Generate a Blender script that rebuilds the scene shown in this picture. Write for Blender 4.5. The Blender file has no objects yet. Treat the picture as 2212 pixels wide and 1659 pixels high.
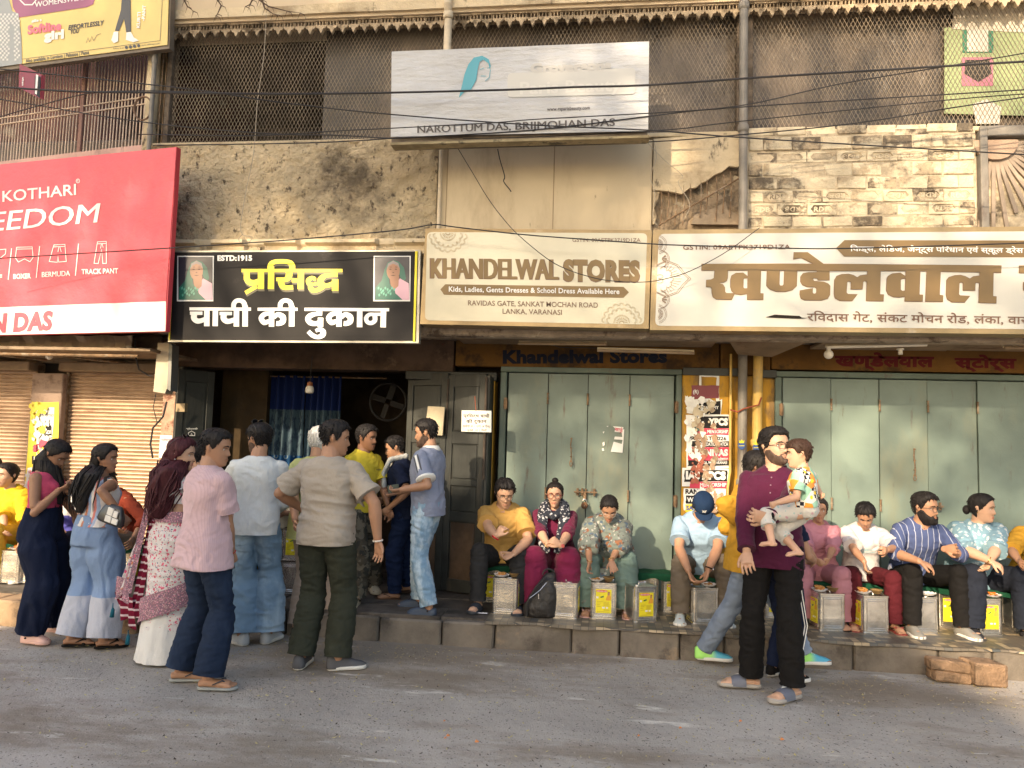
import bpy, math, random
import numpy as np
from mathutils import Vector, Matrix
random.seed(7); RNG = np.random.default_rng(7)
S = bpy.context.scene
COL = S.collection
PI = math.pi
R = math.radians

# ------------------------------------------------------------------ camera, sky, sun, exposure
cam_d = bpy.data.cameras.new('camera'); cam = bpy.data.objects.new('camera', cam_d); COL.objects.link(cam)
S.camera = cam
FPX = 1640.0; EYE = 1.62
_psi, _th, _ro = R(7.0), R(4.7), R(1.7)
cF = Vector((-math.sin(_psi)*math.cos(_th), math.cos(_psi)*math.cos(_th), math.sin(_th)))
_r0 = Vector((math.cos(_psi), math.sin(_psi), 0)); _u0 = _r0.cross(cF)
cR = _r0*math.cos(_ro)+_u0*math.sin(_ro); cU = _u0*math.cos(_ro)-_r0*math.sin(_ro)
cam.matrix_world = Matrix(((cR.x, cU.x, -cF.x, 0), (cR.y, cU.y, -cF.y, 0), (cR.z, cU.z, -cF.z, EYE), (0, 0, 0, 1)))
cam_d.sensor_width = 36; cam_d.lens = 36*FPX/2212; cam_d.clip_end = 500; cam_d.clip_start = 0.05

def W(u, v, Y):
    """world (x, z) on the plane y = Y under a reading of the survey photo (2212 px wide)"""
    d = cF+cR*((u-1106)/FPX)-cU*((v-829.5)/FPX); t = Y/d.y
    return d.x*t, EYE+d.z*t
def WX(u, v, Y): return W(u, v, Y)[0]
def WZ(u, v, Y): return W(u, v, Y)[1]
def P3(u, v, Y):
    x, z = W(u, v, Y); return (x, Y, z)
def G(u, v, z=0.0):
    d = cF+cR*((u-1106)/FPX)-cU*((v-829.5)/FPX); t = (z-EYE)/d.z
    return d.x*t, d.y*t

wd = bpy.data.worlds.new('World'); S.world = wd; wd.use_nodes = True
SUND = Vector((1.0, 2.1, -1.0)).normalized()          # direction the light travels
nt = wd.node_tree; nt.nodes.clear()
sky = nt.nodes.new('ShaderNodeTexSky'); sky.sky_type = 'NISHITA'; sky.sun_disc = False
sky.sun_elevation = math.asin(-SUND.z); sky.sun_rotation = math.atan2(-SUND.x, -SUND.y)
sky.air_density = 1.3; sky.dust_density = 3.0; sky.ozone_density = 1.0
bg = nt.nodes.new('ShaderNodeBackground'); bg.inputs[1].default_value = 0.15
wo = nt.nodes.new('ShaderNodeOutputWorld')
nt.links.new(sky.outputs[0], bg.inputs[0]); nt.links.new(bg.outputs[0], wo.inputs[0])
sl = bpy.data.lights.new('sun', 'SUN'); sl.energy = 3.5; sl.angle = R(0.8); sl.color = (1.0, 0.80, 0.55)
so = bpy.data.objects.new('sun', sl); COL.objects.link(so); so.location = (-8, -12, 14)
so.rotation_mode = 'QUATERNION'; so.rotation_quaternion = SUND.to_track_quat('-Z', 'Y')
S.view_settings.view_transform = 'Standard'; S.view_settings.look = 'None'
S.view_settings.exposure = 1.2; S.view_settings.gamma = 1.0; S.view_settings.use_curve_mapping = False
S.cycles.max_bounces = 6

# ------------------------------------------------------------------ helpers
WL = {}
def _ploc(p): return WL.get(p.name, Vector((0, 0, 0))) if p else Vector((0, 0, 0))
def thing(name, label, cat, loc=(0, 0, 0), group=None):
    o = bpy.data.objects.new(name, None); COL.objects.link(o); o.location = loc; o.empty_display_size = 0.1
    o['label'] = label; o['category'] = cat
    if group: o['group'] = group
    WL[o.name] = Vector(loc)
    return o
def tag(o, label=None, cat=None, group=None, kind=None):
    if label: o['label'] = label
    if cat: o['category'] = cat
    if group: o['group'] = group
    if kind: o['kind'] = kind
    return o
def struct(o): o['kind'] = 'structure'; return o

class MB:
    def __init__(s): s.v = []; s.f = []
    def add(s, vs, fs):
        n = len(s.v); s.v.extend([tuple(p) for p in vs]); s.f.extend([tuple(i+n for i in f) for f in fs]); return s
    def box(s, x0, x1, y0, y1, z0, z1, b=0.0, M=None):
        if b <= 0:
            vs = [(x, y, z) for x in (x0, x1) for y in (y0, y1) for z in (z0, z1)]
            fs = [(0, 1, 3, 2), (4, 6, 7, 5), (0, 4, 5, 1), (2, 3, 7, 6), (0, 2, 6, 4), (1, 5, 7, 3)]
        else:
            b = min(b, .45*(x1-x0), .45*(y1-y0), .45*(z1-z0))
            vs = []; idx = {}
            for i, (x, sx) in enumerate(((x0, 1), (x1, -1))):
                for j, (y, sy) in enumerate(((y0, 1), (y1, -1))):
                    for k, (z, sz) in enumerate(((z0, 1), (z1, -1))):
                        for a in range(3):
                            idx[i, j, k, a] = len(vs)
                            vs.append((x+(0 if a == 0 else b*sx), y+(0 if a == 1 else b*sy), z+(0 if a == 2 else b*sz)))
            fs = []
            for a in range(3):
                o1, o2 = [q for q in range(3) if q != a]
                for e in (0, 1):
                    c = []
                    for (p, q) in ((0, 0), (1, 0), (1, 1), (0, 1)):
                        t = [0, 0, 0]; t[a] = e; t[o1] = p; t[o2] = q; c.append(idx[t[0], t[1], t[2], a])
                    fs.append(tuple(c))
            for a in range(3):            # edges parallel to axis a
                o1, o2 = [q for q in range(3) if q != a]
                for p in (0, 1):
                    for q in (0, 1):
                        t = [0, 0, 0]; t[o1] = p; t[o2] = q; t2 = list(t); t2[a] = 1
                        fs.append((idx[t[0], t[1], t[2], o1], idx[t[0], t[1], t[2], o2], idx[t2[0], t2[1], t2[2], o2], idx[t2[0], t2[1], t2[2], o1]))
            for i in (0, 1):
                for j in (0, 1):
                    for k in (0, 1): fs.append((idx[i, j, k, 0], idx[i, j, k, 1], idx[i, j, k, 2]))
        if M is not None: vs = [tuple(M @ Vector(p)) for p in vs]
        return s.add(vs, fs)
    def quad(s, a, b, c, d): return s.add([a, b, c, d], [(0, 1, 2, 3)])
    def tube(s, pts, r, n=8, cap=True):
        pts = [Vector(p) for p in pts]; m = len(pts)
        rr = r if hasattr(r, '__len__') else [r]*m
        vs = []; up = None
        for i, p in enumerate(pts):
            d = (pts[min(i+1, m-1)]-pts[max(i-1, 0)])
            if d.length < 1e-9: d = Vector((0, 0, 1))
            d.normalize()
            if up is None: up = Vector((0, 0, 1)) if abs(d.z) < .9 else Vector((1, 0, 0))
            a = d.cross(up)
            if a.length < 1e-6: a = d.orthogonal()
            a.normalize(); b = a.cross(d); up = b
            for k in range(n):
                t = 2*PI*k/n; vs.append(p+(a*math.cos(t)+b*math.sin(t))*rr[i])
        fs = [(i*n+k, i*n+(k+1) % n, (i+1)*n+(k+1) % n, (i+1)*n+k) for i in range(m-1) for k in range(n)]
        if cap: fs.append(tuple(range(n))[::-1]); fs.append(tuple((m-1)*n+k for k in range(n)))
        return s.add(vs, fs)
    def rings(s, rings, cap=True, close=True):
        n = len(rings[0]); m = len(rings); vs = [p for r in rings for p in r]
        fs = [(i*n+k, i*n+(k+1) % n, (i+1)*n+(k+1) % n, (i+1)*n+k) for i in range(m-1) for k in range(n if close else n-1)]
        if cap: fs.append(tuple(range(n))[::-1]); fs.append(tuple((m-1)*n+k for k in range(n)))
        return s.add(vs, fs)
    def grid(s, fn, nu, nv):
        vs = [fn(i/(nu-1), j/(nv-1)) for j in range(nv) for i in range(nu)]
        fs = [(j*nu+i, j*nu+i+1, (j+1)*nu+i+1, (j+1)*nu+i) for j in range(nv-1) for i in range(nu-1)]
        return s.add(vs, fs)
    def prism(s, poly, y0, y1, M=None):
        """2D outline (x,z) extruded in y from y0 (front) to y1"""
        n = len(poly); vs = [(x, y0, z) for x, z in poly]+[(x, y1, z) for x, z in poly]
        fs = [tuple(range(n)), tuple(range(2*n-1, n-1, -1))]+[(i, i+n, (i+1) % n+n, (i+1) % n) for i in range(n)]
        if M is not None: vs = [tuple(M @ Vector(p)) for p in vs]
        return s.add(vs, fs)
    def lathe(s, prof, c=(0, 0, 0), n=16, axis='z'):
        rr = []
        for r, h in prof:
            ring = []
            for k in range(n):
                t = 2*PI*k/n
                p = (r*math.cos(t), r*math.sin(t), h) if axis == 'z' else (r*math.cos(t), h, r*math.sin(t))
                ring.append((c[0]+p[0], c[1]+p[1], c[2]+p[2]))
            rr.append(ring)
        return s.rings(rr)

def mesh_np(name, v, f, smooth=True, recalc=False):
    me = bpy.data.meshes.new(name); me.from_pydata([tuple(p) for p in v], [], f)
    me.update()
    if recalc:
        import bmesh
        bm = bmesh.new(); bm.from_mesh(me); bmesh.ops.recalc_face_normals(bm, faces=bm.faces); bm.to_mesh(me); bm.free()
    if smooth: me.shade_smooth()
    return me
def link(name, me, mat=None, parent=None, loc=(0, 0, 0)):
    o = bpy.data.objects.new(name, me); COL.objects.link(o)
    if mat and not me.materials: me.materials.append(mat)
    o.location = loc
    if parent: o.parent = parent
    return o
def obj(name, mb, mat, parent=None, smooth=False, base=False, recalc=True):
    """world-coordinate geometry -> one object; its origin goes to its own bounding box centre"""
    v = mb.v; pl = _ploc(parent)
    xs = [p[0] for p in v]; ys = [p[1] for p in v]; zs = [p[2] for p in v]
    c = Vector(((min(xs)+max(xs))/2, (min(ys)+max(ys))/2, min(zs) if base else (min(zs)+max(zs))/2))
    me = mesh_np(name, [(p[0]-c.x, p[1]-c.y, p[2]-c.z) for p in v], mb.f, smooth, recalc)
    o = link(name, me, mat, parent, c-pl)
    WL[o.name] = c
    return o
def clone(o, parent=None, loc=None, rot=None, name=None):
    c = o.copy(); COL.objects.link(c)
    if parent is not None: c.parent = parent
    if loc is not None: c.location = loc
    if rot is not None: c.rotation_euler = rot
    return c
def dup(root, loc, rotz, label, group=None):
    r = root.copy(); COL.objects.link(r); r.location = loc; r.rotation_euler = (0, 0, rotz); r['label'] = label
    if group: r['group'] = group
    for ch in list(root.children):
        c = ch.copy(); COL.objects.link(c); c.parent = r
        for g in ch.children:
            d = g.copy(); COL.objects.link(d); d.parent = c
    return r

# ------------------------------------------------------------------ materials
MATS = {}
def M(name, col=(.5, .5, .5), rough=.8, metal=0.0, var=None, dirt=None, dirt2=None, bump=None, bump2=None, stretch=(1, 1, 1),
      coat=0.0, spec=None, sheen=0.0, extra=None, trans=0.0, alpha=None):
    """col base; var (scale, amount) value noise; dirt/dirt2 (colour, scale, lo, hi[, stretch]) blotches; bump (scale, dist)"""
    if name in MATS: return MATS[name]
    m = bpy.data.materials.new(name); m.use_nodes = True; MATS[name] = m
    n = m.node_tree.nodes; l = m.node_tree.links; b = n['Principled BSDF']
    b.inputs['Roughness'].default_value = rough; b.inputs['Metallic'].default_value = metal
    b.inputs['Specular IOR Level'].default_value = spec if spec is not None else (.22 if rough > .6 and not metal else .5)
    if coat: b.inputs['Coat Weight'].default_value = coat; b.inputs['Coat Roughness'].default_value = .15
    if sheen: b.inputs['Sheen Weight'].default_value = sheen; b.inputs['Sheen Roughness'].default_value = .5
    if trans: b.inputs['Transmission Weight'].default_value = trans
    if alpha is not None: b.inputs['Alpha'].default_value = alpha
    tc = n.new('ShaderNodeTexCoord')
    oi = n.new('ShaderNodeObjectInfo')
    def mapped(st, obj=True):
        mp = n.new('ShaderNodeMapping'); l.new(tc.outputs['Object'], mp.inputs[0]); mp.inputs['Scale'].default_value = st
        cb = n.new('ShaderNodeVectorMath'); cb.operation = 'ADD'; l.new(mp.outputs[0], cb.inputs[0])
        sc = n.new('ShaderNodeVectorMath'); sc.operation = 'SCALE'; sc.inputs[0].default_value = (13.7, 7.3, 5.1)
        l.new(oi.outputs['Random'], sc.inputs['Scale']); l.new(sc.outputs[0], cb.inputs[1])
        return cb.outputs[0]
    def noise(scale, st=(1, 1, 1), det=5, ro=.6):
        t = n.new('ShaderNodeTexNoise'); t.inputs['Scale'].default_value = scale; t.inputs['Detail'].default_value = det
        t.inputs['Roughness'].default_value = ro
        l.new(mapped(st), t.inputs['Vector']); return t.outputs['Fac']
    def ramp(fac, lo, hi):
        r = n.new('ShaderNodeMapRange'); r.inputs[1].default_value = lo; r.inputs[2].default_value = hi; r.interpolation_type = 'SMOOTHSTEP'
        l.new(fac, r.inputs[0]); return r.outputs[0]
    def mix(fac, a, c2, mode='MIX'):
        x = n.new('ShaderNodeMix'); x.data_type = 'RGBA'; x.blend_type = mode
        if isinstance(fac, (int, float)): x.inputs[0].default_value = fac
        else: l.new(fac, x.inputs[0])
        for s_, val in ((6, a), (7, c2)):
            if isinstance(val, tuple): x.inputs[s_].default_value = (*val[:3], 1)
            else: l.new(val, x.inputs[s_])
        return x.outputs[2]
    out = tuple(col)
    H = type('H', (), dict(n=n, l=l, b=b, tc=tc, oi=oi, mapped=staticmethod(mapped), noise=staticmethod(noise), ramp=staticmethod(ramp), mix=staticmethod(mix)))
    if extra: out = extra(H, out)
    if var:
        r = ramp(noise(var[0], stretch), .3, .7)
        k = n.new('ShaderNodeMapRange'); l.new(r, k.inputs[0]); k.inputs[3].default_value = 1-var[1]; k.inputs[4].default_value = 1+var[1]
        vv = n.new('ShaderNodeVectorMath'); vv.operation = 'SCALE'
        if isinstance(out, tuple): vv.inputs[0].default_value = out[:3]
        else: l.new(out, vv.inputs[0])
        l.new(k.outputs[0], vv.inputs['Scale']); out = vv.outputs[0]
    for d in (dirt, dirt2):
        if d:
            out = mix(ramp(noise(d[1], d[4] if len(d) > 4 else stretch, 7, .68), d[2], d[3]), out, d[0])
    if isinstance(out, tuple): b.inputs['Base Color'].default_value = (*out[:3], 1)
    else: l.new(out, b.inputs['Base Color'])
    prev = None
    for bp in (bump, bump2):
        if bp:
            bn = n.new('ShaderNodeBump'); bn.inputs['Distance'].default_value = bp[1]; bn.inputs['Strength'].default_value = 1.0
            l.new(noise(bp[0], bp[2] if len(bp) > 2 else (1, 1, 1), 6), bn.inputs['Height'])
            if prev: l.new(prev, bn.inputs['Normal'])
            prev = bn.outputs[0]
    if prev: l.new(prev, b.inputs['Normal'])
    return m

# ------------------------------------------------------------------ text
_tsc = bpy.data.scenes.new('lettering_bench')
def text_mesh(s, off=0.0, res=3, sp=1.0):
    c = bpy.data.curves.new('t', 'FONT'); c.body = s; c.offset = off; c.resolution_u = res; c.space_character = sp
    o = bpy.data.objects.new('t', c); _tsc.collection.objects.link(o); vl = _tsc.view_layers[0]; vl.update()
    me = bpy.data.meshes.new_from_object(o.evaluated_get(vl.depsgraph))
    v = [(p.co.x, p.co.y) for p in me.vertices]; f = [tuple(p.vertices) for p in me.polygons]
    bpy.data.objects.remove(o); bpy.data.curves.remove(c); bpy.data.meshes.remove(me)
    return v, f
def lettering(parts, mat, parent, M44, name='lettering', depth=0.0):
    """parts: list of (text, x, z, width or None, height, offset, shear) in the local plane; M44 maps (x, 0, z) to world"""
    mb = MB()
    for (s, x, z, w, h, off, sh) in parts:
        v, f = text_mesh(s, off)
        if not v: continue
        x0 = min(p[0] for p in v); x1 = max(p[0] for p in v); y0 = min(p[1] for p in v); y1 = max(p[1] for p in v)
        ky = h/(y1-y0); kx = (w/(x1-x0)) if w else ky
        mb.add([tuple(M44 @ Vector((x+(p[0]-x0)*kx+sh*(p[1]-y0)*ky, 0, z+(p[1]-y0)*ky))) for p in v], f)
    return obj(name, mb, mat, parent, recalc=False)
def stroke(mb, pts, w, y=0.0, cap=0.0, M44=None):
    """flat ribbon along a 2D polyline, mitred; w one width or one per point"""
    P = [Vector((p[0], p[1])) for p in pts]; n = len(P); ww = list(w) if hasattr(w, '__len__') else [w]*n
    if n > 3 and hasattr(w, '__len__'):
        Q_ = []; w_ = []
        for i in range(n-1):
            a, b = P[i], P[i+1]; m = P[i-1] if i else a; e = P[i+2] if i+2 < n else b
            for t in (0, .25, .5, .75): Q_.append(.5*((2*a)+(b-m)*t+(2*m-5*a+4*b-e)*t*t+(3*a-m-3*b+e)*t**3)); w_.append(ww[i]*(1-t)+ww[i+1]*t)
        P = Q_+[P[-1]]; ww = w_+[ww[-1]]; n = len(P)
    L = []; Q = []
    closed = (P[0]-P[-1]).length < 1e-6 and n > 2
    for i in range(n):
        a = P[i]-P[i-1] if i > 0 else (P[i]-P[-2] if closed else P[1]-P[0])
        b = P[i+1]-P[i] if i < n-1 else (P[1]-P[0] if closed else P[-1]-P[-2])
        a = a.normalized(); b = b.normalized(); na = Vector((-a.y, a.x)); nb = Vector((-b.y, b.x))
        m = (na+nb)
        if m.length < 1e-4: m = na
        m.normalize(); k = 1/max(.5, m.dot(na))
        L.append(P[i]+m*ww[i]*.5*k); Q.append(P[i]-m*ww[i]*.5*k)
    vs = [(p.x, y, p.y) for p in L]+[(p.x, y, p.y) for p in Q]
    if M44 is not None: vs = [tuple(M44 @ Vector(p)) for p in vs]
    mb.add(vs, [(i, i+1, n+i+1, n+i) for i in range(n-1)])
def arc(cx, cy, rx, ry, a0, a1, n=12):
    return [(cx+rx*math.cos(R(a0+(a1-a0)*i/n)), cy+ry*math.sin(R(a0+(a1-a0)*i/n))) for i in range(n+1)]
# ------------------------------------------------------------------ vectorised noise
_perm = RNG.random((64, 64, 64)).astype(np.float32)
def vnoise(p):
    p = np.asarray(p, dtype=np.float64); i = np.floor(p).astype(int); f = p-i; f = f*f*(3-2*f); i &= 63; j = (i+1) & 63
    def g(a, b, c): return _perm[a, b, c]
    x0, y0, z0 = i[..., 0], i[..., 1], i[..., 2]; x1, y1, z1 = j[..., 0], j[..., 1], j[..., 2]
    fx, fy, fz = f[..., 0], f[..., 1], f[..., 2]
    return ((g(x0, y0, z0)*(1-fx)+g(x1, y0, z0)*fx)*(1-fy)+(g(x0, y1, z0)*(1-fx)+g(x1, y1, z0)*fx)*fy)*(1-fz) + \
           ((g(x0, y0, z1)*(1-fx)+g(x1, y0, z1)*fx)*(1-fy)+(g(x0, y1, z1)*(1-fx)+g(x1, y1, z1)*fx)*fy)*fz
def fnoise(p, sc, oct=3, gain=.5):
    s = 0; a = 1; t = 0; p = np.asarray(p)
    for k in range(oct): s = s+a*vnoise(p*sc*(2**k)+17.3*k); t += a; a *= gain
    return s/t

class SP:
    """a sign plane through p0 with horizontal normal n (towards the wall); survey readings map onto it"""
    def __init__(s, p0, n): s.p0 = Vector(p0); s.n = Vector(n).normalized(); s.k = 0
    def pt(s, u, v, off=0.0):
        d = cF+cR*((u-1106)/FPX)-cU*((v-829.5)/FPX); o = Vector((0, 0, EYE)); t = (s.p0-o).dot(s.n)/d.dot(s.n)
        return o+d*t-s.n*off
    def poly(s, mb, pts, off, tr=None):
        s.k += 1; q = [tr(*p) if tr else p for p in pts]; P_ = [tuple(s.pt(u, v, off+s.k*1e-5)) for u, v in q]; mb.add(P_, [tuple(range(len(P_)))])
    def stroke(s, mb, pts, w, off, tr=None):
        s.k += 1; t = MB(); stroke(t, pts, w); n = len(t.v)//2
        P_ = [tr(x, z) if tr else (x, z) for x, y, z in t.v]
        mb.add([tuple(s.pt(u, v, off+s.k*1e-5)) for u, v in P_], t.f)
    def text(s, mb, txt, a, b, h, off, bold=0.0, shear=0.0, vert=None, res=3, cut=True):
        if cut: mb.cuts = getattr(mb, 'cuts', [])+[(len(mb.v), len(mb.f))]
        if bold > .01 and any(q in txt for q in 'MW'):
            e_ = (Vector(b)-Vector(a)).normalized()*h*bold*.9
            for q in (-1, -.33, .33, 1): s.text(mb, txt, Vector(a)+e_*q, Vector(b)+e_*q, h, off+q*1e-4, 0, shear, vert, res, False)
            return
        v, f = text_mesh(txt, bold, res, 1+bold*.8)
        if not v: return
        x0 = min(p[0] for p in v); x1 = max(p[0] for p in v); y1 = max(.01, max(p[1] for p in v)); y0 = 0.0
        A = Vector(a); B = Vector(b); d = (B-A); L = d.length; e = d/L; up = Vector(vert) if vert else Vector((0, -1)); s.k += 1
        out = []
        for p in v:
            tx = (p[0]-x0)/(x1-x0)*L; ty = p[1]/y1*h
            q = A+e*(tx+shear*ty)+up*ty; out.append(tuple(s.pt(q.x, q.y, off+s.k*1e-5)))
        mb.add(out, f)
    def slab(s, mb, pts, off, th, tr=None):
        q = [tr(*p) if tr else p for p in pts]; n = len(q); a = [tuple(s.pt(u, v, off)) for u, v in q]; b = [tuple(s.pt(u, v, off)+s.n*th) for u, v in q]
        mb.add(a+b, [tuple(range(n)), tuple(range(2*n-1, n-1, -1))]+[(i, i+n, (i+1) % n+n, (i+1) % n) for i in range(n)])
def paint0(nm, c): return M('print_'+nm, c, .6, var=(3, .1))
# ------------------------------------------------------------------ materials of the place
def speck(H, out):
    v = H.n.new('ShaderNodeTexVoronoi'); v.inputs['Scale'].default_value = 120; H.l.new(H.mapped((1, 1, 1)), v.inputs['Vector'])
    h = H.n.new('ShaderNodeSeparateColor'); H.l.new(v.outputs['Color'], h.inputs[0])
    a = H.mix(H.ramp(h.outputs[0], .90, .97), out, (.40, .37, .33)); return H.mix(H.ramp(h.outputs[1], .95, .98), a, (.14, .13, .12))
m_road = M('asphalt', (.40, .362, .325), .88, var=(.8, .16), dirt=((.25, .208, .165), .8, .44, .62, (.5, 1.2, 1)), dirt2=((.60, .56, .50), 2.0, .60, .68, (.55, 2.2, 1)), bump=(90, .006), bump2=(9, .012), extra=speck)
m_curb = M('curb_stone', (.17, .145, .12), .85, var=(3, .25), dirt=((.07, .058, .05), 2.4, .5, .68), dirt2=((.30, .22, .15), 4, .58, .75), bump=(14, .012), bump2=(70, .003))
m_tanst = M('tan_stone', (.42, .29, .18), .85, var=(3, .25), dirt=((.2, .14, .09), 3, .5, .7), bump=(14, .015), bump2=(60, .004))
m_plat = M('platform_stone', (.12, .10, .085), .7, var=(2.5, .35), dirt=((.045, .04, .035), 2.2, .48, .66), dirt2=((.22, .18, .14), 5, .62, .75, (.5, 2, 1)), bump=(9, .010, (.5, 2, 1)))
m_redbrick = M('old_brick', (.34, .17, .09), .9, var=(9, .25), dirt=((.42, .31, .2), 7, .5, .7), bump=(30, .01))
def streaks(H, out):
    f = H.noise(2.2, (2.6, 1, .35), 6, .65); return H.mix(H.ramp(f, .52, .74), out, (.2, .165, .12))
m_cream = M('cream_plaster', (.60, .49, .33), .85, var=(1.1, .16), dirt=((.36, .27, .17), 1.7, .48, .68), dirt2=((.10, .08, .06), 4.2, .58, .68, (1.3, 1, .6)), bump=(7, .03), bump2=(40, .003))
m_panel = M('panel_plaster', (.62, .51, .35), .8, var=(.7, .08), dirt=((.44, .34, .22), 1.1, .46, .70, (1.4, 1, .4)), dirt2=((.2, .155, .11), 7, .64, .74, (1.5, 1, .4)), bump=(3, .006))
m_rough = M('rough_plaster', (.62, .50, .33), .95, var=(2.2, .22), dirt=((.15, .12, .085), 1.3, .46, .66, (.8, 1, .9)), dirt2=((.13, .10, .072), 15, .54, .66, (1, 1, .7)), bump=(22, .08), bump2=(70, .006))
m_block = M('whitewashed_brick', (.56, .48, .35), .95, var=(5, .15), dirt=((.12, .098, .075), 3.0, .505, .60, (.7, 1, .8)), dirt2=((.40, .32, .22), 6, .5, .66), bump=(18, .018), bump2=(60, .005))
m_mortar = M('mortar', (.46, .385, .28), .95, var=(7, .3), dirt=((.08, .065, .05), 3, .5, .64), bump=(20, .02))
m_top = M('lintel_plaster', (.62, .50, .35), .85, var=(.8, .10), dirt=((.40, .28, .2), 2.5, .58, .75, (.5, 1, 2)), dirt2=((.2, .15, .11), 6, .66, .75), bump=(4, .01))
m_pink = M('pink_wash', (.56, .37, .33), .9, var=(2, .15), dirt=((.25, .17, .14), 4, .56, .7, (1.5, 1, .5)), bump=(8, .01))
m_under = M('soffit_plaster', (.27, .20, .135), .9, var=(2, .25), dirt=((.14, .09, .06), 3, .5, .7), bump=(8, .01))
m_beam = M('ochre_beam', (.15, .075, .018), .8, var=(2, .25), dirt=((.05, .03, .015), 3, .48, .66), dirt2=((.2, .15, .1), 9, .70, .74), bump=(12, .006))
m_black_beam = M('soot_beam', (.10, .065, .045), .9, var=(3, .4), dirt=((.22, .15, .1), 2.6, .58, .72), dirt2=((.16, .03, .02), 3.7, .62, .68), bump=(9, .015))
m_yellow = M('yellow_paint', (.46, .25, .03), .7, var=(2, .2), dirt=((.22, .14, .06), 3, .46, .62, (1.4, 1, .5)), dirt2=((.5, .38, .28), 7, .66, .71), bump=(9, .008))
m_teal = M('teal_enamel', (.17, .225, .195), .45, var=(.9, .2), dirt=((.21, .23, .17), 1.4, .5, .72, (1.2, 1, .5)), dirt2=((.12, .105, .08), 6, .58, .74, (1.8, 1, .35)), bump=(2.2, .006), bump2=(50, .0008))
m_tealfr = M('teal_frame', (.10, .14, .115), .5, var=(3, .2), dirt=((.1, .085, .07), 6, .6, .72, (1, 1, .4)), bump=(12, .003))
m_rustjoint = M('rusty_metal', (.22, .14, .08), .65, metal=.4, var=(20, .35), dirt=((.33, .27, .2), 14, .5, .65), bump=(60, .003))
m_blackwood = M('dark_painted_wood', (.026, .028, .025), .5, var=(4, .3), dirt=((.06, .05, .036), 4, .56, .74, (2, 1, .4)), bump=(12, .003, (3, 1, .4)))
m_browndoor = M('worn_brown_wood', (.085, .055, .035), .65, var=(5, .3, ), dirt=((.06, .05, .045), 4, .5, .66, (2, 1, .4)), bump=(12, .004, (3, 1, .4)))
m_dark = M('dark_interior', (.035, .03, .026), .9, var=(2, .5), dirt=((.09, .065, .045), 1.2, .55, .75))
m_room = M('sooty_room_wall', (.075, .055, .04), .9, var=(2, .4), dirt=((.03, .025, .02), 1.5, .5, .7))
m_shut = M('shutter_paint', (.42, .29, .195), .42, metal=.25, var=(4, .18, ), dirt=((.24, .13, .08), 6, .56, .72, (.35, 1, 1.5)), dirt2=((.10, .07, .05), 16, .68, .78), bump=(8, .003))
m_pipe = M('grey_pipe', (.20, .18, .155), .55, var=(6, .2), dirt=((.14, .11, .09), 6, .52, .7, (1, 1, .4)), bump=(30, .003))
m_ypipe = M('yellow_pipe', (.58, .38, .1), .6, var=(4, .15), dirt=((.35, .27, .17), 5, .5, .7, (1, 1, .4)), bump=(30, .003))
m_cream_pipe = M('cream_pipe', (.60, .50, .36), .6, var=(5, .15), dirt=((.3, .22, .15), 5, .6, .74, (1, 1, .4)), bump=(30, .003))
m_wire = M('wire_rubber', (.022, .02, .022), .6)
m_wire2 = M('pale_wire', (.42, .36, .28), .7)
m_mesh = M('mesh_steel', (.24, .19, .135), .6, metal=.3, var=(3, .4))
m_white = M('white_plastic', (.72, .68, .6), .4, var=(5, .08))
m_cover = M('grimy_sheet', (.15, .115, .085), .32, var=(1.2, .3), dirt=((.04, .033, .028), .8, .42, .60, (1, 1, .5)), dirt2=((.46, .31, .17), 1.0, .60, .72, (1.3, 1, .5)), bump=(2.6, .05), bump2=(22, .006))
m_tin = M('galvanised_tin', (.74, .71, .66), .24, metal=.95, var=(7, .2), dirt=((.34, .29, .23), 9, .6, .78), bump=(7, .004), bump2=(60, .0012))
m_iron = M('dark_iron', (.06, .045, .035), .6, metal=.5, var=(20, .3))
m_brass = M('brass_padlock', (.35, .26, .15), .4, metal=.7, var=(20, .3))

# ------------------------------------------------------------------ ground
def ground():
    n = 150
    mb = MB()
    xs = np.concatenate([np.linspace(-60, -8, 14), np.linspace(-7.8, 7.8, 150), np.linspace(8, 60, 14)])
    ys = np.concatenate([np.linspace(-60, .8, 16), np.linspace(1, 6.35, 70)])
    X, Y = np.meshgrid(xs, ys); p = np.stack([X, Y, X*0], -1)
    Z = (fnoise(p, .7, 3)-.5)*.03+(fnoise(p, 7, 2)-.5)*.006-.008
    edge = np.clip((6.35-Y)/.5, 0, 1); Z = Z*edge
    v = np.stack([X, Y, Z], -1).reshape(-1, 3); nx, ny = len(xs), len(ys)
    f = [(j*nx+i, j*nx+i+1, (j+1)*nx+i+1, (j+1)*nx+i) for j in range(ny-1) for i in range(nx-1)]
    mb.v = [tuple(q) for q in v]; mb.f = f
    struct(obj('road', mb, m_road, smooth=True, recalc=False))
    mb = MB(); mb.quad((-200, -200, -.12), (200, -200, -.12), (200, 200, -.12), (-200, 200, -.12)); struct(obj('ground', mb, m_road))
ground()
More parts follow.
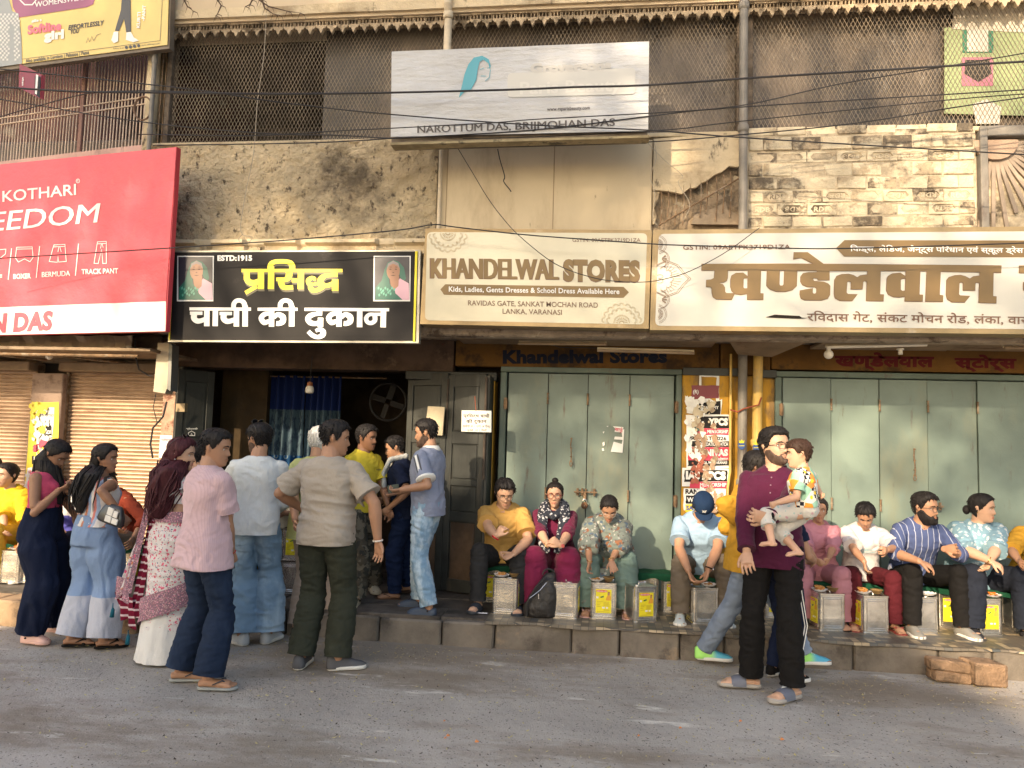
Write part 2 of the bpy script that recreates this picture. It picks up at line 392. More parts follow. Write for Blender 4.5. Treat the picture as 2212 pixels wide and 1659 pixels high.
# loose litter of leaves and grit
def scatter(name, label, cat, n, mat, size, dens=None):
    mb = MB(); rg = np.random.default_rng(len(name)*3+n)
    for i in range(n):
        if dens == 'kerb': x = rg.uniform(-5.5, 4); y = 6.1-abs(rg.normal(0, .45))
        else: x = rg.uniform(-5.5, 4.2); y = rg.uniform(2.4, 6.1)
        if y > 6.12: continue
        a = rg.uniform(0, PI); l = size*rg.uniform(.5, 1.5); w = l*rg.uniform(.2, .5); c, s = math.cos(a), math.sin(a); h = .004+rg.random()*.004
        q = [(-l, -w*.3), (0, -w), (l, 0), (0, w)]
        mb.add([(x+c*px-s*py, y+s*px+c*py, h+(.006 if k == 2 else .001)) for k, (px, py) in enumerate(q)], [(0, 1, 2, 3)])
    o = obj(name, mb, mat); tag(o, label, cat, kind='stuff')
scatter('fallen_leaf_litter', 'tiny yellow green leaf litter strewn over the asphalt road', 'litter', 1500, M('dry_leaf', (.42, .36, .16), .8, var=(3, .3)), .011)
scatter('dark_grit', 'small dark crumbs of grit and leaf scattered over the road', 'grit', 1300, M('dark_grit', (.06, .045, .035), .9), .010)
scatter('pale_grit', 'pale stone chips lying in the rough asphalt', 'grit', 1600, M('pale_grit', (.36, .33, .29), .9), .008)
scatter('kerb_litter', 'thicker drift of dry leaf bits along the foot of the kerb', 'litter', 900, M('dry_leaf2', (.36, .27, .12), .9), .010, 'kerb')
for i, (u, v) in enumerate([(960, 1560), (1470, 1575), (1030, 1605), (1380, 1592), (968, 1592), (962, 1597), (1600, 1560), (1690, 1600)]):
    x, y = G(u, v); mb = MB(); s = .006+.006*((i*7) % 5)/5
    mb.tube([(x-s, y, .004), (x-.3*s, y+.2*s, .010), (x+s, y+s*.4, .006)], [s*.3, s*.8, s*.25], 6)
    tag(obj('crumb_of_fried_bread', mb, M('orange_crumb', (.62, .25, .10), .8)), ['orange crumb on the asphalt near the frame centre', 'largest orange crumb, on the road before the black trousers man', 'orange crumb lowest left of the road centre', 'orange crumb beyond the small bread pieces', 'left crumb of the pair at the road centre', 'right crumb of the pair at the road centre', 'orange crumb beneath the slide sandals', 'orange crumb lowest on the right of the road'][i], 'crumb', 'orange crumbs on the road')

# ------------------------------------------------------------------ kerb and platform
PZ = .21
kerb = thing('kerb', 'weathered stone kerb along the front of the raised shop platform', 'kerb', (-1, 6.2, 0))
x = -7.4; k = 0
while x < 5.6:
    w = (.34, .52, .44, .61, .38, .47)[k % 6]; yf = 6.20 if x > -3.6 else 5.98
    if x < -3.6 and x+w > -3.6: w = -3.6-x+.001
    mb = MB(); g = .003+.003*(k % 3)
    mb.box(x+g, x+w-g, yf+random.uniform(-.012, .012), yf+.30, -.05, PZ-.012-random.uniform(0, .012)*(x < -1), .014)
    for i, p in enumerate(mb.v):
        q = fnoise(np.array([p]), 3.0, 2)[0]-.5; mb.v[i] = (p[0]+q*.02, p[1]+q*.03, p[2]+q*.012*(p[2] > .1))
    obj('stone', mb, m_tanst if x < -3.7 else m_curb, kerb); x += w; k += 1
plat = MB()
plat.box(-7.6, 6, 6.28, 7.5, -.05, PZ-.004); struct(obj('platform', plat, m_plat))
mb = MB(); mb.box(-4.05, -1.85, 7.5, 10, -.05, PZ-.006); struct(obj('shop_floor', mb, m_plat))
# long weathered planks of stone in front of the sweet shop
for i, (x0, x1, y0, y1) in enumerate([(-3.95, -3.05, 6.25, 6.52), (-3.0, -2.2, 6.22, 6.5), (-2.16, -1.3, 6.22, 6.55), (-3.9, -2.8, 6.56, 6.9), (-2.75, -1.6, 6.57, 6.95), (-3.9, -2.5, 6.94, 7.4), (-2.46, -1.1, 6.98, 7.42)]):
    mb = MB(); mb.box(x0, x1, y0, y1, PZ-.03, PZ+.006+.002*(i % 3), .006); obj('paving_slab', mb, m_plat, bpy.data.objects['platform'])
# vinyl floor covering with printed tiles
def vin(H, out):
    mp = H.mapped((1, 1, 1))
    b = H.n.new('ShaderNodeTexVoronoi'); b.distance = 'CHEBYCHEV'; b.inputs['Scale'].default_value = 17; b.inputs['Randomness'].default_value = 0
    tc = H.tc.outputs['Object']; H.l.new(tc, b.inputs['Vector'])
    s = H.n.new('ShaderNodeSeparateColor'); H.l.new(b.outputs['Color'], s.inputs[0])
    r = H.n.new('ShaderNodeValToRGB'); r.color_ramp.interpolation = 'CONSTANT'; e = r.color_ramp.elements
    cols = [(0, (.115, .095, .07)), (.3, (.17, .135, .095)), (.45, (.085, .08, .07)), (.6, (.33, .255, .16)), (.75, (.13, .105, .075)), (.86, (.36, .28, .18)), (.93, (.06, .065, .065))]
    e[0].color = (*cols[0][1], 1); e[1].position = cols[1][0]; e[1].color = (*cols[1][1], 1)
    for p, c in cols[2:]: q = e.new(p); q.color = (*c, 1)
    H.l.new(s.outputs[0], r.inputs[0])
    out = H.mix(H.ramp(b.outputs['Distance'], .455, .48), r.outputs[0], (.04, .035, .03))
    f = H.noise(1.6, (1, 1, 1), 6, .7); return H.mix(H.ramp(f, .52, .66), out, (.11, .088, .066))
m_vinyl = M('printed_vinyl', (.2, .2, .2), .55, extra=vin, dirt=((.05, .04, .032), 3, .60, .72), bump=(6, .006))
def vinyl(x0, x1):
    mb = MB(); xs = np.linspace(x0, x1, int((x1-x0)/.03)); yy = [7.35, 7.0, 6.7, 6.45, 6.3, 6.22]
    R_ = []
    for xx in xs:
        e = 6.185+.02*math.sin(xx*9)+.025*(fnoise(np.array([[xx*6, 0, 0]]), 1, 2)[0]-.5)
        z = PZ+.006+.006*(fnoise(np.array([[xx*3, 3, 0]]), 1, 2)[0])
        R_.append([(xx, y, z) for y in yy]+[(xx, e, z-.002), (xx, e-.006, z-.014-.012*fnoise(np.array([[xx*8, 9, 0]]), 1, 1)[0])])
    mb.rings(R_, cap=False, close=False)
    return mb
o = obj('vinyl_floor_covering', vinyl(-.92, 5.5), m_vinyl, smooth=False, recalc=False); tag(o, 'worn vinyl floor sheet printed with small brown and grey tiles over the platform edge', 'floor covering')
# loose bricks at the foot of the kerb
for i, (u, v, w, d, h, z, r, lab) in enumerate([(2050, 1473, .25, .12, .075, 0, 2, 'lower broken brick against the kerb'), (2046, 1450, .26, .12, .08, .075, -3, 'upper tan brick lying on another at the kerb'), (2122, 1476, .24, .2, .16, 0, 6, 'large rough stone block beside the loose bricks at the kerb')]):
    x, y = G(u, v, z); mb = MB(); mb.box(-w/2, w/2, -d/2, d/2, 0, h, .012)
    mb.v = [(p[0]+.014*math.sin(p[1]*90+i), p[1]+.012*math.sin(p[0]*50+i), p[2]+.006*math.sin(p[0]*40)) for p in mb.v]
    o = obj('loose_brick', mb, M('tan_brick', (.27, .175, .11), .9, var=(5, .35), dirt=((.13, .09, .06), 6, .48, .62), bump=(20, .03)), base=True); o.location = (x, 6.06, z); o.rotation_euler = (0, 0, R(r)); tag(o, lab, 'brick', 'loose bricks at the kerb')

# ------------------------------------------------------------------ shop row: ground storey wall
YW = 7.4; YS = 6.62
gw = thing('shop_building', 'two storey cream shop building with torn plaster and a mesh screened upper floor', 'building', (0, YW, 0))
x_sh = WX(365, 1000, YW)                     # left edge of the sweet shop opening
x_l1 = WX(872, 1000, 7.45)
def part(name, mb, mat, smooth=False, parent=None): return obj(name, mb, mat, parent or gw, smooth)
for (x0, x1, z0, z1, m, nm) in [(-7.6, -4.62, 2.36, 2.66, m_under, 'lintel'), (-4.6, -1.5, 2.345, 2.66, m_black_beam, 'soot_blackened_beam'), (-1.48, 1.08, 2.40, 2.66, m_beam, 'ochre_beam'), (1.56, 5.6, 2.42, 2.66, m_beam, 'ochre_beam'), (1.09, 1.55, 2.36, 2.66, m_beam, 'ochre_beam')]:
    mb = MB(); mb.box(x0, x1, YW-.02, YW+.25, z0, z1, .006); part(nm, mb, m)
mb = MB(); mb.box(-1.98, -1.06, YW-.03, YW+.1, 2.26, 2.342, .004); part('black_painted_band', mb, m_blackwood)
mb = MB(); mb.box(.735, 1.30, YW-.06, YW-.002, 2.345, 2.42, .004); part('black_painted_band', mb, m_blackwood)
mb = MB(); mb.box(1.42, 1.60, YW-.06, YW-.002, 2.335, 2.41, .004); part('black_painted_band', mb, m_blackwood)
# piers
def pier(x0, x1, mat, nm='pier', yf=YW-.05, z1=2.36):
    mb = MB(); nx, nz = 8, 60
    mb.box(x0, x1, yf, YW+.25, PZ-.02, z1, .008); return part(nm, mb, mat)
pier(-1.30, -1.08, m_yellow, 'painted_pier', YW+.0, 2.34); pier(.735, 1.17, m_yellow, 'painted_pier'); pier(1.17, 1.60, m_yellow, 'painted_pier', YW+.01)
mb = MB(); mb.box(-1.62, -1.3, YW+.02, YW+.25, PZ-.02, 2.26); part('painted_pier', mb, m_yellow)
# left pier between the two rolling shutters
xp0, xp1 = WX(66, 1000, 7.3), WX(128, 1000, 7.3)
pier(xp0-.03, xp1, M('pier_plaster', (.34, .25, .2), .9, var=(3, .25), dirt=((.15, .1, .08), 3, .5, .7), bump=(12, .012)), 'plaster_pier', 7.26, 2.24)
xs0 = WX(135, 1000, 7.35); xs1 = WX(352, 1000, 7.35)
pier(xs1+.01, xs1+.16, M('scarred_pier', (.42, .27, .2), .9, var=(5, .3), dirt=((.2, .1, .07), 7, .5, .62), bump=(14, .02)), 'plaster_pier', 7.25, 2.3)
mb = MB(); mb.box(-4.5, -4.3, 7.3, 7.46, PZ, 2.34, .004); part('black_door_post', mb, m_blackwood)
# rolling shutters, slat by slat
def shutter(x0, x1, label):
    t = thing('rolling_shutter', label, 'shutter', ((x0+x1)/2, 7.38, PZ), 'rolling shutters left of the sweet shop')
    z = PZ+.01; proto = None; h = .0395
    while z < 2.33:
        if proto is None:
            mb = MB(); prof = []
            for j in range(7):
                a = PI*j/6; prof.append((7.38-.014*math.sin(a), z+h*(j/6)*.93))
            for j in range(6): mb.quad((x0, *prof[j]), (x1, *prof[j]), (x1, *prof[j+1]), (x0, *prof[j+1]))
            mb.box(x0, x1, 7.384, 7.39, z, z+h)
            proto = obj('slat', mb, m_shut, t, recalc=False); base = proto.location.copy(); z0 = z
        else:
            clone(proto, loc=base+Vector((0, random.uniform(-.0015, .0015), z-z0)))
        z += h
    for xx in (x0-.02, x1-.005):
        mb = MB(); mb.box(xx, xx+.028, 7.33, 7.42, PZ, 2.33, .003); obj('guide_rail', mb, m_rustjoint, t)
    mb = MB(); mb.box(x0, x1, 7.35, 7.4, PZ, PZ+.05, .006); obj('bottom_bar', mb, m_shut, t)
    mb = MB(); mb.box(x0-.02, x1+.02, 7.2, 7.45, 2.26, 2.355, .01); obj('shutter_box', mb, m_under, t)
    return t
shutter(xs0, xs1, 'tan corrugated rolling shutter between the poster pier and the meter box')
shutter(-7.5, xp0-.05, 'tan corrugated rolling shutter at the far left edge, left of the poster pier')
# slab over the shops
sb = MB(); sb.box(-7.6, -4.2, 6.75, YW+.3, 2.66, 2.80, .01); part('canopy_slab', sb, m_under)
sb = MB(); xx = np.linspace(-4.2, 6.2, 260)
rgs = []
for a in xx:
    q = fnoise(np.array([[a*5, 1, 1]]), 1, 3)[0]; q2 = fnoise(np.array([[a*14, 4, 1]]), 1, 2)[0]
    rgs.append([(a, YS-.02*q, 2.575+.02*q2), (a, YS-.03-.015*q2, 2.60), (a, YS-.025-.02*q, 2.655), (a, YS, 2.70), (a, YW+.3, 2.70), (a, YW+.3, 2.66), (a, YS+.16, 2.66), (a, YS+.12, 2.585)])
sb.rings(rgs); part('canopy_slab', sb, M('ledge_plaster', (.38, .31, .24), .9, var=(5, .25), dirt=((.12, .09, .07), 5, .5, .66), dirt2=((.55, .48, .38), 8, .6, .7), bump=(18, .015)))
# hanging soffit panels under the slab
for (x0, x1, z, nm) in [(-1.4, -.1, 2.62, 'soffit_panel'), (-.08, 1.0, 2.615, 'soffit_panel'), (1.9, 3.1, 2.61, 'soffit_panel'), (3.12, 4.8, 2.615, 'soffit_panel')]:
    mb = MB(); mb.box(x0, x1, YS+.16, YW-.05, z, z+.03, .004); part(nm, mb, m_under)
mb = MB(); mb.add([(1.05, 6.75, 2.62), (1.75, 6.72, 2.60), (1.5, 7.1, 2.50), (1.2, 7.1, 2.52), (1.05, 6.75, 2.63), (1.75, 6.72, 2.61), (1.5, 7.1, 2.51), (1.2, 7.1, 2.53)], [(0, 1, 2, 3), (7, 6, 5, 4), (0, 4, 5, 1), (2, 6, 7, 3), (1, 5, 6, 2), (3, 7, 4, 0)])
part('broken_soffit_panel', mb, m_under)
# sweet shop room
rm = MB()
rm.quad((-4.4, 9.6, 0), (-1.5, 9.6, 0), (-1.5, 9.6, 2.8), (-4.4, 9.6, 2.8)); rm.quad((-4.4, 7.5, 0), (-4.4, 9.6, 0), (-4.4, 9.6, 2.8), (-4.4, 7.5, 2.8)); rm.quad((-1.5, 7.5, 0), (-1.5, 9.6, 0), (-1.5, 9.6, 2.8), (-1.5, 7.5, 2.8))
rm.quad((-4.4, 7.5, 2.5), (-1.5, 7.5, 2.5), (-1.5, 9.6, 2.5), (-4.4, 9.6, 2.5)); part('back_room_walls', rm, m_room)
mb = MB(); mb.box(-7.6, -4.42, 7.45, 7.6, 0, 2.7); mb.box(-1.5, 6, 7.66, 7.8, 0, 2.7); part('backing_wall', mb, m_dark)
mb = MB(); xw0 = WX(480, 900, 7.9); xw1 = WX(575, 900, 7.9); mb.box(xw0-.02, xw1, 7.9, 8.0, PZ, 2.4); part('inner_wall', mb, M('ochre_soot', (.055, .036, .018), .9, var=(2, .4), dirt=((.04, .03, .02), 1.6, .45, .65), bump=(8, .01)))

# ------------------------------------------------------------------ folding doors
def leafdoor(joints, ztop, label, frame_l, frame_r, bolt_at):
    t = thing('folding_door', label, 'door', ((joints[0]+joints[-1])/2, YW, PZ), 'teal folding shop doors')
    for (x0, x1) in (frame_l, frame_r):
        mb = MB(); mb.box(x0, x1, YW-.015, YW+.12, PZ, ztop, .006); obj('door_post', mb, m_tealfr, t)
    mb = MB(); mb.box(frame_l[0], frame_r[1], YW-.02, YW+.12, ztop+.002, ztop+.055, .005); obj('door_head', mb, m_tealfr, t)
    for i in range(len(joints)-1):
        x0, x1 = joints[i]+.004, joints[i+1]-.004; yo = (.02, .032, .026, .036)[i % 4]
        mb = MB(); nx, nz = 8, 24
        def fn(a, b, x0=x0, x1=x1, yo=yo, i=i):
            xx = x0+(x1-x0)*a; zz = PZ+.02+(ztop-.006-PZ-.02)*b
            return (xx, YW+yo+.007*(fnoise(np.array([[xx*2.1, i*3., zz*1.7]]), 1, 2)[0]-.5)*(0 < a < 1), zz)
        mb.grid(fn, nx, nz); mb.box(x0, x1, YW+yo+.005, YW+yo+.03, PZ+.02, ztop-.006)
        lf = obj('leaf', mb, m_teal, t, recalc=False)
        if i > 0:
            for hz in (2.10, 1.18, .45):
                if i in bolt_at and False: continue
                mb = MB(); c = (joints[i], YW+.012, 0); mb.tube([(c[0], c[1], hz-.05), (c[0], c[1], hz+.05)], .009, 8)
                for q in (-.05, 0.0, .05): mb.tube([(c[0], c[1], hz+q-.004), (c[0], c[1], hz+q+.004)], .0125, 8)
                obj('hinge', mb, m_rustjoint, lf)
    for xx in (joints[0]-.018, joints[-1]+.018):
        for hz in (2.04, 1.15, .5):
            mb = MB(); mb.box(xx-.018, xx+.018, YW-.03, YW-.006, hz-.055, hz+.055, .004); mb.tube([(xx, YW-.035, hz-.06), (xx, YW-.035, hz+.06)], .008, 6); obj('strap_hinge', mb, m_rustjoint, t)
    return t
def bolt(t, x, z, lock_mat, big=1.0):
    y = YW-.005; mb = MB(); mb.tube([(x-.12, y-.012, z), (x+.10, y-.012, z)], .008, 8); mb.tube([(x-.10, y-.012, z), (x-.10, y-.035, z-.01)], .007, 6)
    b = obj('sliding_bolt', mb, m_rustjoint, t)
    for q in (-.085, -.04, .075):
        mb = MB(); mb.box(x+q-.012, x+q+.012, y-.004, y+.012, z-.035, z+.035, .003); mb.tube([(x+q, y-.012, z+.028), (x+q, y+.002, z+.028)], .006, 6); mb.tube([(x+q, y-.012, z-.028), (x+q, y+.002, z-.028)], .006, 6)
        mb.box(x+q-.011, x+q+.011, y-.024, y-.018, z-.012, z+.012, .002); obj('bolt_keeper', mb, m_rustjoint, b)
    mb = MB(); mb.box(x-.028, x-.004, y-.02, y-.014, z-.075, z-.005, .002); obj('hasp', mb, m_rustjoint, t)
    p = thing('padlock', 'round tarnished padlock hanging from the bolt of the %s teal door' % ('left' if x < 1 else 'right'), 'padlock', (x-.016, y-.03, z-.13), 'padlocks on the teal doors')
    mb = MB(); mb.tube([(x-.016+.02*big*math.cos(a), y-.03, z-.10+.034*big*math.sin(a)) for a in [PI*i/10 for i in range(11)]], .0045, 8); obj('shackle', mb, m_tin, p)
    mb = MB(); mb.lathe([(0, -.012), (.026*big, -.012), (.032*big, -.007), (.032*big, .007), (.026*big, .012), (0, .012)], (x-.016, y-.03, z-.125), 20, 'y'); obj('lock_body', mb, lock_mat, p, smooth=False)
    mb = MB(); mb.lathe([(0, -.0150), (.006, -.0150), (.006, -.0125), (0, -.0125)], (x-.016, y-.03, z-.13), 10, 'y'); obj('keyhole_cover', mb, m_rustjoint, p)
def chainhandle(t, x, z, h):
    y = YW-.008; mb = MB()
    mb.tube([(x, y-.004, z+h*.5), (x-.006, y-.012, z+h*.25), (x, y-.016, z), (x+.004, y-.012, z-.25*h), (x, y-.01, z-.42*h)], .006, 6)
    for q in (.5, .12, -.2): mb.tube([(x-.01, y-.012, z+q*h), (x+.01, y-.012, z+q*h)], .008, 6)
    mb.tube([(x+.012*math.cos(a), y-.012, z-.46*h+.03*math.sin(a)) for a in [2*PI*i/10 for i in range(11)]], .0045, 6)
    obj('chain_latch', mb, m_rustjoint, t)
Z1 = 2.35
J1 = [WX(u, 1000, YW+.02) for u in (1093, 1180, 1267, 1358, 1455)]
d1 = leafdoor(J1, Z1, 'teal four leaf folding door behind the row of three diners', (J1[0]-.075, J1[0]-.012), (J1[-1]+.012, J1[-1]+.07), (2,))
bolt(d1, WX(1267, 1063, YW), WZ(1267, 1063, YW), M('rust_lock', (.16, .08, .04), .7, metal=.3, var=(30, .3)))
chainhandle(d1, WX(1234, 975, YW), WZ(1234, 975, YW), .25)
J2 = [WX(u, 1000, YW+.02) for u in (1690, 1796, 1901, 2006, 2114, 2222)]
d2 = leafdoor(J2, Z1, 'wide teal folding door at the right behind the bearded diner', (J2[0]-.075, J2[0]-.012), (J2[-1]+.012, J2[-1]+.07), (3,))
bolt(d2, WX(2012, 1093, YW), WZ(2012, 1093, YW), m_brass, 1.15)
chainhandle(d2, WX(1974, 1002, YW), WZ(1974, 1002, YW), .27)
mb = MB(); mb.box(J2[-1]+.07, 5.9, YW-.01, YW+.15, PZ, 2.4); part('side_wall', mb, m_yellow)

# right black door, folded open in two leaves
def panel_leaf(t, a, b, z0, z1, panels, mat, ym=0.0):
    """a, b: (x, y) feet of the leaf; panels (s0, s1, z0, z1)"""
    a = Vector((a[0], a[1], 0)); b = Vector((b[0], b[1], 0)); d = (b-a); L = d.length; d.normalize(); n = Vector((d.y, -d.x, 0))
    M4 = Matrix(((d.x, -n.x, 0, a.x), (d.y, -n.y, 0, a.y), (0, 0, 1, 0), (0, 0, 0, 1)))
    mb = MB(); mb.box(0, L, .004, .03, z0, z1, M=M4)
    for zz0, zz1 in ((z0, z0+.12), (z1-.12, z1)): mb.box(.07, L-.07, -.012, .004, zz0, zz1, .003, M=M4)
    mb.box(0, .07, -.012, .004, z0, z1, .003, M=M4); mb.box(L-.07, L, -.012, .004, z0, z1, .003, M=M4)
    lf = obj('door_leaf', mb, mat, t)
    zz = [p for p in panels]
    for i, (p0, p1, m2) in enumerate(zz):
        mb = MB(); mb.box(.085, L-.085, -.006, .005, p0, p1, .008, M=M4); obj('panel', mb, m2, lf)
        if i < len(zz)-1:
            mb = MB(); mb.box(.07, L-.07, -.012, .004, p1+.01, zz[i+1][0]-.01, .003, M=M4); obj('rail', mb, mat, lf)
    return lf, M4, L
bd = thing('black_wooden_door', 'black panelled wooden door folded open at the right side of the sweet shop', 'door', (-1.6, 7.3, PZ))
pa = (WX(876, 1000, 7.5), 7.5); pb = (WX(962, 1000, 7.30), 7.30); pc = (WX(1046, 1000, 7.12), 7.12)
pl = [(.33, .88, m_browndoor), (.99, 1.22, m_blackwood), (1.30, 1.62, m_blackwood), (1.76, 2.2, m_blackwood)]
panel_leaf(bd, pa, pb, PZ+.01, 2.32, pl, m_blackwood); panel_leaf(bd, (pb[0]+.006, pb[1]), pc, PZ+.02, 2.30, pl, m_blackwood)
mb = MB(); mb.box(pc[0]-.004, pc[0]+.03, 7.12, 7.4, PZ+.02, 2.29, .006); obj('door_edge', mb, m_blackwood, bd)
mb = MB(); mb.tube([(pb[0]+.002, 7.285, 1.72), (pb[0]+.002, 7.285, 2.26)], .012, 8); mb.tube([(pc[0], 7.1, 1.3), (pc[0], 7.1, 2.27)], .014, 8); obj('long_bolt', mb, m_iron, bd)
bl = thing('black_wooden_door', 'black wooden door leaf standing open at the left side of the sweet shop, behind the saree woman', 'door', (-4.2, 7.3, PZ))
qa = (WX(372, 1000, 7.15), 7.15); qb = (WX(452, 1000, 7.45), 7.45)
panel_leaf(bl, qa, qb, PZ+.01, 2.30, [(.33, .95, m_browndoor), (1.07, 1.45, m_browndoor), (1.62, 2.18, m_blackwood)], m_blackwood)

# ------------------------------------------------------------------ upper storey
ZO0, ZO1 = 4.42, 5.52
XL, XR = -4.36, 3.06
def reliefwall(nm, x0, x1, z0, z1, mat, amp, sc, y=YS, step=.02, holes=None):
    nx = int((x1-x0)/step); nz = int((z1-z0)/step)
    xs = np.linspace(x0, x1, nx); zs = np.linspace(z0, z1, nz); X, Z = np.meshgrid(xs, zs)
    p = np.stack([X, X*0, Z], -1); h = fnoise(p, sc, 4, .6)-.5
    h = np.where(h > .02, .02+(h-.02)*.25, h)
    Y = y-amp*h
    mb = MB(); mb.v = [tuple(q) for q in np.stack([X, Y, Z], -1).reshape(-1, 3)]
    mb.f = [(j*nx+i, j*nx+i+1, (j+1)*nx+i+1, (j+1)*nx+i) for j in range(nz-1) for i in range(nx-1)]
    return part(nm, mb, mat, smooth=True) if False else obj(nm, mb, mat, gw, smooth=True, recalc=False)
xa = WX(945, 400, YS); xb = WX(1408, 400, YS); xc = WX(1603, 400, YS); xd = WX(2108, 400, YS)
reliefwall('rough_plaster_wall', XL-.1, xa, 3.25, ZO0-.01, m_rough, .07, 11, y=YS-.02, step=.016)
mb = MB(); mb.box(XL, 6.5, YS+.05, YS+.22, 2.70, ZO0-.03); part('parapet_core', mb, m_mortar)
mb = MB(); mb.box(xa+.01, xb, YS-.035, YS+.06, 2.72, 4.35, .006); part('smooth_panel', mb, m_panel)
for u in (965, 1196):
    xx = WX(u, 400, YS-.04); mb = MB(); mb.box(xx-.004, xx+.004, YS-.0385, YS-.03, 3.4, 4.32, .001); part('panel_seam', mb, M('seam', (.36, .27, .18), .9))
# moulded cornice over the sweet shop sign
mb = MB(); xx = np.linspace(XL, xa-.02, 120); rgs = []
for a in xx:
    q = fnoise(np.array([[a*4, 7, 1]]), 1, 3)[0]; br = 1 if q < .62 else .35
    rgs.append([(a, YS-.02, 3.47+.01*q), (a, YS-.09*br, 3.455), (a, YS-.10*br, 3.42), (a, YS-.05*br, 3.40), (a, YS-.055*br, 3.36), (a, YS-.12*br, 3.335+.02*q), (a, YS-.12*br, 3.31), (a, YS+.05, 3.29), (a, YS+.05, 3.47)])
mb.rings(rgs); part('cornice', mb, m_cream)
# torn plaster at the right of the smooth panel
reliefwall('exposed_rubble', xb-.02, xc+.02, 3.35, 4.35, M('rubble', (.33, .25, .17), .95, var=(5, .3), dirt=((.14, .11, .08), 4, .5, .66), dirt2=((.50, .40, .28), 6, .6, .7), bump=(20, .02)), .10, 9, y=YS+.03, step=.018)
jag = [(1423, 415), (1442, 417), (1459, 420), (1471, 423), (1487, 411), (1502, 409), (1514, 399), (1523, 396), (1543, 381), (1558, 375), (1573, 363), (1591, 365), (1601, 358)]
poly = [W(1601, 289, YS), W(1412, 305, YS), W(1409, 415, YS)]+[W(u, v, YS) for u, v in jag]
mb = MB(); mb.prism(poly, YS-.05, YS-.012); part('plaster_flake', mb, m_cream)
poly = [W(u, v, YS) for u, v in [(1528, 487), (1492, 486), (1500, 466), (1540, 452), (1566, 438), (1570, 455), (1590, 462), (1600, 470), (1600, 487)]]
mb = MB(); mb.prism(poly, YS-.03, YS+.0); part('plaster_flake', mb, M('grey_render', (.27, .21, .15), .95, var=(6, .2), bump=(20, .01)))
poly = [W(u, v, YS) for u, v in [(1409, 487), (1409, 417), (1424, 418), (1420, 440), (1412, 452), (1418, 470), (1413, 487)]]
mb = MB(); mb.prism(poly, YS-.04, YS+.0); part('plaster_flake', mb, m_cream)
for i, u in enumerate((1428, 1443, 1459, 1476, 1490, 1513, 1526, 1547, 1562, 1577, 1595)):
    x_ = WX(u, 430, YS-.03); zt = WZ(u, 415-(u-1428)*.28, YS-.03); zb = WZ(u, (488, 470, 488, 488, 455, 470, 462, 478, 460, 470, 486)[i], YS-.03)
    mb = MB(); mb.tube([(x_, YS-.045, zt), (x_+.008, YS-.05, (zt+zb)/2), (x_-.004, YS-.04, zb)], .0055, 6); part('reinforcing_rod', mb, m_rustjoint)
mb = MB(); a = P3(1423, 487, YS-.06); b_ = P3(1597, 385, YS-.06); mb.tube([a, b_], .008, 6); part('reinforcing_rod', mb, m_rustjoint)
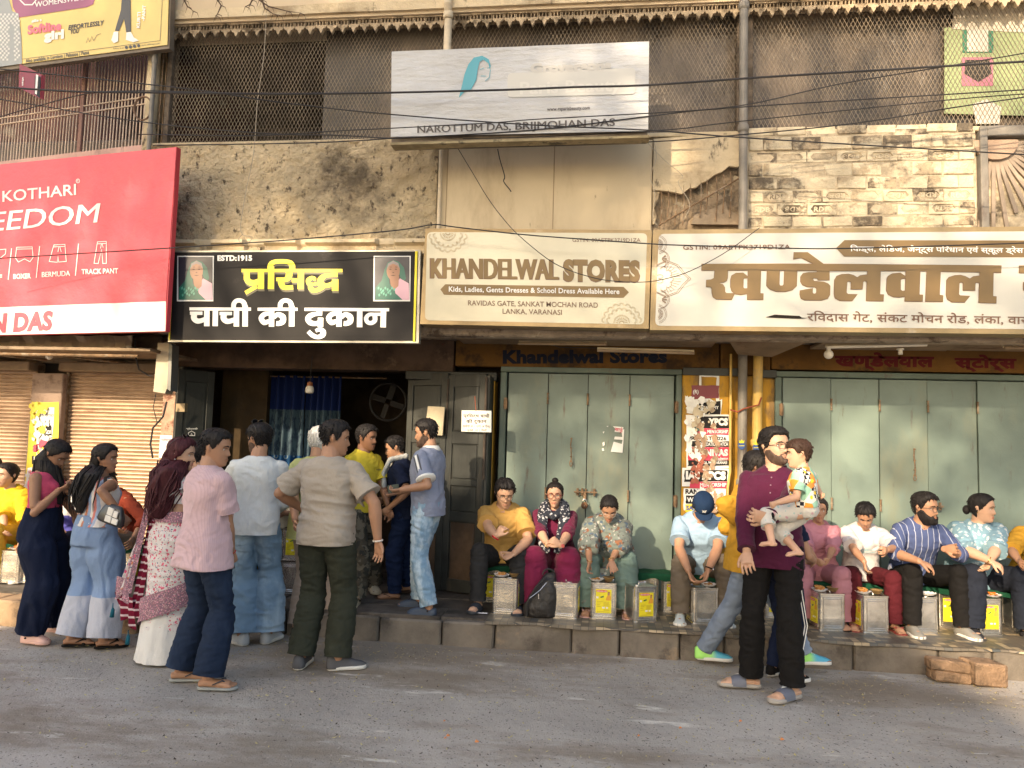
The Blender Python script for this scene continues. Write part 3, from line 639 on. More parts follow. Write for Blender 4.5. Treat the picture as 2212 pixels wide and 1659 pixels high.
# brick panel with name stamped bricks
bp = thing('brick_infill_panel', 'whitewashed brick infill panel with raised maker letters, right of the drainpipe', 'wall', ((xc+xd)/2, YS, 3.4))
mb = MB(); mb.box(xc+.04, xd, YS-.004, YS+.05, 3.35, ZO0-.005); obj('mortar_bed', mb, m_mortar, bp)
rows = [(272, 290, 0, 0), (294, 322, 1, 0), (327, 349, 0, 1), (352, 379, 1, 0), (382, 408, 0, 0), (411, 436, 1, 1), (439, 464, 0, 1), (468, 489, 1, 0)]
words = ['RDB', 'RDB', 'RDB', 'RDB', 'RDB', 'RDB', 'RDB', 'RDB', 'RDB']
xA, xB = xc+.05, xd-.01
def rframe(x, y, z, rot=0): return Matrix.Translation((x, y, z)) @ Matrix.Rotation(rot, 4, 'Y')
for r_i, (v0, v1, off, frog) in enumerate(rows):
    z1 = WZ(1860, v0, YS); z0 = WZ(1860, v1, YS); bw = .245; x_ = xA-(.12 if off else 0); c_i = 0
    while x_ < xB-.03:
        a = max(x_, xA)+.005; b_ = min(x_+bw, xB)-.005
        if b_-a > .04:
            mb = MB(); pr_ = random.uniform(.005, .014)+(.006 if r_i == 1 else 0)
            if frog and b_-a > .2:
                # rim with a recessed hexagonal frog
                y0 = YS-pr_; cx, cz = (a+b_)/2, (z0+z1)/2; hx, hz = (b_-a)*.40, (z1-z0)*.34
                hexa = [(cx-hx, cz), (cx-hx*.72, cz+hz), (cx+hx*.72, cz+hz), (cx+hx, cz), (cx+hx*.72, cz-hz), (cx-hx*.72, cz-hz)]
                rect = [(a, cz), (a, z1), (b_, z1), (b_, cz), (b_, z0), (a, z0)]
                vs = [(p[0], y0, p[1]) for p in rect]+[(p[0], y0, p[1]) for p in hexa]+[(cx+(p[0]-cx)*.93, y0+.014, cz+(p[1]-cz)*.9) for p in hexa]+[(p[0], YS+.002, p[1]) for p in rect]
                fs = [(i, (i+1) % 6, 6+(i+1) % 6, 6+i) for i in range(6)]+[(6+i, 6+(i+1) % 6, 12+(i+1) % 6, 12+i) for i in range(6)]+[tuple(range(12, 18))]+[(i, 18+i, 18+(i+1) % 6, (i+1) % 6) for i in range(6)]
                mb.add(vs, fs); bo = obj('brick', mb, m_block, bp)
                w_ = 'SONY' if (r_i == 2 and c_i == 2) else 'RDB'
                rt = PI if (r_i, c_i) in ((5, 3), (5, 5), (5, 6), (6, 1), (2, 3)) else 0
                tv, tf = text_mesh(w_, .02, 1); x0_ = min(p[0] for p in tv); x1_ = max(p[0] for p in tv); h_ = max(p[1] for p in tv)
                kx = hx*1.35/(x1_-x0_); kz = hz*1.25/h_; sg = -1 if rt else 1
                lb = MB(); lb.add([(cx+sg*((p[0]-x0_)*kx-hx*.675+.12*(p[1]-h_/2)*kz), y0+.004, cz+sg*((p[1]-h_/2)*kz)) for p in tv], tf)
                nt_ = len(tv); lb.add([(q[0], q[1]+.009, q[2]) for q in lb.v[:nt_]], [])
                cnt = {}
                for f_ in tf:
                    for i in range(len(f_)): e = (f_[i], f_[(i+1) % len(f_)]); cnt[e] = 1
                lb.f += [(e[0], e[0]+nt_, e[1]+nt_, e[1]) for e in cnt if (e[1], e[0]) not in cnt]
                obj('raised_letters', lb, m_block, bo)
            else:
                mb.box(a, b_, YS-pr_, YS+.01, z0, z1, .006)
                mb.v = [(p[0]+.006*math.sin(p[2]*70+c_i), p[1]+.006*math.sin(p[0]*60), p[2]+.004*math.sin(p[0]*50+r_i)) for p in mb.v]
                obj('brick', mb, m_block, bp)
        x_ += bw; c_i += 1
# grille window with sun-ray bars at the far right
gwn = thing('sunburst_window', 'dusty window with sun ray slats behind netting at the right end', 'window', (3.7, YS, 3.4))
mb = MB(); gx0 = xd+.03; mb.box(gx0, gx0+.06, YS-.03, YS+.1, 3.4, ZO0, .006); mb.box(gx0+.06, 6, YS-.03, YS+.1, ZO0-.09, ZO0, .006); mb.box(gx0+.06, 6, YS-.04, YS+.1, 3.36, 3.52, .006); obj('frame', mb, m_pipe, gwn)
mb = MB(); mb.box(gx0, 6, YS+.18, YS+.2, 3.4, ZO0); obj('yellowed_pane', mb, M('yellowed_pane', (.16, .11, .03), .4, var=(2, .4)), gwn)
cxr, czr = WX(2150, 300, YS), WZ(2150, 308, YS)
for i, a in enumerate(np.linspace(2, -100, 13)):
    mb = MB(); c, s = math.cos(R(a)), math.sin(R(a)); L = 1.2 if a > -45 else .62
    if a < -80: L = .75
    d = .13
    M4 = Matrix.Translation((cxr, YS+.02, czr)) @ Matrix.Rotation(-R(a), 4, 'Y'); mb.box(d, L, 0, .02, -.016, .016, .003, M=M4)
    obj('ray_slat', mb, M('dusty_slat', (.30, .24, .19), .8, var=(4, .2)), gwn)
mb = MB(); mb.prism([(cxr+.16*math.cos(a)*1.1, czr+.15*math.sin(a)) for a in np.linspace(PI, 2*PI, 10)]+[(cxr+.17, czr+.02), (cxr-.17, czr+.02)], YS-.01, YS+.02); obj('hub_board', mb, M('hub', (.38, .27, .2), .9, var=(4, .2)), gwn)
# opening: steel mesh, sheets, dark room behind
mb = MB(); mb.box(XL-.1, XL-.02, YS-.02, YS+.2, 3.2, 5.6); mb.box(XL, xa, YS-.02, YS+.1, ZO0-.035, ZO0, .006); mb.box(xa, 6.5, YS+.0, YS+.1, ZO0-.03, ZO0+.01, .006); part('sill', mb, m_cream)
for u, w in ((357, .05), (1592, .09), (1614, .05)):
    x_ = WX(u, 200, YS); mb = MB(); mb.box(x_, x_+w, YS+.0, YS+.12, ZO0, ZO1, .006); part('mullion', mb, M('sooty_mullion', (.15, .115, .085), .9, var=(9, .4), bump=(20, .02)))
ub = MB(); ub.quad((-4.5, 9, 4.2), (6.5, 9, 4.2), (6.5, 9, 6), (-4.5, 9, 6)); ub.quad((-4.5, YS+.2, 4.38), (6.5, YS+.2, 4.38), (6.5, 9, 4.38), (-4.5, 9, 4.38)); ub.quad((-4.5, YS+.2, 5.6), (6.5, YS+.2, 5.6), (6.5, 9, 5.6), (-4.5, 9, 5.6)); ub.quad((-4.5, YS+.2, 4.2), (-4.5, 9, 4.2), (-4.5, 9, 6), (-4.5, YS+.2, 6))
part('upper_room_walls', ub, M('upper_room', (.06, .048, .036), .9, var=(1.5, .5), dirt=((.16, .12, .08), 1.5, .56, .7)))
def cover(u0, u1, nm, mat, y=YS+.13):
    x0, x1 = WX(u0, 200, y), WX(u1, 200, y); mb = MB()
    def fn(a, b):
        x_ = x0+(x1-x0)*a; z_ = ZO0+.01+(ZO1-ZO0+.05)*b
        return (x_, y+.03*(fnoise(np.array([[x_*2.2, 5, z_*1.3]]), 1, 2)[0]-.5), z_)
    mb.grid(fn, 50, 18); return obj(nm, mb, mat, gw, smooth=True, recalc=False)
gp = thing('green_panel', 'pale green painted panel with white and pink cutouts behind the mesh at the top right', 'panel', P3(2120, 130, YS+.08))
gs_ = SP((0, YS+.1, 0), (0, 1, 0))
for nm_, pts_, c_, o_ in (('green_sheet', [(2040, 60), (2300, 40), (2300, 252), (2040, 245)], (.27, .33, .17), 0), ('green_bars', [(2079, 64), (2145, 64), (2145, 114), (2079, 114)], (.03, .15, .09), .004), ('white_pane', [(2089, 64), (2134, 64), (2134, 112), (2089, 112)], (.55, .53, .48), .006), ('pink_frame', [(2077, 124), (2145, 124), (2145, 186), (2077, 186)], (.42, .15, .22), .004), ('black_opening', [(2084, 130), (2137, 130), (2142, 160), (2113, 178), (2083, 160)], (.02, .015, .012), .006), ('white_cloud', [(2100, 225), (2130, 215), (2162, 232), (2158, 268), (2108, 268)], (.5, .48, .44), .006), ('white_top_strip', [(2060, 15), (2300, 5), (2300, 75), (2056, 63)], (.55, .5, .42), .005)):
    mb = MB(); gs_.slab(mb, pts_, o_, .004); obj(nm_, mb, paint0(nm_, c_), gp, recalc=False)
cover(700, 1590, 'grimy_plastic_sheet', m_cover); cover(1622, 2300, 'grimy_plastic_sheet', m_cover, YS+.14)
mb = MB(); mb.box(-4.1, -3.35, 7.4, 7.9, 4.4, 4.72, .02); mb.box(-3.3, -2.75, 7.2, 7.7, 4.4, 4.66, .02); tag(part('stored_boxes', mb, M('dusty_box', (.30, .24, .19), .9, var=(3, .3))), None)
def wiremesh(x0, x1, z0, z1, y, nm):
    mb = MB(); sx, sz = .036, .072; t = .0034; H = z1-z0; W_ = x1-x0; k = sx/sz
    n = int((W_+H*k)/sx)+1
    for i in range(n):
        for sgn in (1, -1):
            s0 = i*sx-(H*k if sgn > 0 else 0); e0 = s0+sgn*H*k
            if sgn < 0: s0 = i*sx; e0 = s0-H*k
            a = np.array([s0, 0.]); b = np.array([e0, H])
            # clip in x
            def clip(p, q):
                d = q-p; t0, t1 = 0., 1.
                if abs(d[0]) < 1e-9: return None
                for lim, sg in ((0., 1), (W_, -1)):
                    tt = (lim-p[0])/d[0]
                    if sg*d[0] > 0: t0 = max(t0, tt)
                    else: t1 = min(t1, tt)
                return (p+d*t0, p+d*t1) if t1-t0 > .003 else None
            c = clip(a, b)
            if not c: continue
            (ax, az), (bx, bz) = c; yy = y+(.002 if sgn > 0 else -.002)
            w = t*.5
            vs = [(x0+ax-w, yy, z0+az), (x0+ax+w, yy, z0+az), (x0+bx+w, yy, z0+bz), (x0+bx-w, yy, z0+bz)]
            vs += [(p[0], yy+.004, p[2]) for p in vs]
            mb.add(vs, [(0, 1, 2, 3), (7, 6, 5, 4), (0, 4, 5, 1), (2, 6, 7, 3), (1, 5, 6, 2), (3, 7, 4, 0)])
    o = obj(nm, mb, m_mesh, gw, recalc=False); return o
xm0 = WX(372, 200, YS); xm1 = WX(1592, 200, YS)
wiremesh(xm0, xm1, ZO0, ZO1, YS+.02, 'expanded_wire_mesh'); wiremesh(WX(1618, 200, YS), 4.6, ZO0+.02, ZO1, YS+.02, 'expanded_wire_mesh')
# fringe of cast lace under the upper beam
mb = MB(); mb.box(XL-.1, 6.5, YS-.10, YS+.3, 5.56, 8.5, .0); part('upper_wall', mb, m_top)
mb = MB(); xx = np.linspace(XL-.1, 6.4, 240); rgs = []
for a in xx:
    q = fnoise(np.array([[a*3, 7, 2]]), 1, 3)[0]; rgs.append([(a, YS-.13, 5.585+.01*q), (a, YS-.135, 5.66+.03*q), (a, YS-.10, 5.665+.03*q), (a, YS-.06, 5.585)])
mb.rings(rgs); part('string_course', mb, m_cream)
lace = None; x_ = XL-.08
lb = MB(); w = .105
for i in range(7):
    a0 = i*w/7
    if i % 2 == 0: lb.box(a0, a0+w/7*.62, -.02, .012, -.05, -.012, .002)
lb.box(0, w*.995, -.03, .02, -.012, .004, .002); lb.box(0, w*.995, -.024, .016, -.062, -.05, .002)
lb.prism([(0.0, -.062), (w*.995, -.062), (w*.86, -.085), (w*.72, -.083), (w*.62, -.108), (w*.5, -.13), (w*.38, -.108), (w*.28, -.083), (w*.14, -.085)], -.026, .012)
lc = []
n_l = 0
while x_ < 4.7:
    if n_l == 0:
        lb2 = MB(); lb2.v = [(p[0]+x_, p[1]+YS-.05, p[2]+5.555) for p in lb.v]; lb2.f = lb.f; lace = obj('lace_moulding', lb2, M('lace_plaster', (.40, .31, .21), .9, var=(8, .3), dirt=((.12, .09, .06), 6, .5, .64), bump=(40, .006)), gw)
        l0 = lace.location.copy()
    else: clone(lace, loc=l0+Vector((n_l*w, 0, random.uniform(-.003, .003))))
    x_ += w; n_l += 1
# pipes
def pipe(label, pts, r, mat, collars=(), cat='drainpipe', extra=None):
    t = thing('drainpipe', label, cat, pts[0], 'drainpipes on the shop fronts'); mb = MB(); mb.tube(pts, r, 14); obj('pipe', mb, mat, t, smooth=False)
    for z in collars:
        i = min(range(len(pts)-1), key=lambda i: abs((pts[i][2]+pts[i+1][2])/2-z)); a = Vector(pts[i]); b = Vector(pts[i+1]); f = (z-a.z)/(b.z-a.z) if abs(b.z-a.z) > 1e-6 else 0; c = a.lerp(b, f)
        mb = MB(); mb.tube([c-Vector((0, 0, .035)), c-Vector((0, 0, .02)), c+Vector((0, 0, .02)), c+Vector((0, 0, .035))], [r*1.08, r*1.3, r*1.3, r*1.08], 14); obj('collar', mb, mat, t)
    return t
pipe('grey drainpipe beside the barred balcony left of the mesh', [(-4.33, 6.52, 3.3), (-4.34, 6.52, 5.7)], .021, m_pipe, (4.5, 5.2))
x_ = WX(962, 100, 6.42); pipe('cream drainpipe coming down behind the white hoarding', [(x_, 6.5, 4.5), (x_, 6.5, 5.5), (x_, 6.45, 5.6), (x_, 6.44, 8)], .035, m_cream_pipe, (5.52,))
x_ = WX(1606, 200, 6.5); pipe('tall grey drainpipe between the mesh screens', [(x_, 6.5, 3.5), (x_, 6.5, 5.5), (x_+.0, 6.46, 5.7), (x_, 6.46, 8)], .036, m_pipe, (5.5, 4.4))
x_ = WX(950, 400, 6.55); pipe('flat cream conduit strip beside the smooth plaster panel', [(x_, 6.56, 3.4), (x_, 6.56, 4.4)], .016, m_cream_pipe)
x1_ = WX(1603, 950, 7.28); pipe('weathered grey drainpipe beside the poster pillar', [(x1_, 7.27, PZ), (x1_, 7.27, 2.6)], .042, m_pipe, (1.35,))
x2_ = WX(1636, 950, 7.28); pipe('yellow painted drainpipe right of the grey one', [(x2_-.01, 7.29, PZ), (x2_, 7.29, 2.0), (x2_+.01, 7.3, 2.6)], .044, m_ypipe, (1.72,))
x3_ = WX(1578, 950, 7.3); pipe('thin yellow conduit bent beside the poster pillar', [(x3_-.03, 7.31, .6), (x3_-.02, 7.31, 1.3), (x3_, 7.31, 1.45), (x3_, 7.31, 2.55)], .012, m_ypipe)
mb = MB(); mb.tube([(x3_-.01, 7.26, 2.02), (x3_+.05, 7.22, 2.0), (x1_, 7.21, 2.03), (x2_, 7.22, 2.07), (x2_+.03, 7.26, 2.14)], .008, 6); tag(obj('red_binding_rope', mb, M('red_rope', (.25, .07, .04), .9)), 'faded red rope tied round the pipes beside the poster pillar', 'rope')

# ------------------------------------------------------------------ left neighbour building with barred balcony
nb = thing('neighbour_building', 'pink washed building at the left edge with a barred balcony', 'building', (-5.5, 6.9, 4.2))
def LY(x): return 6.42+(-4.0-x)*.19       # its front drifts back to the left
mb = MB(); rgs = [(x_, LY(x_)+.22) for x_ in np.linspace(-9, -4.38, 24)]
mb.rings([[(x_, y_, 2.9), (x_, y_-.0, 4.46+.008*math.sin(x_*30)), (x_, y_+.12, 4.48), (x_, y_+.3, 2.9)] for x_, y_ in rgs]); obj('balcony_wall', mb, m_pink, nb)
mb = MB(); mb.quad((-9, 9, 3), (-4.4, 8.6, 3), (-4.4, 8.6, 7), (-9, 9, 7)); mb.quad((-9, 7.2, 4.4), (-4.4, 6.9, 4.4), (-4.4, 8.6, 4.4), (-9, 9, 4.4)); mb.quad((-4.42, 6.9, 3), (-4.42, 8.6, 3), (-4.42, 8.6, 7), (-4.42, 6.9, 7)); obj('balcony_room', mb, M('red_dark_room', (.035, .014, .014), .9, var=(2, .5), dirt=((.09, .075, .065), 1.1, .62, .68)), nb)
mb = MB(); mb.box(-7, -4.9, 7.5, 7.9, 4.4, 4.85, .02); obj('grey_chest', mb, M('grey_chest', (.20, .17, .16), .7, var=(3, .2)), nb)
bar = None; i = 0; xb0 = WX(326, 250, 6.72)
while xb0-i*.0405 > -7.0:
    x_ = xb0-i*.0405; y_ = LY(x_)+.26
    if bar is None:
        mb = MB(); mb.tube([(x_, y_, 4.46), (x_, y_, 6.1)], .0065, 6); bar = obj('bar', mb, M('bar_paint', (.60, .48, .38), .5, var=(6, .2)), nb); b0 = bar.location.copy(); X0, Y0 = x_, y_
    else: clone(bar, loc=b0+Vector((x_-X0+random.uniform(-.002, .002), y_-Y0, 0)))
    i += 1
for z_ in (4.86, 4.93):
    mb = MB(); mb.tube([(xb0, LY(xb0)+.25, z_+.04), (-7.2, LY(-7.2)+.25, z_+.02)], .007, 6); obj('cross_bar', mb, MATS['bar_paint'], nb)
x_ = WX(140, 250, 6.7); mb = MB(); mb.box(x_-.02, x_+.02, LY(x_)+.24, LY(x_)+.28, 4.46, 6, .004); obj('bar_post', mb, M('red_post', (.3, .18, .15), .7), nb)
for u in (336, 344, 352):
    x_ = WX(u, 250, 6.6); mb = MB(); mb.tube([(x_, 6.66, 4.3), (x_+.004, 6.66, 5.8)], .009 if u != 344 else .006, 6); obj('iron_rod', mb, m_rustjoint, nb)
mb = MB(); mb.tube([(WX(306, 235, 6.5)+.09*math.cos(t)*(1+.03*math.sin(t*.37)), 6.52+.012*math.sin(t*.8), WZ(306, 232, 6.5)+.115*math.sin(t)*(1+.05*math.sin(t*.23))) for t in np.linspace(0, 16*PI, 200)], .004, 5)
tag(obj('coil_of_wire', mb, M('copper_grey', (.22, .13, .08), .6)), 'coil of old brown wire hanging on the balcony bars', 'wire coil')
# ------------------------------------------------------------------ signs
def tr(off, sc): return lambda x, y: ((off[0]+x/sc)/1.823, (off[1]+y/sc)/1.823)
def flat(name, mb, mat, parent):
    cu = getattr(mb, 'cuts', [])
    if 'letter' in name and len(cu) > 1 and cu[0][0] == 0:
        e = cu[1:]+[(len(mb.v), len(mb.f))]; o = None
        for (a, fa), (b, fb) in zip(cu, e):
            m_ = MB(); m_.v = mb.v[a:b]; m_.f = [tuple(i-a for i in f) for f in mb.f[fa:fb]]
            if m_.f and max(max(f) for f in m_.f) < len(m_.v): o = obj(name, m_, mat, parent, recalc=False)
        return o
    return obj(name, mb, mat, parent, recalc=False)
def paint(name, c, r=.45, **k): return M('print_'+name, c, r, **k)
c_white = paint('white', (.78, .77, .74), var=(2, .04)); c_red = paint('red', (.70, .065, .095), .38, var=(1, .1), bump=(1.6, .03)); c_gold = paint('gold', (.19, .12, .048), .4, metal=.15, var=(2, .12))
c_brown = paint('brown', (.16, .085, .055)); c_black = paint('black', (.016, .014, .014), .62, dirt=((.07, .06, .055), 3, .6, .8)); c_dk = paint('ink', (.04, .04, .045)); c_yel = paint('yellow', (.80, .66, .02)); c_dred = paint('scarlet', (.62, .04, .06))
c_ylw = paint('amber_board', (.70, .52, .15), .3, var=(1, .12)); c_purple = paint('purple', (.28, .07, .16)); c_pink = paint('rose', (.75, .16, .22))

# black sign of the sweet shop
sp = SP((0, 6.35, 0), (0, 1, 0))
t = thing('shop_sign', 'black shop sign with yellow and white Hindi words and two portraits', 'sign', (-2.75, 6.35, 2.45))
mb = MB(); sp.slab(mb, [(372, 541), (908, 540), (904, 741), (362, 738)], -.006, .07); obj('sign_box', mb, M('sign_box_metal', (.35, .33, .28), .4, metal=.4, var=(6, .2)), t)
mb = MB(); sp.slab(mb, [(377, 545), (903, 543), (898, 736), (367, 734)], 0.0, .004); flat('black_face', mb, c_black, t)
mb = MB(); sp.slab(mb, [(897, 542.5), (902, 542.5), (896.5, 738), (892, 738)], .002, .003); sp.slab(mb, [(374, 543), (377, 543), (367, 735), (364, 735)], .002, .003); flat('yellow_edge', mb, c_yel, t)
T1 = tr((920, 1000), 4.809)
S1 = [([(153, 316), (2064, 316)], 62), ([(251, 330), (251, 470), (280, 520), (330, 548), (400, 552), (490, 520)], 112), ([(521, 330), (519, 667)], 118), ([(227, 738), (440, 615)], 75), ([(708, 667), (714, 320), (712, 240)], 118),
      ([(692, 300), (695, 235), (725, 180), (790, 150), (880, 142), (960, 143), (1040, 155), (1090, 185), (1113, 235), (1105, 300)], [100, 105, 100, 85, 82, 82, 90, 105, 115, 110]), ([(1000, 320), (1048, 350), (1052, 400), (1035, 445), (1000, 480), (940, 498)], [80, 125, 128, 120, 100, 80]), ([(807, 482), (960, 482)], 70),
      ([(900, 500), (905, 560), (930, 610), (985, 640), (1130, 634)], [118, 118, 110, 90, 82]), ([(1103, 500), (1230, 500)], 78), ([(1277, 330), (1272, 667)], 118), ([(1911, 330), (1911, 420)], 120),
      ([(1972, 405), (1850, 405), (1750, 412), (1680, 450), (1645, 510), (1665, 570), (1730, 598), (1800, 595), (1900, 555)], [65, 66, 78, 110, 125, 110, 90, 85, 90]), ([(1926, 480), (1924, 702)], 122),
      ([(1530, 512), (1540, 468), (1480, 455), (1418, 500), (1430, 560), (1500, 575), (1590, 560)], [30, 55, 75, 90, 85, 55, 50]), ([(1470, 590), (1458, 640), (1495, 685), (1560, 690), (1650, 660), (1740, 600)], [75, 95, 90, 85, 80, 70]), ([(1580, 555), (1660, 610)], 60)]
mb = MB(); T1s = lambda x, y: (T1(x+8, y+40)); [sp.stroke(mb, p, w, .0012, T1s) for p, w in S1]; flat('letter_shadow', mb, paint('olive_shadow', (.075, .068, .03)), t)
mb = MB(); [sp.stroke(mb, p, w, .003, T1) for p, w in S1]; flat('yellow_lettering', mb, c_yel, t)
T2 = tr((720, 1160), 2.633)
ka = lambda dx: [([(922+dx, 165), (921+dx, 334)], 56), ([(905+dx, 196), (850+dx, 204), (814+dx, 245), (845+dx, 290), (898+dx, 275)], [36, 50, 54, 54, 42]), ([(945+dx, 240), (985+dx, 207), (1037+dx, 232), (1037+dx, 280), (1000+dx, 300), (970+dx, 300)], [40, 46, 62, 60, 50, 50])]
cha = lambda dx, dy: [([(76+dx, 194+dy), (205+dx, 194+dy)], 35), ([(120+dx, 205+dy), (118+dx, 245+dy), (145+dx, 272+dy), (185+dx, 273+dy), (250+dx, 250+dy)], [62, 60, 55, 50, 45]), ([(251+dx, 160), (250+dx, 329+dy)], 57)]
ii = lambda dx: [([(648+dx, 120), (647+dx, 332)], 58), ([(528+dx, 150), (530+dx, 100), (555+dx, 68), (595+dx, 62), (632+dx, 82), (648+dx, 130)], [45, 50, 46, 44, 50, 56])]
S2 = [([(70, 149), (708, 152)], 33), ([(777, 153), (1192, 153)], 32), ([(1262, 154), (2140, 158)], 32)]+cha(0, 0)+[([(340, 160), (337, 328)], 56)]+cha(307, 3)+ii(0)+ka(0)+ii(483)+[([(1418, 165), (1418, 202)], 58), ([(1446, 202), (1380, 202), (1320, 222), (1298, 255), (1325, 292), (1380, 302), (1425, 285)], [36, 42, 55, 56, 55, 48, 48]), ([(1430, 240), (1428, 337)], 57),
      ([(1378, 378), (1420, 362), (1455, 385), (1450, 420), (1400, 442), (1345, 422), (1302, 382)], [34, 42, 58, 58, 42, 46, 44])]+ka(699)+[([(1836, 165), (1834, 339)], 57), ([(2082, 165), (2078, 341)], 58), ([(1975, 205), (2062, 205)], 32), ([(2000, 207), (1935, 208), (1902, 245), (1915, 285), (1955, 296), (1992, 270), (1992, 222)], [32, 38, 46, 42, 42, 46, 50])]
mb = MB(); [sp.stroke(mb, p, w, .003, T2) for p, w in S2]; flat('white_lettering', mb, c_white, t)
mb = MB(); sp.text(mb, 'ESTD:1915', (470, 563), (545, 563), 11.5, .003, .05); flat('white_small_lettering', mb, c_white, t)
def portrait(u0, u1, v0, v1, lab):
    w, h = u1-u0, v1-v0; q = lambda x, y: (u0+w*x, v0+h*y); mb = MB()
    sp.slab(mb, [(u0-2.5, v0-2), (u1+2.5, v0-2), (u1+1, v1+3), (u0-3.5, v1+3)], .004, .002); pr_ = flat('portrait', mb, c_white, t)
    def layer(nm, shapes, c, o):
        m_ = MB(); [sp.poly(m_, s_, o, q) for s_ in shapes]; flat(nm, m_, paint(nm, c, .3), pr_)
    ell = lambda cx, cy, rx, ry, a0=0, a1=360: [(cx+rx*math.cos(R(a)), cy+ry*math.sin(R(a))) for a in np.linspace(a0, a1, 19)[:-1]]
    layer('dusky_ground', [[(0, 0), (1, 0), (1, 1), (0, 1)]], (.03, .03, .045), .0050)
    layer('green_veil', [[(.02, 1), (.02, .72), (.2, .55), (.28, .3), (.38, .13), (.55, .08), (.7, .12), (.84, .25), (.9, .5), (.85, .56), (.75, .5), (.6, .2), (.4, .3), (.42, .62), (.62, .8), (.85, 1)]], (.015, .12, .09), .0054)
    layer('pink_blouse', [[(.72, .5), (.98, .62), (1, 1), (.8, 1), (.6, .85), (.56, .72)]], (.60, .36, .44), .0058)
    layer('face_print', [ell(.53, .33, .19, .22), [(.42, .45), (.7, .45), (.68, .68), (.55, .78), (.46, .66)]], (.34, .17, .105), .0062)
    layer('grey_hair_print', [[(.35, .3), (.38, .16), (.53, .09), (.68, .15), (.73, .3), (.65, .2), (.53, .16), (.42, .2)]], (.25, .22, .22), .0066)
    layer('face_lines', [ell(.45, .29, .035, .014), ell(.61, .29, .035, .014), [(.44, .25), (.42, .235), (.48, .23), (.5, .245)], [(.57, .245), (.6, .23), (.66, .24), (.64, .25)], [(.45, .435), (.53, .425), (.61, .435), (.53, .45)], [(.5, .37), (.53, .38), (.57, .37), (.53, .355)]], (.11, .05, .035), .0070)
    m_ = MB()
    for i in range(14):
        x, y = .08+.065*(i % 8)+.02*(i//8), .72+.1*(i//8)+.03*(i % 3); sp.poly(m_, [(x, y), (x+.05, y-.03), (x+.06, y+.02), (x+.02, y+.05)], .0074, q)
    flat('veil_pattern', m_, paint('veil_pattern', (.10, .36, .27), .3), pr_)
portrait(386, 460, 555, 648, 'l'); portrait(810, 885, 555, 648, 'r')

# English cream sign
sq = SP((0, 6.35, 0), (0, 1, 0))
t = thing('shop_sign', 'cream and gold shop sign lettered in English in the middle of the row', 'sign', (-.6, 6.35, 2.6))
mb = MB(); sq.slab(mb, [(919, 493), (1408, 497), (1401, 710), (907, 700)], .0, .2); obj('sign_box', mb, M('gold_frame', (.30, .215, .11), .35, metal=.35, var=(3, .2), dirt=((.6, .5, .4), 2, .6, .8)), t)
def rrect(a, b, c, d, r):
    """corners tl, tr, br, bl in reading coordinates, rounded"""
    out = []; C4 = [Vector(x) for x in (a, b, c, d)]
    for i in range(4):
        p = C4[i]; pv = (C4[i-1]-p).normalized(); nx = (C4[(i+1) % 4]-p).normalized()
        for k in range(6):
            q = k/5; out.append(tuple(p+pv*r*(1-q)**2+nx*r*q**2))
    return out
c_cream_face = M('cream_sign_face', (.52, .48, .37), .22, metal=.12, var=(1.2, .08), dirt=((.42, .35, .24), 2.2, .64, .8, (1, 1, .5)), bump=(90, .0004, (1, 1, .02)))
c_white_face = M('white_sign_face', (.56, .53, .47), .22, metal=.08, var=(1.2, .07), dirt=((.5, .45, .36), 2.2, .66, .8, (1, 1, .5)), bump=(90, .0004, (1, 1, .02)))
mb = MB(); sq.slab(mb, rrect((923, 501.5), (1398, 504), (1391, 701), (918, 692), 11), .003, .003); flat('cream_face', mb, c_cream_face, t)
def mandala(mb, c, r, a0, a1, o, clip=None):
    for k in range(2): sq.stroke(mb, [(c[0]+r*(.36+.04*k)*math.cos(R(a)), c[1]+r*(.36+.04*k)*math.sin(R(a))) for a in np.linspace(a0, a1, 20)], .8, o)
    sq.stroke(mb, [(c[0]+r*.11*math.cos(R(a)), c[1]+r*.11*math.sin(R(a))) for a in np.linspace(a0, a1, 12)], 2.2, o)
    for ring, n_, rad in ((.62, 8, .15), (.86, 9, .14)):
        for i in range(n_):
            a = R(a0+(a1-a0)*(i+.5)/n_); cc = (c[0]+r*ring*math.cos(a), c[1]+r*ring*math.sin(a))
            for q in (1, .7): sq.stroke(mb, [(cc[0]+r*rad*q*math.cos(a+b), cc[1]+r*rad*q*math.sin(a+b)) for b in np.linspace(-1.7, 1.7, 8)], .7, o)
    for i in range(9):
        a = R(a0+(a1-a0)*(i+.5)/9); sq.stroke(mb, [(c[0]+r*.17*math.cos(a), c[1]+r*.17*math.sin(a)), (c[0]+r*.29*math.cos(a), c[1]+r*.29*math.sin(a))], [.6, 2.4], o)
mb = MB(); mandala(mb, (967.7, 503), 43, 4, 176, .0045); mandala(mb, (1342.8, 698.5), 44, 181, 359, .0045); flat('mandala_ornament', mb, paint('ornament', (.36, .27, .15)), t)
K1 = tr((1600, 850), 2.011)
mb = MB(); sq.text(mb, 'KHANDELWAL', K1(196, 498), K1(1203, 509), 44.5, .0042, .07); sq.text(mb, 'STORES', K1(1240, 509), K1(1852, 517), 45.5, .0042, .07); flat('letter_outline', mb, c_brown, t)
mb = MB(); sq.text(mb, 'KHANDELWAL', K1(202, 494), K1(1197, 504), 42.5, .0058, .06); sq.text(mb, 'STORES', K1(1246, 504), K1(1847, 512), 43.5, .0058, .06); flat('gold_lettering', mb, c_gold, t)
mb = MB(); sq.poly(mb, [(271, 583), (310, 543), (1720, 563), (1763, 606), (1720, 650), (300, 626)], .0045, K1); flat('ribbon', mb, c_gold, t)
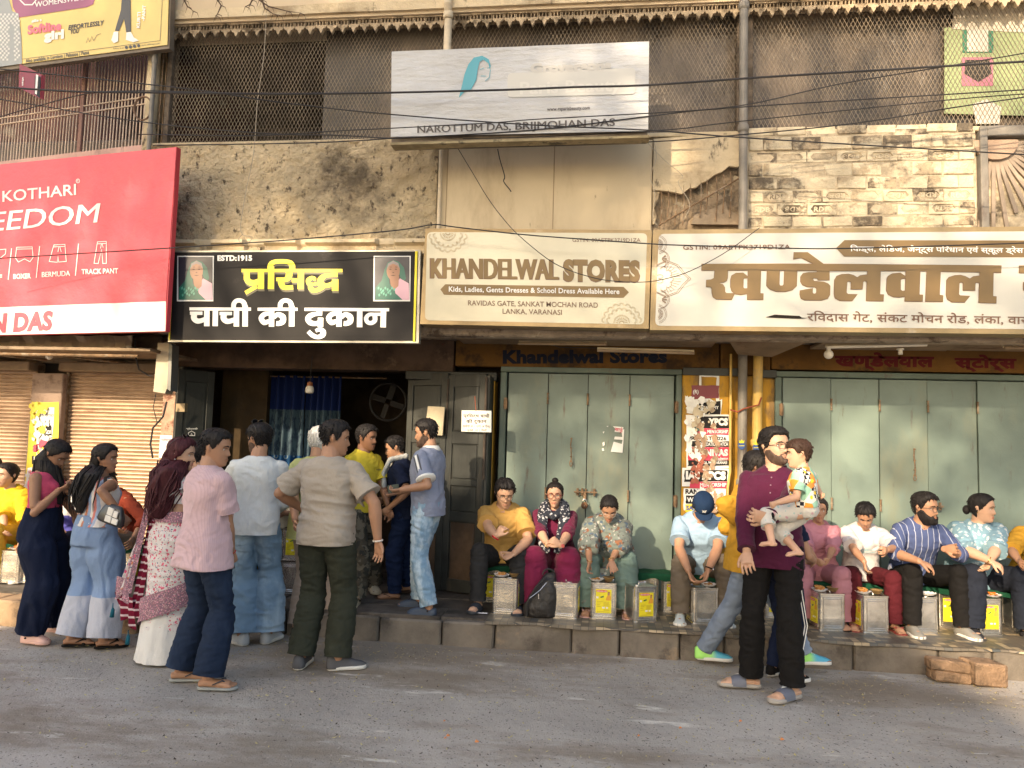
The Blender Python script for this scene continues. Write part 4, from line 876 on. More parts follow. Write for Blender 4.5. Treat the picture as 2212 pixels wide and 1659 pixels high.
mb = MB(); sq.text(mb, 'Kids, Ladies, Gents Dresses & School Dress Available Here', K1(338, 600), K1(1688, 620), 11, .006, .02); flat('ribbon_lettering', mb, c_white, t)
mb = MB(); sq.text(mb, 'GSTIN: 09AETPK3719D1ZA', K1(1316, 208), K1(1855, 208), 8.2, .0055, .008); sq.text(mb, 'RAVIDAS GATE, SANKAT MOCHAN ROAD', K1(490, 710), K1(1518, 728), 11, .0055, .009); sq.text(mb, 'LANKA, VARANASI', K1(763, 776), K1(1232, 785), 11, .0055, .009); flat('brown_lettering', mb, c_brown, t)

# Hindi cream sign
t = thing('shop_sign', 'long white and gold shop sign lettered in Hindi at the right', 'sign', (2, 6.35, 2.6))
mb = MB(); sq.slab(mb, [(1410.5, 497), (2300, 489), (2300, 723), (1403.5, 713)], .006, .2); obj('sign_box', mb, MATS['gold_frame'], t)
mb = MB(); sq.slab(mb, rrect((1423, 506), (2290, 500), (2290, 712), (1415, 704), 12), .009, .003); flat('white_face', mb, c_white_face, t)
T3 = tr((2730, 980), 3.456); T4 = tr((3300, 980), 3.022)
A3 = [[(1365, 55), (1552, 55), (1772, 215), (1640, 215), (1460, 125), (1360, 147)],
      [(290, 290), (467, 290), (463, 400), (450, 440), (410, 460), (345, 470), (400, 490), (425, 530), (428, 590), (445, 610), (560, 612), (517, 697), (310, 690), (265, 660), (250, 600), (250, 550), (235, 525), (173, 523), (176, 430), (240, 425), (280, 405)],
      [(675, 332), (580, 335), (520, 370), (505, 420), (503, 520), (520, 580), (570, 620), (640, 630), (745, 612), (745, 545), (690, 545), (675, 530), (678, 415), (690, 402), (750, 402), (742, 388)],
      [(742, 290), (915, 290), (905, 612), (948, 614), (945, 697), (730, 697)],
      [(1000, 290), (1170, 290), (1165, 490), (1180, 508), (1212, 508), (1228, 490), (1236, 290), (1408, 290), (1400, 510), (1340, 565), (1250, 588), (1120, 585), (1040, 555), (993, 510)],
      [(1680, 290), (1845, 290), (1845, 430), (1690, 430), (1680, 405), (1630, 402), (1622, 425), (1640, 445), (1770, 455), (1830, 480), (1855, 510), (1852, 630), (1820, 680), (1740, 705), (1510, 703), (1460, 680), (1445, 630), (1447, 573), (1618, 543), (1615, 600), (1630, 618), (1655, 618), (1670, 600), (1672, 545), (1650, 525), (1540, 522), (1480, 495), (1453, 450), (1455, 385), (1490, 340), (1560, 327), (1678, 325)]]
A4 = [[(-48, 376), (-20, 330), (40, 308), (120, 305), (180, 320), (222, 347), (260, 322), (350, 312), (345, 395), (310, 385), (290, 395), (282, 483), (147, 485), (150, 400), (125, 387), (100, 400), (92, 525), (110, 545), (220, 547), (160, 622), (15, 620), (-40, 590), (-52, 540)],
      [(345, 255), (498, 255), (490, 548), (535, 550), (530, 625), (328, 622), (338, 390)],
      [(735, 292), (640, 300), (590, 330), (575, 360), (568, 500), (590, 545), (650, 575), (720, 580), (800, 568), (800, 505), (760, 508), (735, 495), (735, 370), (760, 357), (808, 355), (802, 340)],
      [(800, 255), (968, 255), (957, 552), (1000, 553), (995, 630), (788, 628)], [(1048, 255), (1210, 258), (1198, 555), (1240, 560), (1237, 633), (1033, 630)],
      [(1283, 378), (1310, 345), (1380, 322), (1450, 318), (1510, 335), (1560, 362), (1600, 335), (1680, 325), (1676, 410), (1640, 403), (1622, 415), (1620, 498), (1480, 498), (1480, 410), (1455, 400), (1432, 412), (1427, 545), (1445, 562), (1555, 567), (1495, 640), (1345, 637), (1290, 600), (1277, 550)],
      [(1678, 268), (1838, 275), (1832, 570), (1873, 573), (1870, 650), (1665, 643)], [(2147, 207), (2500, 207), (2500, 292), (2145, 290)], [(2195, 405), (2500, 405), (2500, 500), (2195, 497)]]
bar_ = [T3(113, 213), T3(1200, 210), T3(2212, 215), T4(1932, 205), T4(1928, 287), T4(900, 268), T4(0, 266), T3(1200, 298), T3(113, 298)]
mb = MB(); md = MB()
for L_, T_ in ((A3, T3), (A4, T4)):
    for p in L_: sq.stroke(md, p+[p[0]], 10, .0125, T_)
    for p in L_: sq.poly(mb, p, .0150, T_)
sq.stroke(md, bar_+[bar_[0]], 1.6, .0125); sq.poly(mb, bar_, .0150)
flat('letter_outline', md, c_brown, t); flat('gold_lettering', mb, c_gold, t)
K2 = tr((2550, 850), 1.4926)
mb = MB(); sq.poly(mb, [(1105, 192), (1155, 145), (2400, 148), (2400, 245), (1153, 242)], .0125, K2); flat('ribbon', mb, c_gold, t)
mb = MB(); sq.text(mb, 'िकड्स, लेिडज, जैन्ट्स पिरधान एवं स्कूल ड्रेस उपलब्ध', K2(1187, 210), K2(2400, 222), 14, .0145, .015); flat('ribbon_lettering', mb, c_white, t)
mb = MB(); sq.text(mb, 'GSTIN: 09AETPK3719D1ZA', K2(207, 201), K2(838, 197), 9.5, .0135, .02); sq.text(mb, 'रिवदास गेट, संकट मोचन रोड, लंका, वाराणसी', K2(935, 618), K2(2400, 640), 22, .0135, .012); flat('brown_lettering', mb, c_brown, t)
mb = MB(); sq.poly(mb, [(690, 598), (745, 582), (890, 590), (905, 600), (940, 603), (890, 607), (760, 602)], .0136, K2); flat('tear', mb, M('tear_black', (.02, .015, .012), .9), t)
mb = MB(); c = (1421, 603)
for q in (1, .93): sq.stroke(mb, [(c[0]-3, c[1]-30*q), (c[0]+18*q, c[1]-40*q), (c[0]+44*q, c[1]-30*q), (c[0]+58*q, c[1]-12*q), (c[0]+71*q, c[1]), (c[0]+58*q, c[1]+12*q), (c[0]+44*q, c[1]+30*q), (c[0]+18*q, c[1]+40*q), (c[0]-3, c[1]+30*q)], .9, .0135)
for a in np.linspace(-62, 62, 15): sq.stroke(mb, [(c[0]+30*math.cos(R(a)), c[1]+26*math.sin(R(a))), (c[0]+(52-.25*abs(a))*math.cos(R(a)), c[1]+40*math.sin(R(a)))], .8, .0135)
for k in range(5): a = R(-72+36*k); sq.stroke(mb, [(c[0]+6+20*math.cos(a)+7*math.cos(a+b), c[1]+20*math.sin(a)+7*math.sin(a+b)) for b in np.linspace(-1.6, 1.6, 8)], .8, .0135)
sq.stroke(mb, arc(c[0]+4, c[1]-5, 7, 4, -150, 120), .9, .0135); sq.stroke(mb, arc(c[0]+4, c[1]+5, 7, 4, 150, -120), .9, .0135)
for cy in (529, 679):
    for q in (20, 17, 12): sq.stroke(mb, arc(1420, cy, q, q, -80, 80), .8, .0135)
    for a in range(-70, 71, 20): sq.stroke(mb, [(1420+4*math.cos(R(a)), cy+4*math.sin(R(a))), (1420+11*math.cos(R(a)), cy+11*math.sin(R(a)))], [.5, 1.8], .0135)
for cy in (560, 648):
    for q in (26, 23): sq.stroke(mb, arc(1420, cy, q, 20, -75, 75), .8, .0135)
    for a in (-35, 0, 35): sq.stroke(mb, [(1428+2*math.cos(R(a)), cy+2*math.sin(R(a))), (1428+12*math.cos(R(a)), cy+12*math.sin(R(a)))], [1, 4], .0135)
flat('lotus_ornament', mb, paint('ornament2', (.22, .14, .09)), t)

# white faded hoarding on the upper storey
sh = SP((0, 6.1, 0), (0, 1, 0))
t = thing('hoarding', 'faded white cloth hoarding with black names and a blue sketch of a woman', 'sign', (-.7, 6.1, 4.2))
mb = MB(); sh.slab(mb, [(846, 113), (1403, 91), (1399, 296), (844, 312)], -.02, .12); obj('hoarding_frame', mb, M('grey_frame', (.20, .16, .12), .7, metal=.2, var=(6, .3)), t)
mb = MB(); sh.slab(mb, [(844, 309), (1402, 293), (1403, 298), (844, 314)], .01, .12); obj('bottom_ledge', mb, M('stained_ledge', (.34, .28, .17), .8, var=(6, .3), dirt=((.08, .07, .05), 6, .5, .66)), t)
mb = MB()
def hf(a, b):
    u = 847+(1402-847)*a-2*b*1; v = (113-22*a)*(1-b)+(297-13*a)*b
    w = .012*math.sin(a*23+b*9)*math.exp(-((b-.15)/.2)**2)+.02*math.exp(-((a)/.12)**2-((b-1)/.25)**2)*math.sin(a*90)+.02*math.exp(-((a-1)/.12)**2-((b-1)/.2)**2)*math.sin(b*70+a*50)+.01*fnoise(np.array([[a*6, b*3, 1]]), 1, 2)[0]
    return tuple(sh.pt(u, v, .012+max(0, w)*.12))
mb.grid(hf, 110, 40); flat('cloth_face', mb, M('white_cloth', (.50, .50, .51), .45, var=(1.0, .12), dirt=((.33, .31, .29), 2.2, .56, .76, (.5, 1, 1.6)), bump=(2.5, .05, (.5, 1, 2)), bump2=(9, .01)), t).data.shade_smooth()
H2 = tr((1000, 0), 2.011); H3 = tr((2000, 0), 1.843); o_ = .0195
mb = MB(); sh.text(mb, 'NAROTTUM DAS,', H2(1300, 1060), H2(2035, 1036), 15.5, o_, .045); sh.text(mb, 'BRIJMOHAN DAS', H3(58, 949), H3(775, 919), 16, o_, .045); sh.text(mb, 'www.gsparisbeauty.com', H3(285, 812), H3(595, 800), 7.5, o_, .02); flat('black_lettering', mb, paint('grey_ink', (.075, .065, .065)), t)
mb = MB(); sh.text(mb, 'Groversons', H3(165, 535), H3(750, 512), 20, o_, .06); flat('faded_lettering', mb, paint('faded', (.52, .50, .47)), t)
mb = MB(); sh.poly(mb, rrect(H3(0, 540), H3(925, 500), H3(925, 690), H3(0, 715), 10), .0185); flat('faded_box', mb, paint('faded_box', (.56, .545, .51)), t)
mb = MB(); sh.text(mb, 'Paris Beauty', H3(90, 690), H3(820, 665), 26, o_, .02); flat('faded_lettering', mb, paint('faded2', (.62, .60, .56)), t)
mb = MB(); sh.poly(mb, [(1625, 785), (1650, 690), (1670, 600), (1700, 520), (1745, 465), (1810, 450), (1862, 478), (1878, 530), (1872, 560), (1858, 510), (1820, 482), (1790, 500), (1775, 560), (1765, 640), (1725, 715), (1665, 740)], o_, H2)
for q in ([(1790, 562), (1825, 548)], [(1850, 548), (1872, 545)], [(1800, 610), (1840, 612)], [(1875, 560), (1868, 620), (1835, 650)]): sh.stroke(mb, q, 5, o_, H2)
flat('blue_sketch', mb, paint('sketch_blue', (.07, .33, .42)), t)

# red billboard at the left
ra = Vector((-3.86, 6.2, 0)); rb = Vector((-5.94, 6.6, 0)); rd = (ra-rb).normalized(); rn = (-rd.y, rd.x, 0)
sr = SP(ra, rn)
t = thing('billboard', 'large red billboard with white lettering and underwear icons at the left', 'sign', (-5, 6.4, 2.5))
mb = MB(); sr.slab(mb, [(-170, 372), (381.5, 317), (357.5, 716), (-170, 728)], -.004, .05); obj('billboard_box', mb, M('red_edge', (.45, .03, .05), .5), t)
Q = tr((0, 550), 2.011)
mb = MB(); sr.slab(mb, [(-170, 372), (381, 317.5), Q(1313, 1280), Q(0, 1328), (-170, 673)], .0, .003); flat('red_face', mb, c_red, t)
mb = MB(); sr.slab(mb, [(-170, 673.2), Q(0, 1328.5), Q(1313, 1280.5), (357, 715), (-170, 727)], .001, .003); flat('white_strip', mb, c_white, t)
mb = MB(); sr.text(mb, 'KOTHARI', Q(22, 493), Q(605, 436), 23.5, .004, .012); sr.text(mb, 'FREEDOM', Q(-360, 752), Q(770, 655), 41, .004, .018, .18)
for u_, v_ in (((95, 862), (68, 1110)), ((317, 845), (290, 1095)), ((625, 825), (600, 1078))): sr.stroke(mb, [u_, v_], 7, .004, Q)
sr.text(mb, 'BRIEF', Q(-130, 1114), Q(20, 1108), 10.5, .004, .03); sr.text(mb, 'BOXER', Q(108, 1103), Q(248, 1097), 10.5, .004, .03); sr.text(mb, 'BERMUDA', Q(335, 1090), Q(557, 1078), 11, .004, .03); sr.text(mb, 'TRACK PANT', Q(648, 1066), Q(938, 1058), 11, .004, .03); sr.text(mb, 'R', Q(614, 336), Q(626, 335), 4.5, .004)
for q in ([(620+14*math.cos(a), 328+15*math.sin(a)) for a in np.linspace(0, 2*PI, 14)], [(135, 853), (258, 850), (265, 935), (240, 968), (197, 945), (150, 970), (125, 938), (135, 853)], [(133, 868), (260, 865)], [(430, 835), (517, 830), (528, 965), (468, 970), (463, 920), (456, 972), (393, 965), (430, 835)], [(427, 850), (519, 846)], [(470, 850), (462, 890)], [(478, 850), (488, 890)], [(775, 810), (845, 807), (845, 980), (818, 982), (808, 870), (780, 982), (748, 980), (775, 810)], [(772, 826), (846, 823)], [(806, 826), (800, 862)], [(812, 826), (820, 855)], [(0, 872), (50, 868), (48, 905), (10, 935), (-15, 970)]): sr.stroke(mb, q, 5, .004, Q)
flat('white_lettering', mb, c_white, t)
mb = MB(); sr.text(mb, 'N DAS', Q(-70, 1525), Q(412, 1500), 40, .005, .05, .1); flat('red_lettering', mb, c_red, t)

# yellow billboard top left
ya = Vector((-4.15, 6.4, 0)); yb = Vector((-6.1, 6.72, 0)); yd = (ya-yb).normalized(); sy = SP(ya, (-yd.y, yd.x, 0)); V = tr((0, 0), 2.011)
t = thing('billboard', 'yellow fashion billboard with purple band at the top left corner', 'sign', (-5.2, 6.5, 5.2))
mb = MB(); sy.slab(mb, [(-180, -260), V(1370, -900), V(1335, 380), V(1200, 395), (-180, 176)], -.01, .06); obj('billboard_box', mb, M('board_frame', (.16, .13, .10), .6, metal=.3, var=(5, .2)), t)
mb = MB(); sy.slab(mb, [(-180, -260), V(1360, -900), V(1325, 355), V(175, 505), (-180, 165)], .0, .003); flat('yellow_face', mb, c_ylw, t)
mb = MB(); sy.poly(mb, [(90, -60), (105, 60), (150, 140), (690, 58), (740, 35), (770, -60)], .004, V); flat('purple_band', mb, c_purple, t)
mb = MB(); sy.stroke(mb, [(175, 470), (1270, 322), (1290, -60)], 3, .004, V); sy.text(mb, 'EFFORTLESSLY', V(543, 238), V(822, 198), 10, .004, .03, .15); sy.text(mb, 'YOU', V(555, 272), V(625, 261), 10, .004, .03, .15); sy.text(mb, 'Also available in Leggings | Palazzos | Pants', V(205, 497), V(707, 428), 7.5, .004, .02)
sy.text(mb, 'Follow us on', V(900, 393), V(985, 385), 3.6, .004); sy.text(mb, 'www.softlinegirl.com', V(1122, 366), V(1268, 350), 3.6, .004); sy.stroke(mb, [(685, 340), (700, 300), (712, 335), (730, 290), (745, 325), (770, 280), (800, 268)], 3, .004, V)
for x_ in (1003, 1035, 1067, 1100): sy.poly(mb, [(x_+13*math.cos(a), 377-(x_-1003)*.15+13*math.sin(a)) for a in np.linspace(0, 2*PI, 13)[:-1]], .004, V)
sy.poly(mb, [(970, -60), (1036, -60), (1040, 252), (1002, 258), (985, 150), (945, 248), (912, 246), (960, 80)], .004, V); flat('dark_print', mb, c_dk, t)
mb = MB(); sy.text(mb, 'WOMENSWEAR', V(280, 60), V(690, -2), 11.5, .006, .03); sy.text(mb, 'girl', V(352, 318), V(510, 303), 19, .006, .06); sy.text(mb, '#Be a', V(255, 182), V(335, 168), 6, .006, .05); sy.text(mb, 'KURTI', V(1110, 225), V(1118, 98), 7, .006, .04, vert=(-1, 0)); sy.text(mb, '-PANT', V(1150, 168), V(1158, 42), 7, .006, .04, vert=(-1, 0))
sy.poly(mb, [(905, 255), (940, 252), (940, 330), (905, 345), (885, 320)], .006, V); sy.poly(mb, [(1005, 260), (1040, 255), (1065, 300), (1105, 325), (1060, 337), (1000, 318)], .006, V); sy.stroke(mb, [(150, -10), (200, 40), (260, 40), (300, -10)], 9, .006, V); flat('white_print', mb, c_white, t)
mb = MB(); sy.text(mb, 'Softline', V(222, 272), V(490, 236), 19, .006, .05); flat('rose_lettering', mb, c_pink, t)
mb = MB(); sy.poly(mb, [(-700, -60), (60, -60), (100, 90), (150, 110), (172, 300), (178, 505), (-700, 630)], .004, V); flat('model_print', mb, paint('print_grey', (.30, .32, .33)), t)
mb = MB()
for i in range(14):
    for j in range(22):
        if (i+j) % 2 == 0:
            x_, y_ = -60+i*16+4*math.sin(j), 110+j*17
            if x_+15 < 165 and not (70 < x_ < 110 and j > 4): sy.poly(mb, [(x_, y_), (x_+15, y_-1), (x_+15, y_+15), (x_, y_+16)], .0055, V)
flat('checked_shirt_print', mb, paint('check_print', (.62, .62, .6)), t)

# small red hanging sign with black letters
t = thing('hanging_sign', 'small red and black projecting sign under the yellow billboard', 'sign', P3(65, 175, 6.35))
se = SP((WX(62, 170, 6.35), 6.35, 0), (.55, .83, 0)); mb = MB(); se.slab(mb, [(155, 505), (328, 590), (320, 782), (148, 695)], 0, .03, V); obj('sign_panel', mb, paint('dark_red_panel', (.25, .02, .03)), t)
mb = MB(); se.poly(mb, [(280, 600), (326, 610), (318, 778), (275, 745)], .003, V); flat('black_band', mb, c_black, t)
mb = MB(); se.text(mb, 'macho', V(178, 680), V(182, 612), 4, .005, .03, vert=(1, 0)); se.poly(mb, [(290, 590), (308, 597), (296, 750), (280, 742)], .0045, V); flat('white_print', mb, c_white, t)

# painted names on the beams
def beamtext(parts, mat, parent=gw):
    sb_ = SP((0, YW-.0215, 0), (0, 1, 0)); mb = MB()
    for (s_, a, b, h, bo) in parts: sb_.text(mb, s_, a, b, h, .0, bo)
    flat('painted_lettering', mb, mat, parent)
beamtext([('Khandelwal Stores', (1086, 784), (1441, 782), 28, .05)], paint('navy_paint', (.008, .012, .028), .7))
beamtext([('खण्डेलवाल', (1803, 790), (2018, 792), 30, .05), ('स्टोर्स', (2062, 793), (2196, 795), 28, .05)], paint('maroon_paint', (.10, .008, .01), .7))

# placards and boards hung on the black door
sd = SP((pb[0], pb[1]-.02, 0), ((pc[1]-pb[1])*-1, pc[0]-pb[0], 0))
t = thing('price_placard', 'small white placard with black Hindi prices hung on the black door', 'placard', sd.pt(1034, 910, .04))
mb = MB(); sd.slab(mb, [(1003, 887), (1066.5, 888), (1066.5, 934), (1002, 932.5)], .045, .008); obj('placard_board', mb, c_white, t)
mb = MB(); sd.text(mb, 'प्रिसद्ध चाची', (1007, 902), (1063, 902.5), 9, .048, .02); sd.text(mb, 'की दुकान', (1013, 914), (1057, 914), 9, .048, .02); flat('black_lettering', mb, c_dk, t)
mb = MB(); sd.text(mb, 'कचौडी 80 रु प्लेट (4 पीस)', (1006, 923.5), (1064, 924), 6.5, .048, .008); sd.text(mb, 'जलेबी 200 रु िकलो', (1015, 932), (1057, 932), 6, .048, .008); flat('grey_lettering', mb, paint('grey_ink2', (.18, .17, .17)), t)
mb = MB(); p_ = sd.pt(1034, 888, .045); mb.tube([p_, p_+Vector((-.01, .01, .06)), p_+Vector((-.02, .02, .14))], .004, 5); obj('red_string', mb, MATS['red_rope'], t)
sd2 = SP((pa[0], pa[1]-.04, 0), ((pb[1]-pa[1])*-1, pb[0]-pa[0], 0))
t = thing('blank_board', 'blank grimy cream board hung on the left leaf of the black door', 'board', sd2.pt(945, 910, .03))
mb = MB(); sd2.slab(mb, [(931, 878), (967, 880), (962, 941), (923, 939)], .05, .01); obj('board', mb, M('grimy_cream', (.52, .44, .31), .6, var=(4, .15), dirt=((.30, .22, .14), 7, .52, .7)), t)
t = thing('house_nameplate', 'white stencilled numberplate on the black door leaf behind the saree woman', 'sticker', P3(409, 932, 7.2))
sl_ = SP((qa[0], qa[1]-.03, 0), (-(qb[1]-qa[1]), qb[0]-qa[0], 0)); mb = MB(); sl_.text(mb, 'श्रीरामजी', (400, 928), (425, 928), 4, .02, .02); sl_.stroke(mb, [(405, 941), (405, 935), (412, 931), (419, 935), (419, 941), (405, 941)], 1.3, .02); sl_.stroke(mb, [(410, 941), (412, 936), (414, 941)], 1, .02); flat('stencil', mb, c_white, t)
t = thing('notice', 'small white Hindi notice half hidden behind the hair of the saree woman', 'notice', P3(352, 945, 7.2)); mb = MB(); sn_ = SP((0, 7.21, 0), (0, 1, 0)); sn_.slab(mb, [(346, 940), (372, 941), (370, 990), (343, 989)], 0, .006); obj('paper', mb, c_white, t)
mb = MB(); sn_.text(mb, 'प्रिसद्ध', (348, 953), (369, 953), 7, .003, .01); flat('lettering', mb, paint('violet_ink', (.12, .06, .14)), t)
# torn posters
def posters(nm, label, Y, sheets, scraps, seed):
    sx = SP((0, Y, 0), (0, 1, 0)); t = thing(nm, label, 'posters', P3(sheets[0][0][0][0], 1000, Y)); rg = np.random.default_rng(seed); o = 0
    for pts, c, texts in sheets:
        o += .0012; n = len(pts); e = []
        for i in range(n):
            a = Vector(pts[i]); b = Vector(pts[(i+1) % n])
            for q in np.linspace(0, 1, 5)[:-1]: w = a.lerp(b, q); e.append((w.x+rg.uniform(-.9, .9), w.y+rg.uniform(-.9, .9)))
        mb = MB(); sx.poly(mb, e, o); sh_ = flat('poster', mb, c, t)
        for (s_, a, b, h, bo, cc) in texts:
            mb = MB(); sx.text(mb, s_, a, b, h, o+.0005, bo); flat('lettering', mb, cc, sh_)
    for k, (cx, cy, rx, ry, cc, n_) in enumerate(scraps):
        for j in range(n_):
            o += .0004; x_, y_ = cx+rx*rg.uniform(-1, 1), cy+ry*rg.uniform(-1, 1); sz = rg.uniform(2.5, 9); m_ = 9
            pts = [(x_+sz*rg.uniform(.35, 1.1)*math.cos(2*PI*i/m_)*1.0, y_+sz*rg.uniform(.4, 1.5)*math.sin(2*PI*i/m_)) for i in range(m_)]
            if k % 1 == 0 and min(p[0] for p in pts) > cx-rx-6:
                mb = MB(); sx.poly(mb, pts, .012+o*.25); flat('torn_scrap', mb, cc, t)
    return t
pw, pk, prd, py, pt_ = c_white, c_black, paint('poster_red', (.60, .04, .09)), paint('poster_yellow', (.72, .56, .03)), M('torn_wall', (.36, .24, .16), .95, var=(8, .3), dirt=((.5, .42, .3), 9, .5, .6))
dg_ = paint('poster_green', (.05, .10, .08))
posters('torn_posters', 'torn coaching posters in black red and white pasted on the yellow pillar', YW-.053, [
    ([(1510, 808), (1553, 808), (1553, 880), (1510, 880)], pw, []), ([(1514, 813), (1548, 815), (1546, 870), (1516, 850)], m_yellow, []), ([(1494, 832), (1553, 833), (1553, 860), (1494, 862)], paint('dark_red_sheet', (.2, .02, .03)), [('(R)', (1497, 850), (1509, 850), 8, .02, pw)]),
    ([(1484, 866), (1508, 862), (1515, 880), (1560, 862), (1556, 900), (1484, 892)], pw, []), ([(1510, 870), (1556, 866), (1556, 905), (1505, 905)], pk, [('ACADEMY', (1512, 884), (1552, 884), 7, .04, pw)]),
    ([(1482, 896), (1577, 896), (1577, 1012), (1482, 1010)], pw, []), ([(1500, 899), (1574, 899), (1574, 925), (1520, 925)], pk, [('YPCS', (1530, 918), (1572, 918), 15, .07, pw)]), ([(1498, 925), (1574, 926), (1574, 940), (1498, 940)], prd, [('MENTORSHIP', (1528, 936), (1572, 936), 7.5, .03, pw)]),
    ([(1486, 941), (1574, 941), (1574, 952), (1486, 952)], pw, [('PRE - P.T 2026', (1486, 950), (1569, 951), 8, .04, pk)]), ([(1494, 953), (1574, 954), (1574, 965), (1494, 965)], pk, [('FOUNDATION BATCH', (1508, 963), (1572, 963), 7.5, .03, pw)]),
    ([(1486, 966), (1575, 966), (1575, 994), (1486, 994)], prd, [('SHRINIVAS', (1488, 984), (1572, 984), 14, .06, pw), ('Academy', (1540, 993), (1572, 993), 6, .03, pw)]), ([(1486, 994), (1575, 995), (1575, 1006), (1486, 1006)], pk, [('LANKA, 9415 VARANASI', (1508, 1002), (1570, 1002), 6, .03, pw)]),
    ([(1474, 1010), (1577, 1012), (1575, 1052), (1472, 1050)], pw, []), ([(1478, 1015), (1571, 1016), (1570, 1040), (1478, 1040)], pk, [('IAS / PCS', (1481, 1034), (1567, 1035), 17, .07, pw)]), ([(1490, 1040), (1570, 1041), (1570, 1054), (1490, 1054)], prd, [('MENTORSHIP', (1512, 1051), (1568, 1051), 8, .03, pw)]),
    ([(1476, 1054), (1568, 1056), (1564, 1104), (1476, 1102)], pw, [('RANKERS', (1480, 1066), (1540, 1066), 10, .05, pk)]), ([(1481, 1070), (1545, 1071), (1545, 1088), (1481, 1088)], pk, [('WE NEED', (1484, 1084), (1540, 1084), 10, .05, pw)]), ([(1480, 1089), (1504, 1089), (1504, 1106), (1480, 1106)], py, [('SAS', (1482, 1101), (1502, 1101), 9, .05, paint('blue_ink', (.05, .08, .3)))]),
    ([(1492, 906), (1522, 922), (1500, 937)], dg_, [])],
    [(1495, 875, 12, 14, pw, 16), (1510, 950, 14, 40, pt_, 46), (1505, 1005, 14, 36, M('torn_red', (.36, .12, .08), .9, var=(8, .3)), 18), (1530, 1045, 12, 40, pt_, 26), (1545, 958, 7, 40, pt_, 12), (1500, 930, 18, 70, pw, 34), (1530, 1080, 26, 24, pw, 20), (1548, 1085, 20, 20, pt_, 26), (1520, 900, 24, 30, MATS['grimy_cream'], 22)], 4)
posters('torn_posters', 'yellow and white torn posters pasted on the pillar between the rolling shutters', 7.257, [
    ([(68, 868), (128, 868), (124, 1100), (48, 1105)], py, []), ([(86, 880), (118, 880), (112, 960), (84, 955)], pw, [('WANTED', (90, 900), (116, 900), 6, .02, c_dk)]), ([(80, 930), (112, 925), (108, 1000), (78, 1000)], pw, []), ([(74, 960), (106, 958), (104, 975), (72, 976)], prd, [('ANNE', (80, 971), (104, 970), 10, .04, pw)]),
    ([(70, 985), (88, 984), (88, 1002), (70, 1003)], pk, [('1', (74, 1000), (84, 1000), 14, .06, pw)]), ([(98, 920), (112, 918), (112, 940), (96, 942)], pk, [('ND!', (98, 938), (111, 937), 8, .03, pw)]), ([(60, 1010), (90, 1008), (84, 1060), (56, 1062)], pw, [('मेला', (62, 1024), (80, 1024), 9, .02, prd)]), ([(98, 1020), (118, 1020), (116, 1090), (96, 1090)], pw, []), ([(104, 962), (114, 962), (114, 970), (104, 970)], prd, [])],
    [(92, 920, 20, 36, pw, 22), (86, 960, 18, 50, py, 18), (95, 980, 20, 40, paint('grey_scrap', (.35, .3, .3)), 14), (90, 890, 26, 20, py, 14), (90, 1000, 22, 50, prd, 8), (78, 1040, 22, 40, pw, 12)], 9)
# torn handbill on the teal door, round stickers on pipes
t = thing('torn_handbill', 'torn white handbill with red Hindi letters on the left teal door', 'handbill', P3(1335, 960, YW)); sx = SP((0, YW+.012, 0), (0, 1, 0)); mb = MB(); Tn = tr((2100, 1330), 2.212)
for p in ([(693, 770), (785, 778), (783, 800), (793, 797), (778, 1003), (675, 993), (700, 905), (770, 925), (778, 890), (703, 885), (710, 860), (775, 865), (770, 825), (708, 820), (712, 790)], [(637, 770), (655, 768), (648, 777)], [(605, 820), (620, 815), (612, 835)], [(602, 915), (620, 905), (622, 935), (606, 945)], [(598, 965), (612, 962), (618, 985), (600, 985)]): sx.poly(mb, p, .003, Tn)
hb = flat('paper', mb, c_white, t); mb = MB(); sx.text(mb, 'नमस्ते', Tn(710, 812), Tn(778, 822), 10, .0045, .04); flat('red_lettering', mb, prd, t)
for (u, v, x_, lab) in ((1602, 962, 7.215, 'round blue crown sticker on the grey pipe'), (1634, 966, 7.23, 'round blue crown sticker on the yellow pipe')):
    s_ = SP((0, x_, 0), (0, 1, 0)); t = thing('pipe_sticker', lab, 'sticker', P3(u, v, x_), 'blue stickers on the pipes')
    mb = MB(); s_.poly(mb, [(u+8*math.cos(a), v+9*math.sin(a)) for a in np.linspace(0, 2*PI, 19)[:-1]], .001); flat('disc', mb, paint('sticker_blue', (.04, .09, .26)), t)
    mb = MB(); s_.poly(mb, [(u-5, v-5), (u-6, v-12), (u-3, v-8), (u, v-13), (u+3, v-8), (u+6, v-12), (u+5, v-5)], .002); s_.stroke(mb, [(u-6, v+1), (u+6, v+1)], 1.2, .002); flat('crown', mb, c_yel, t)
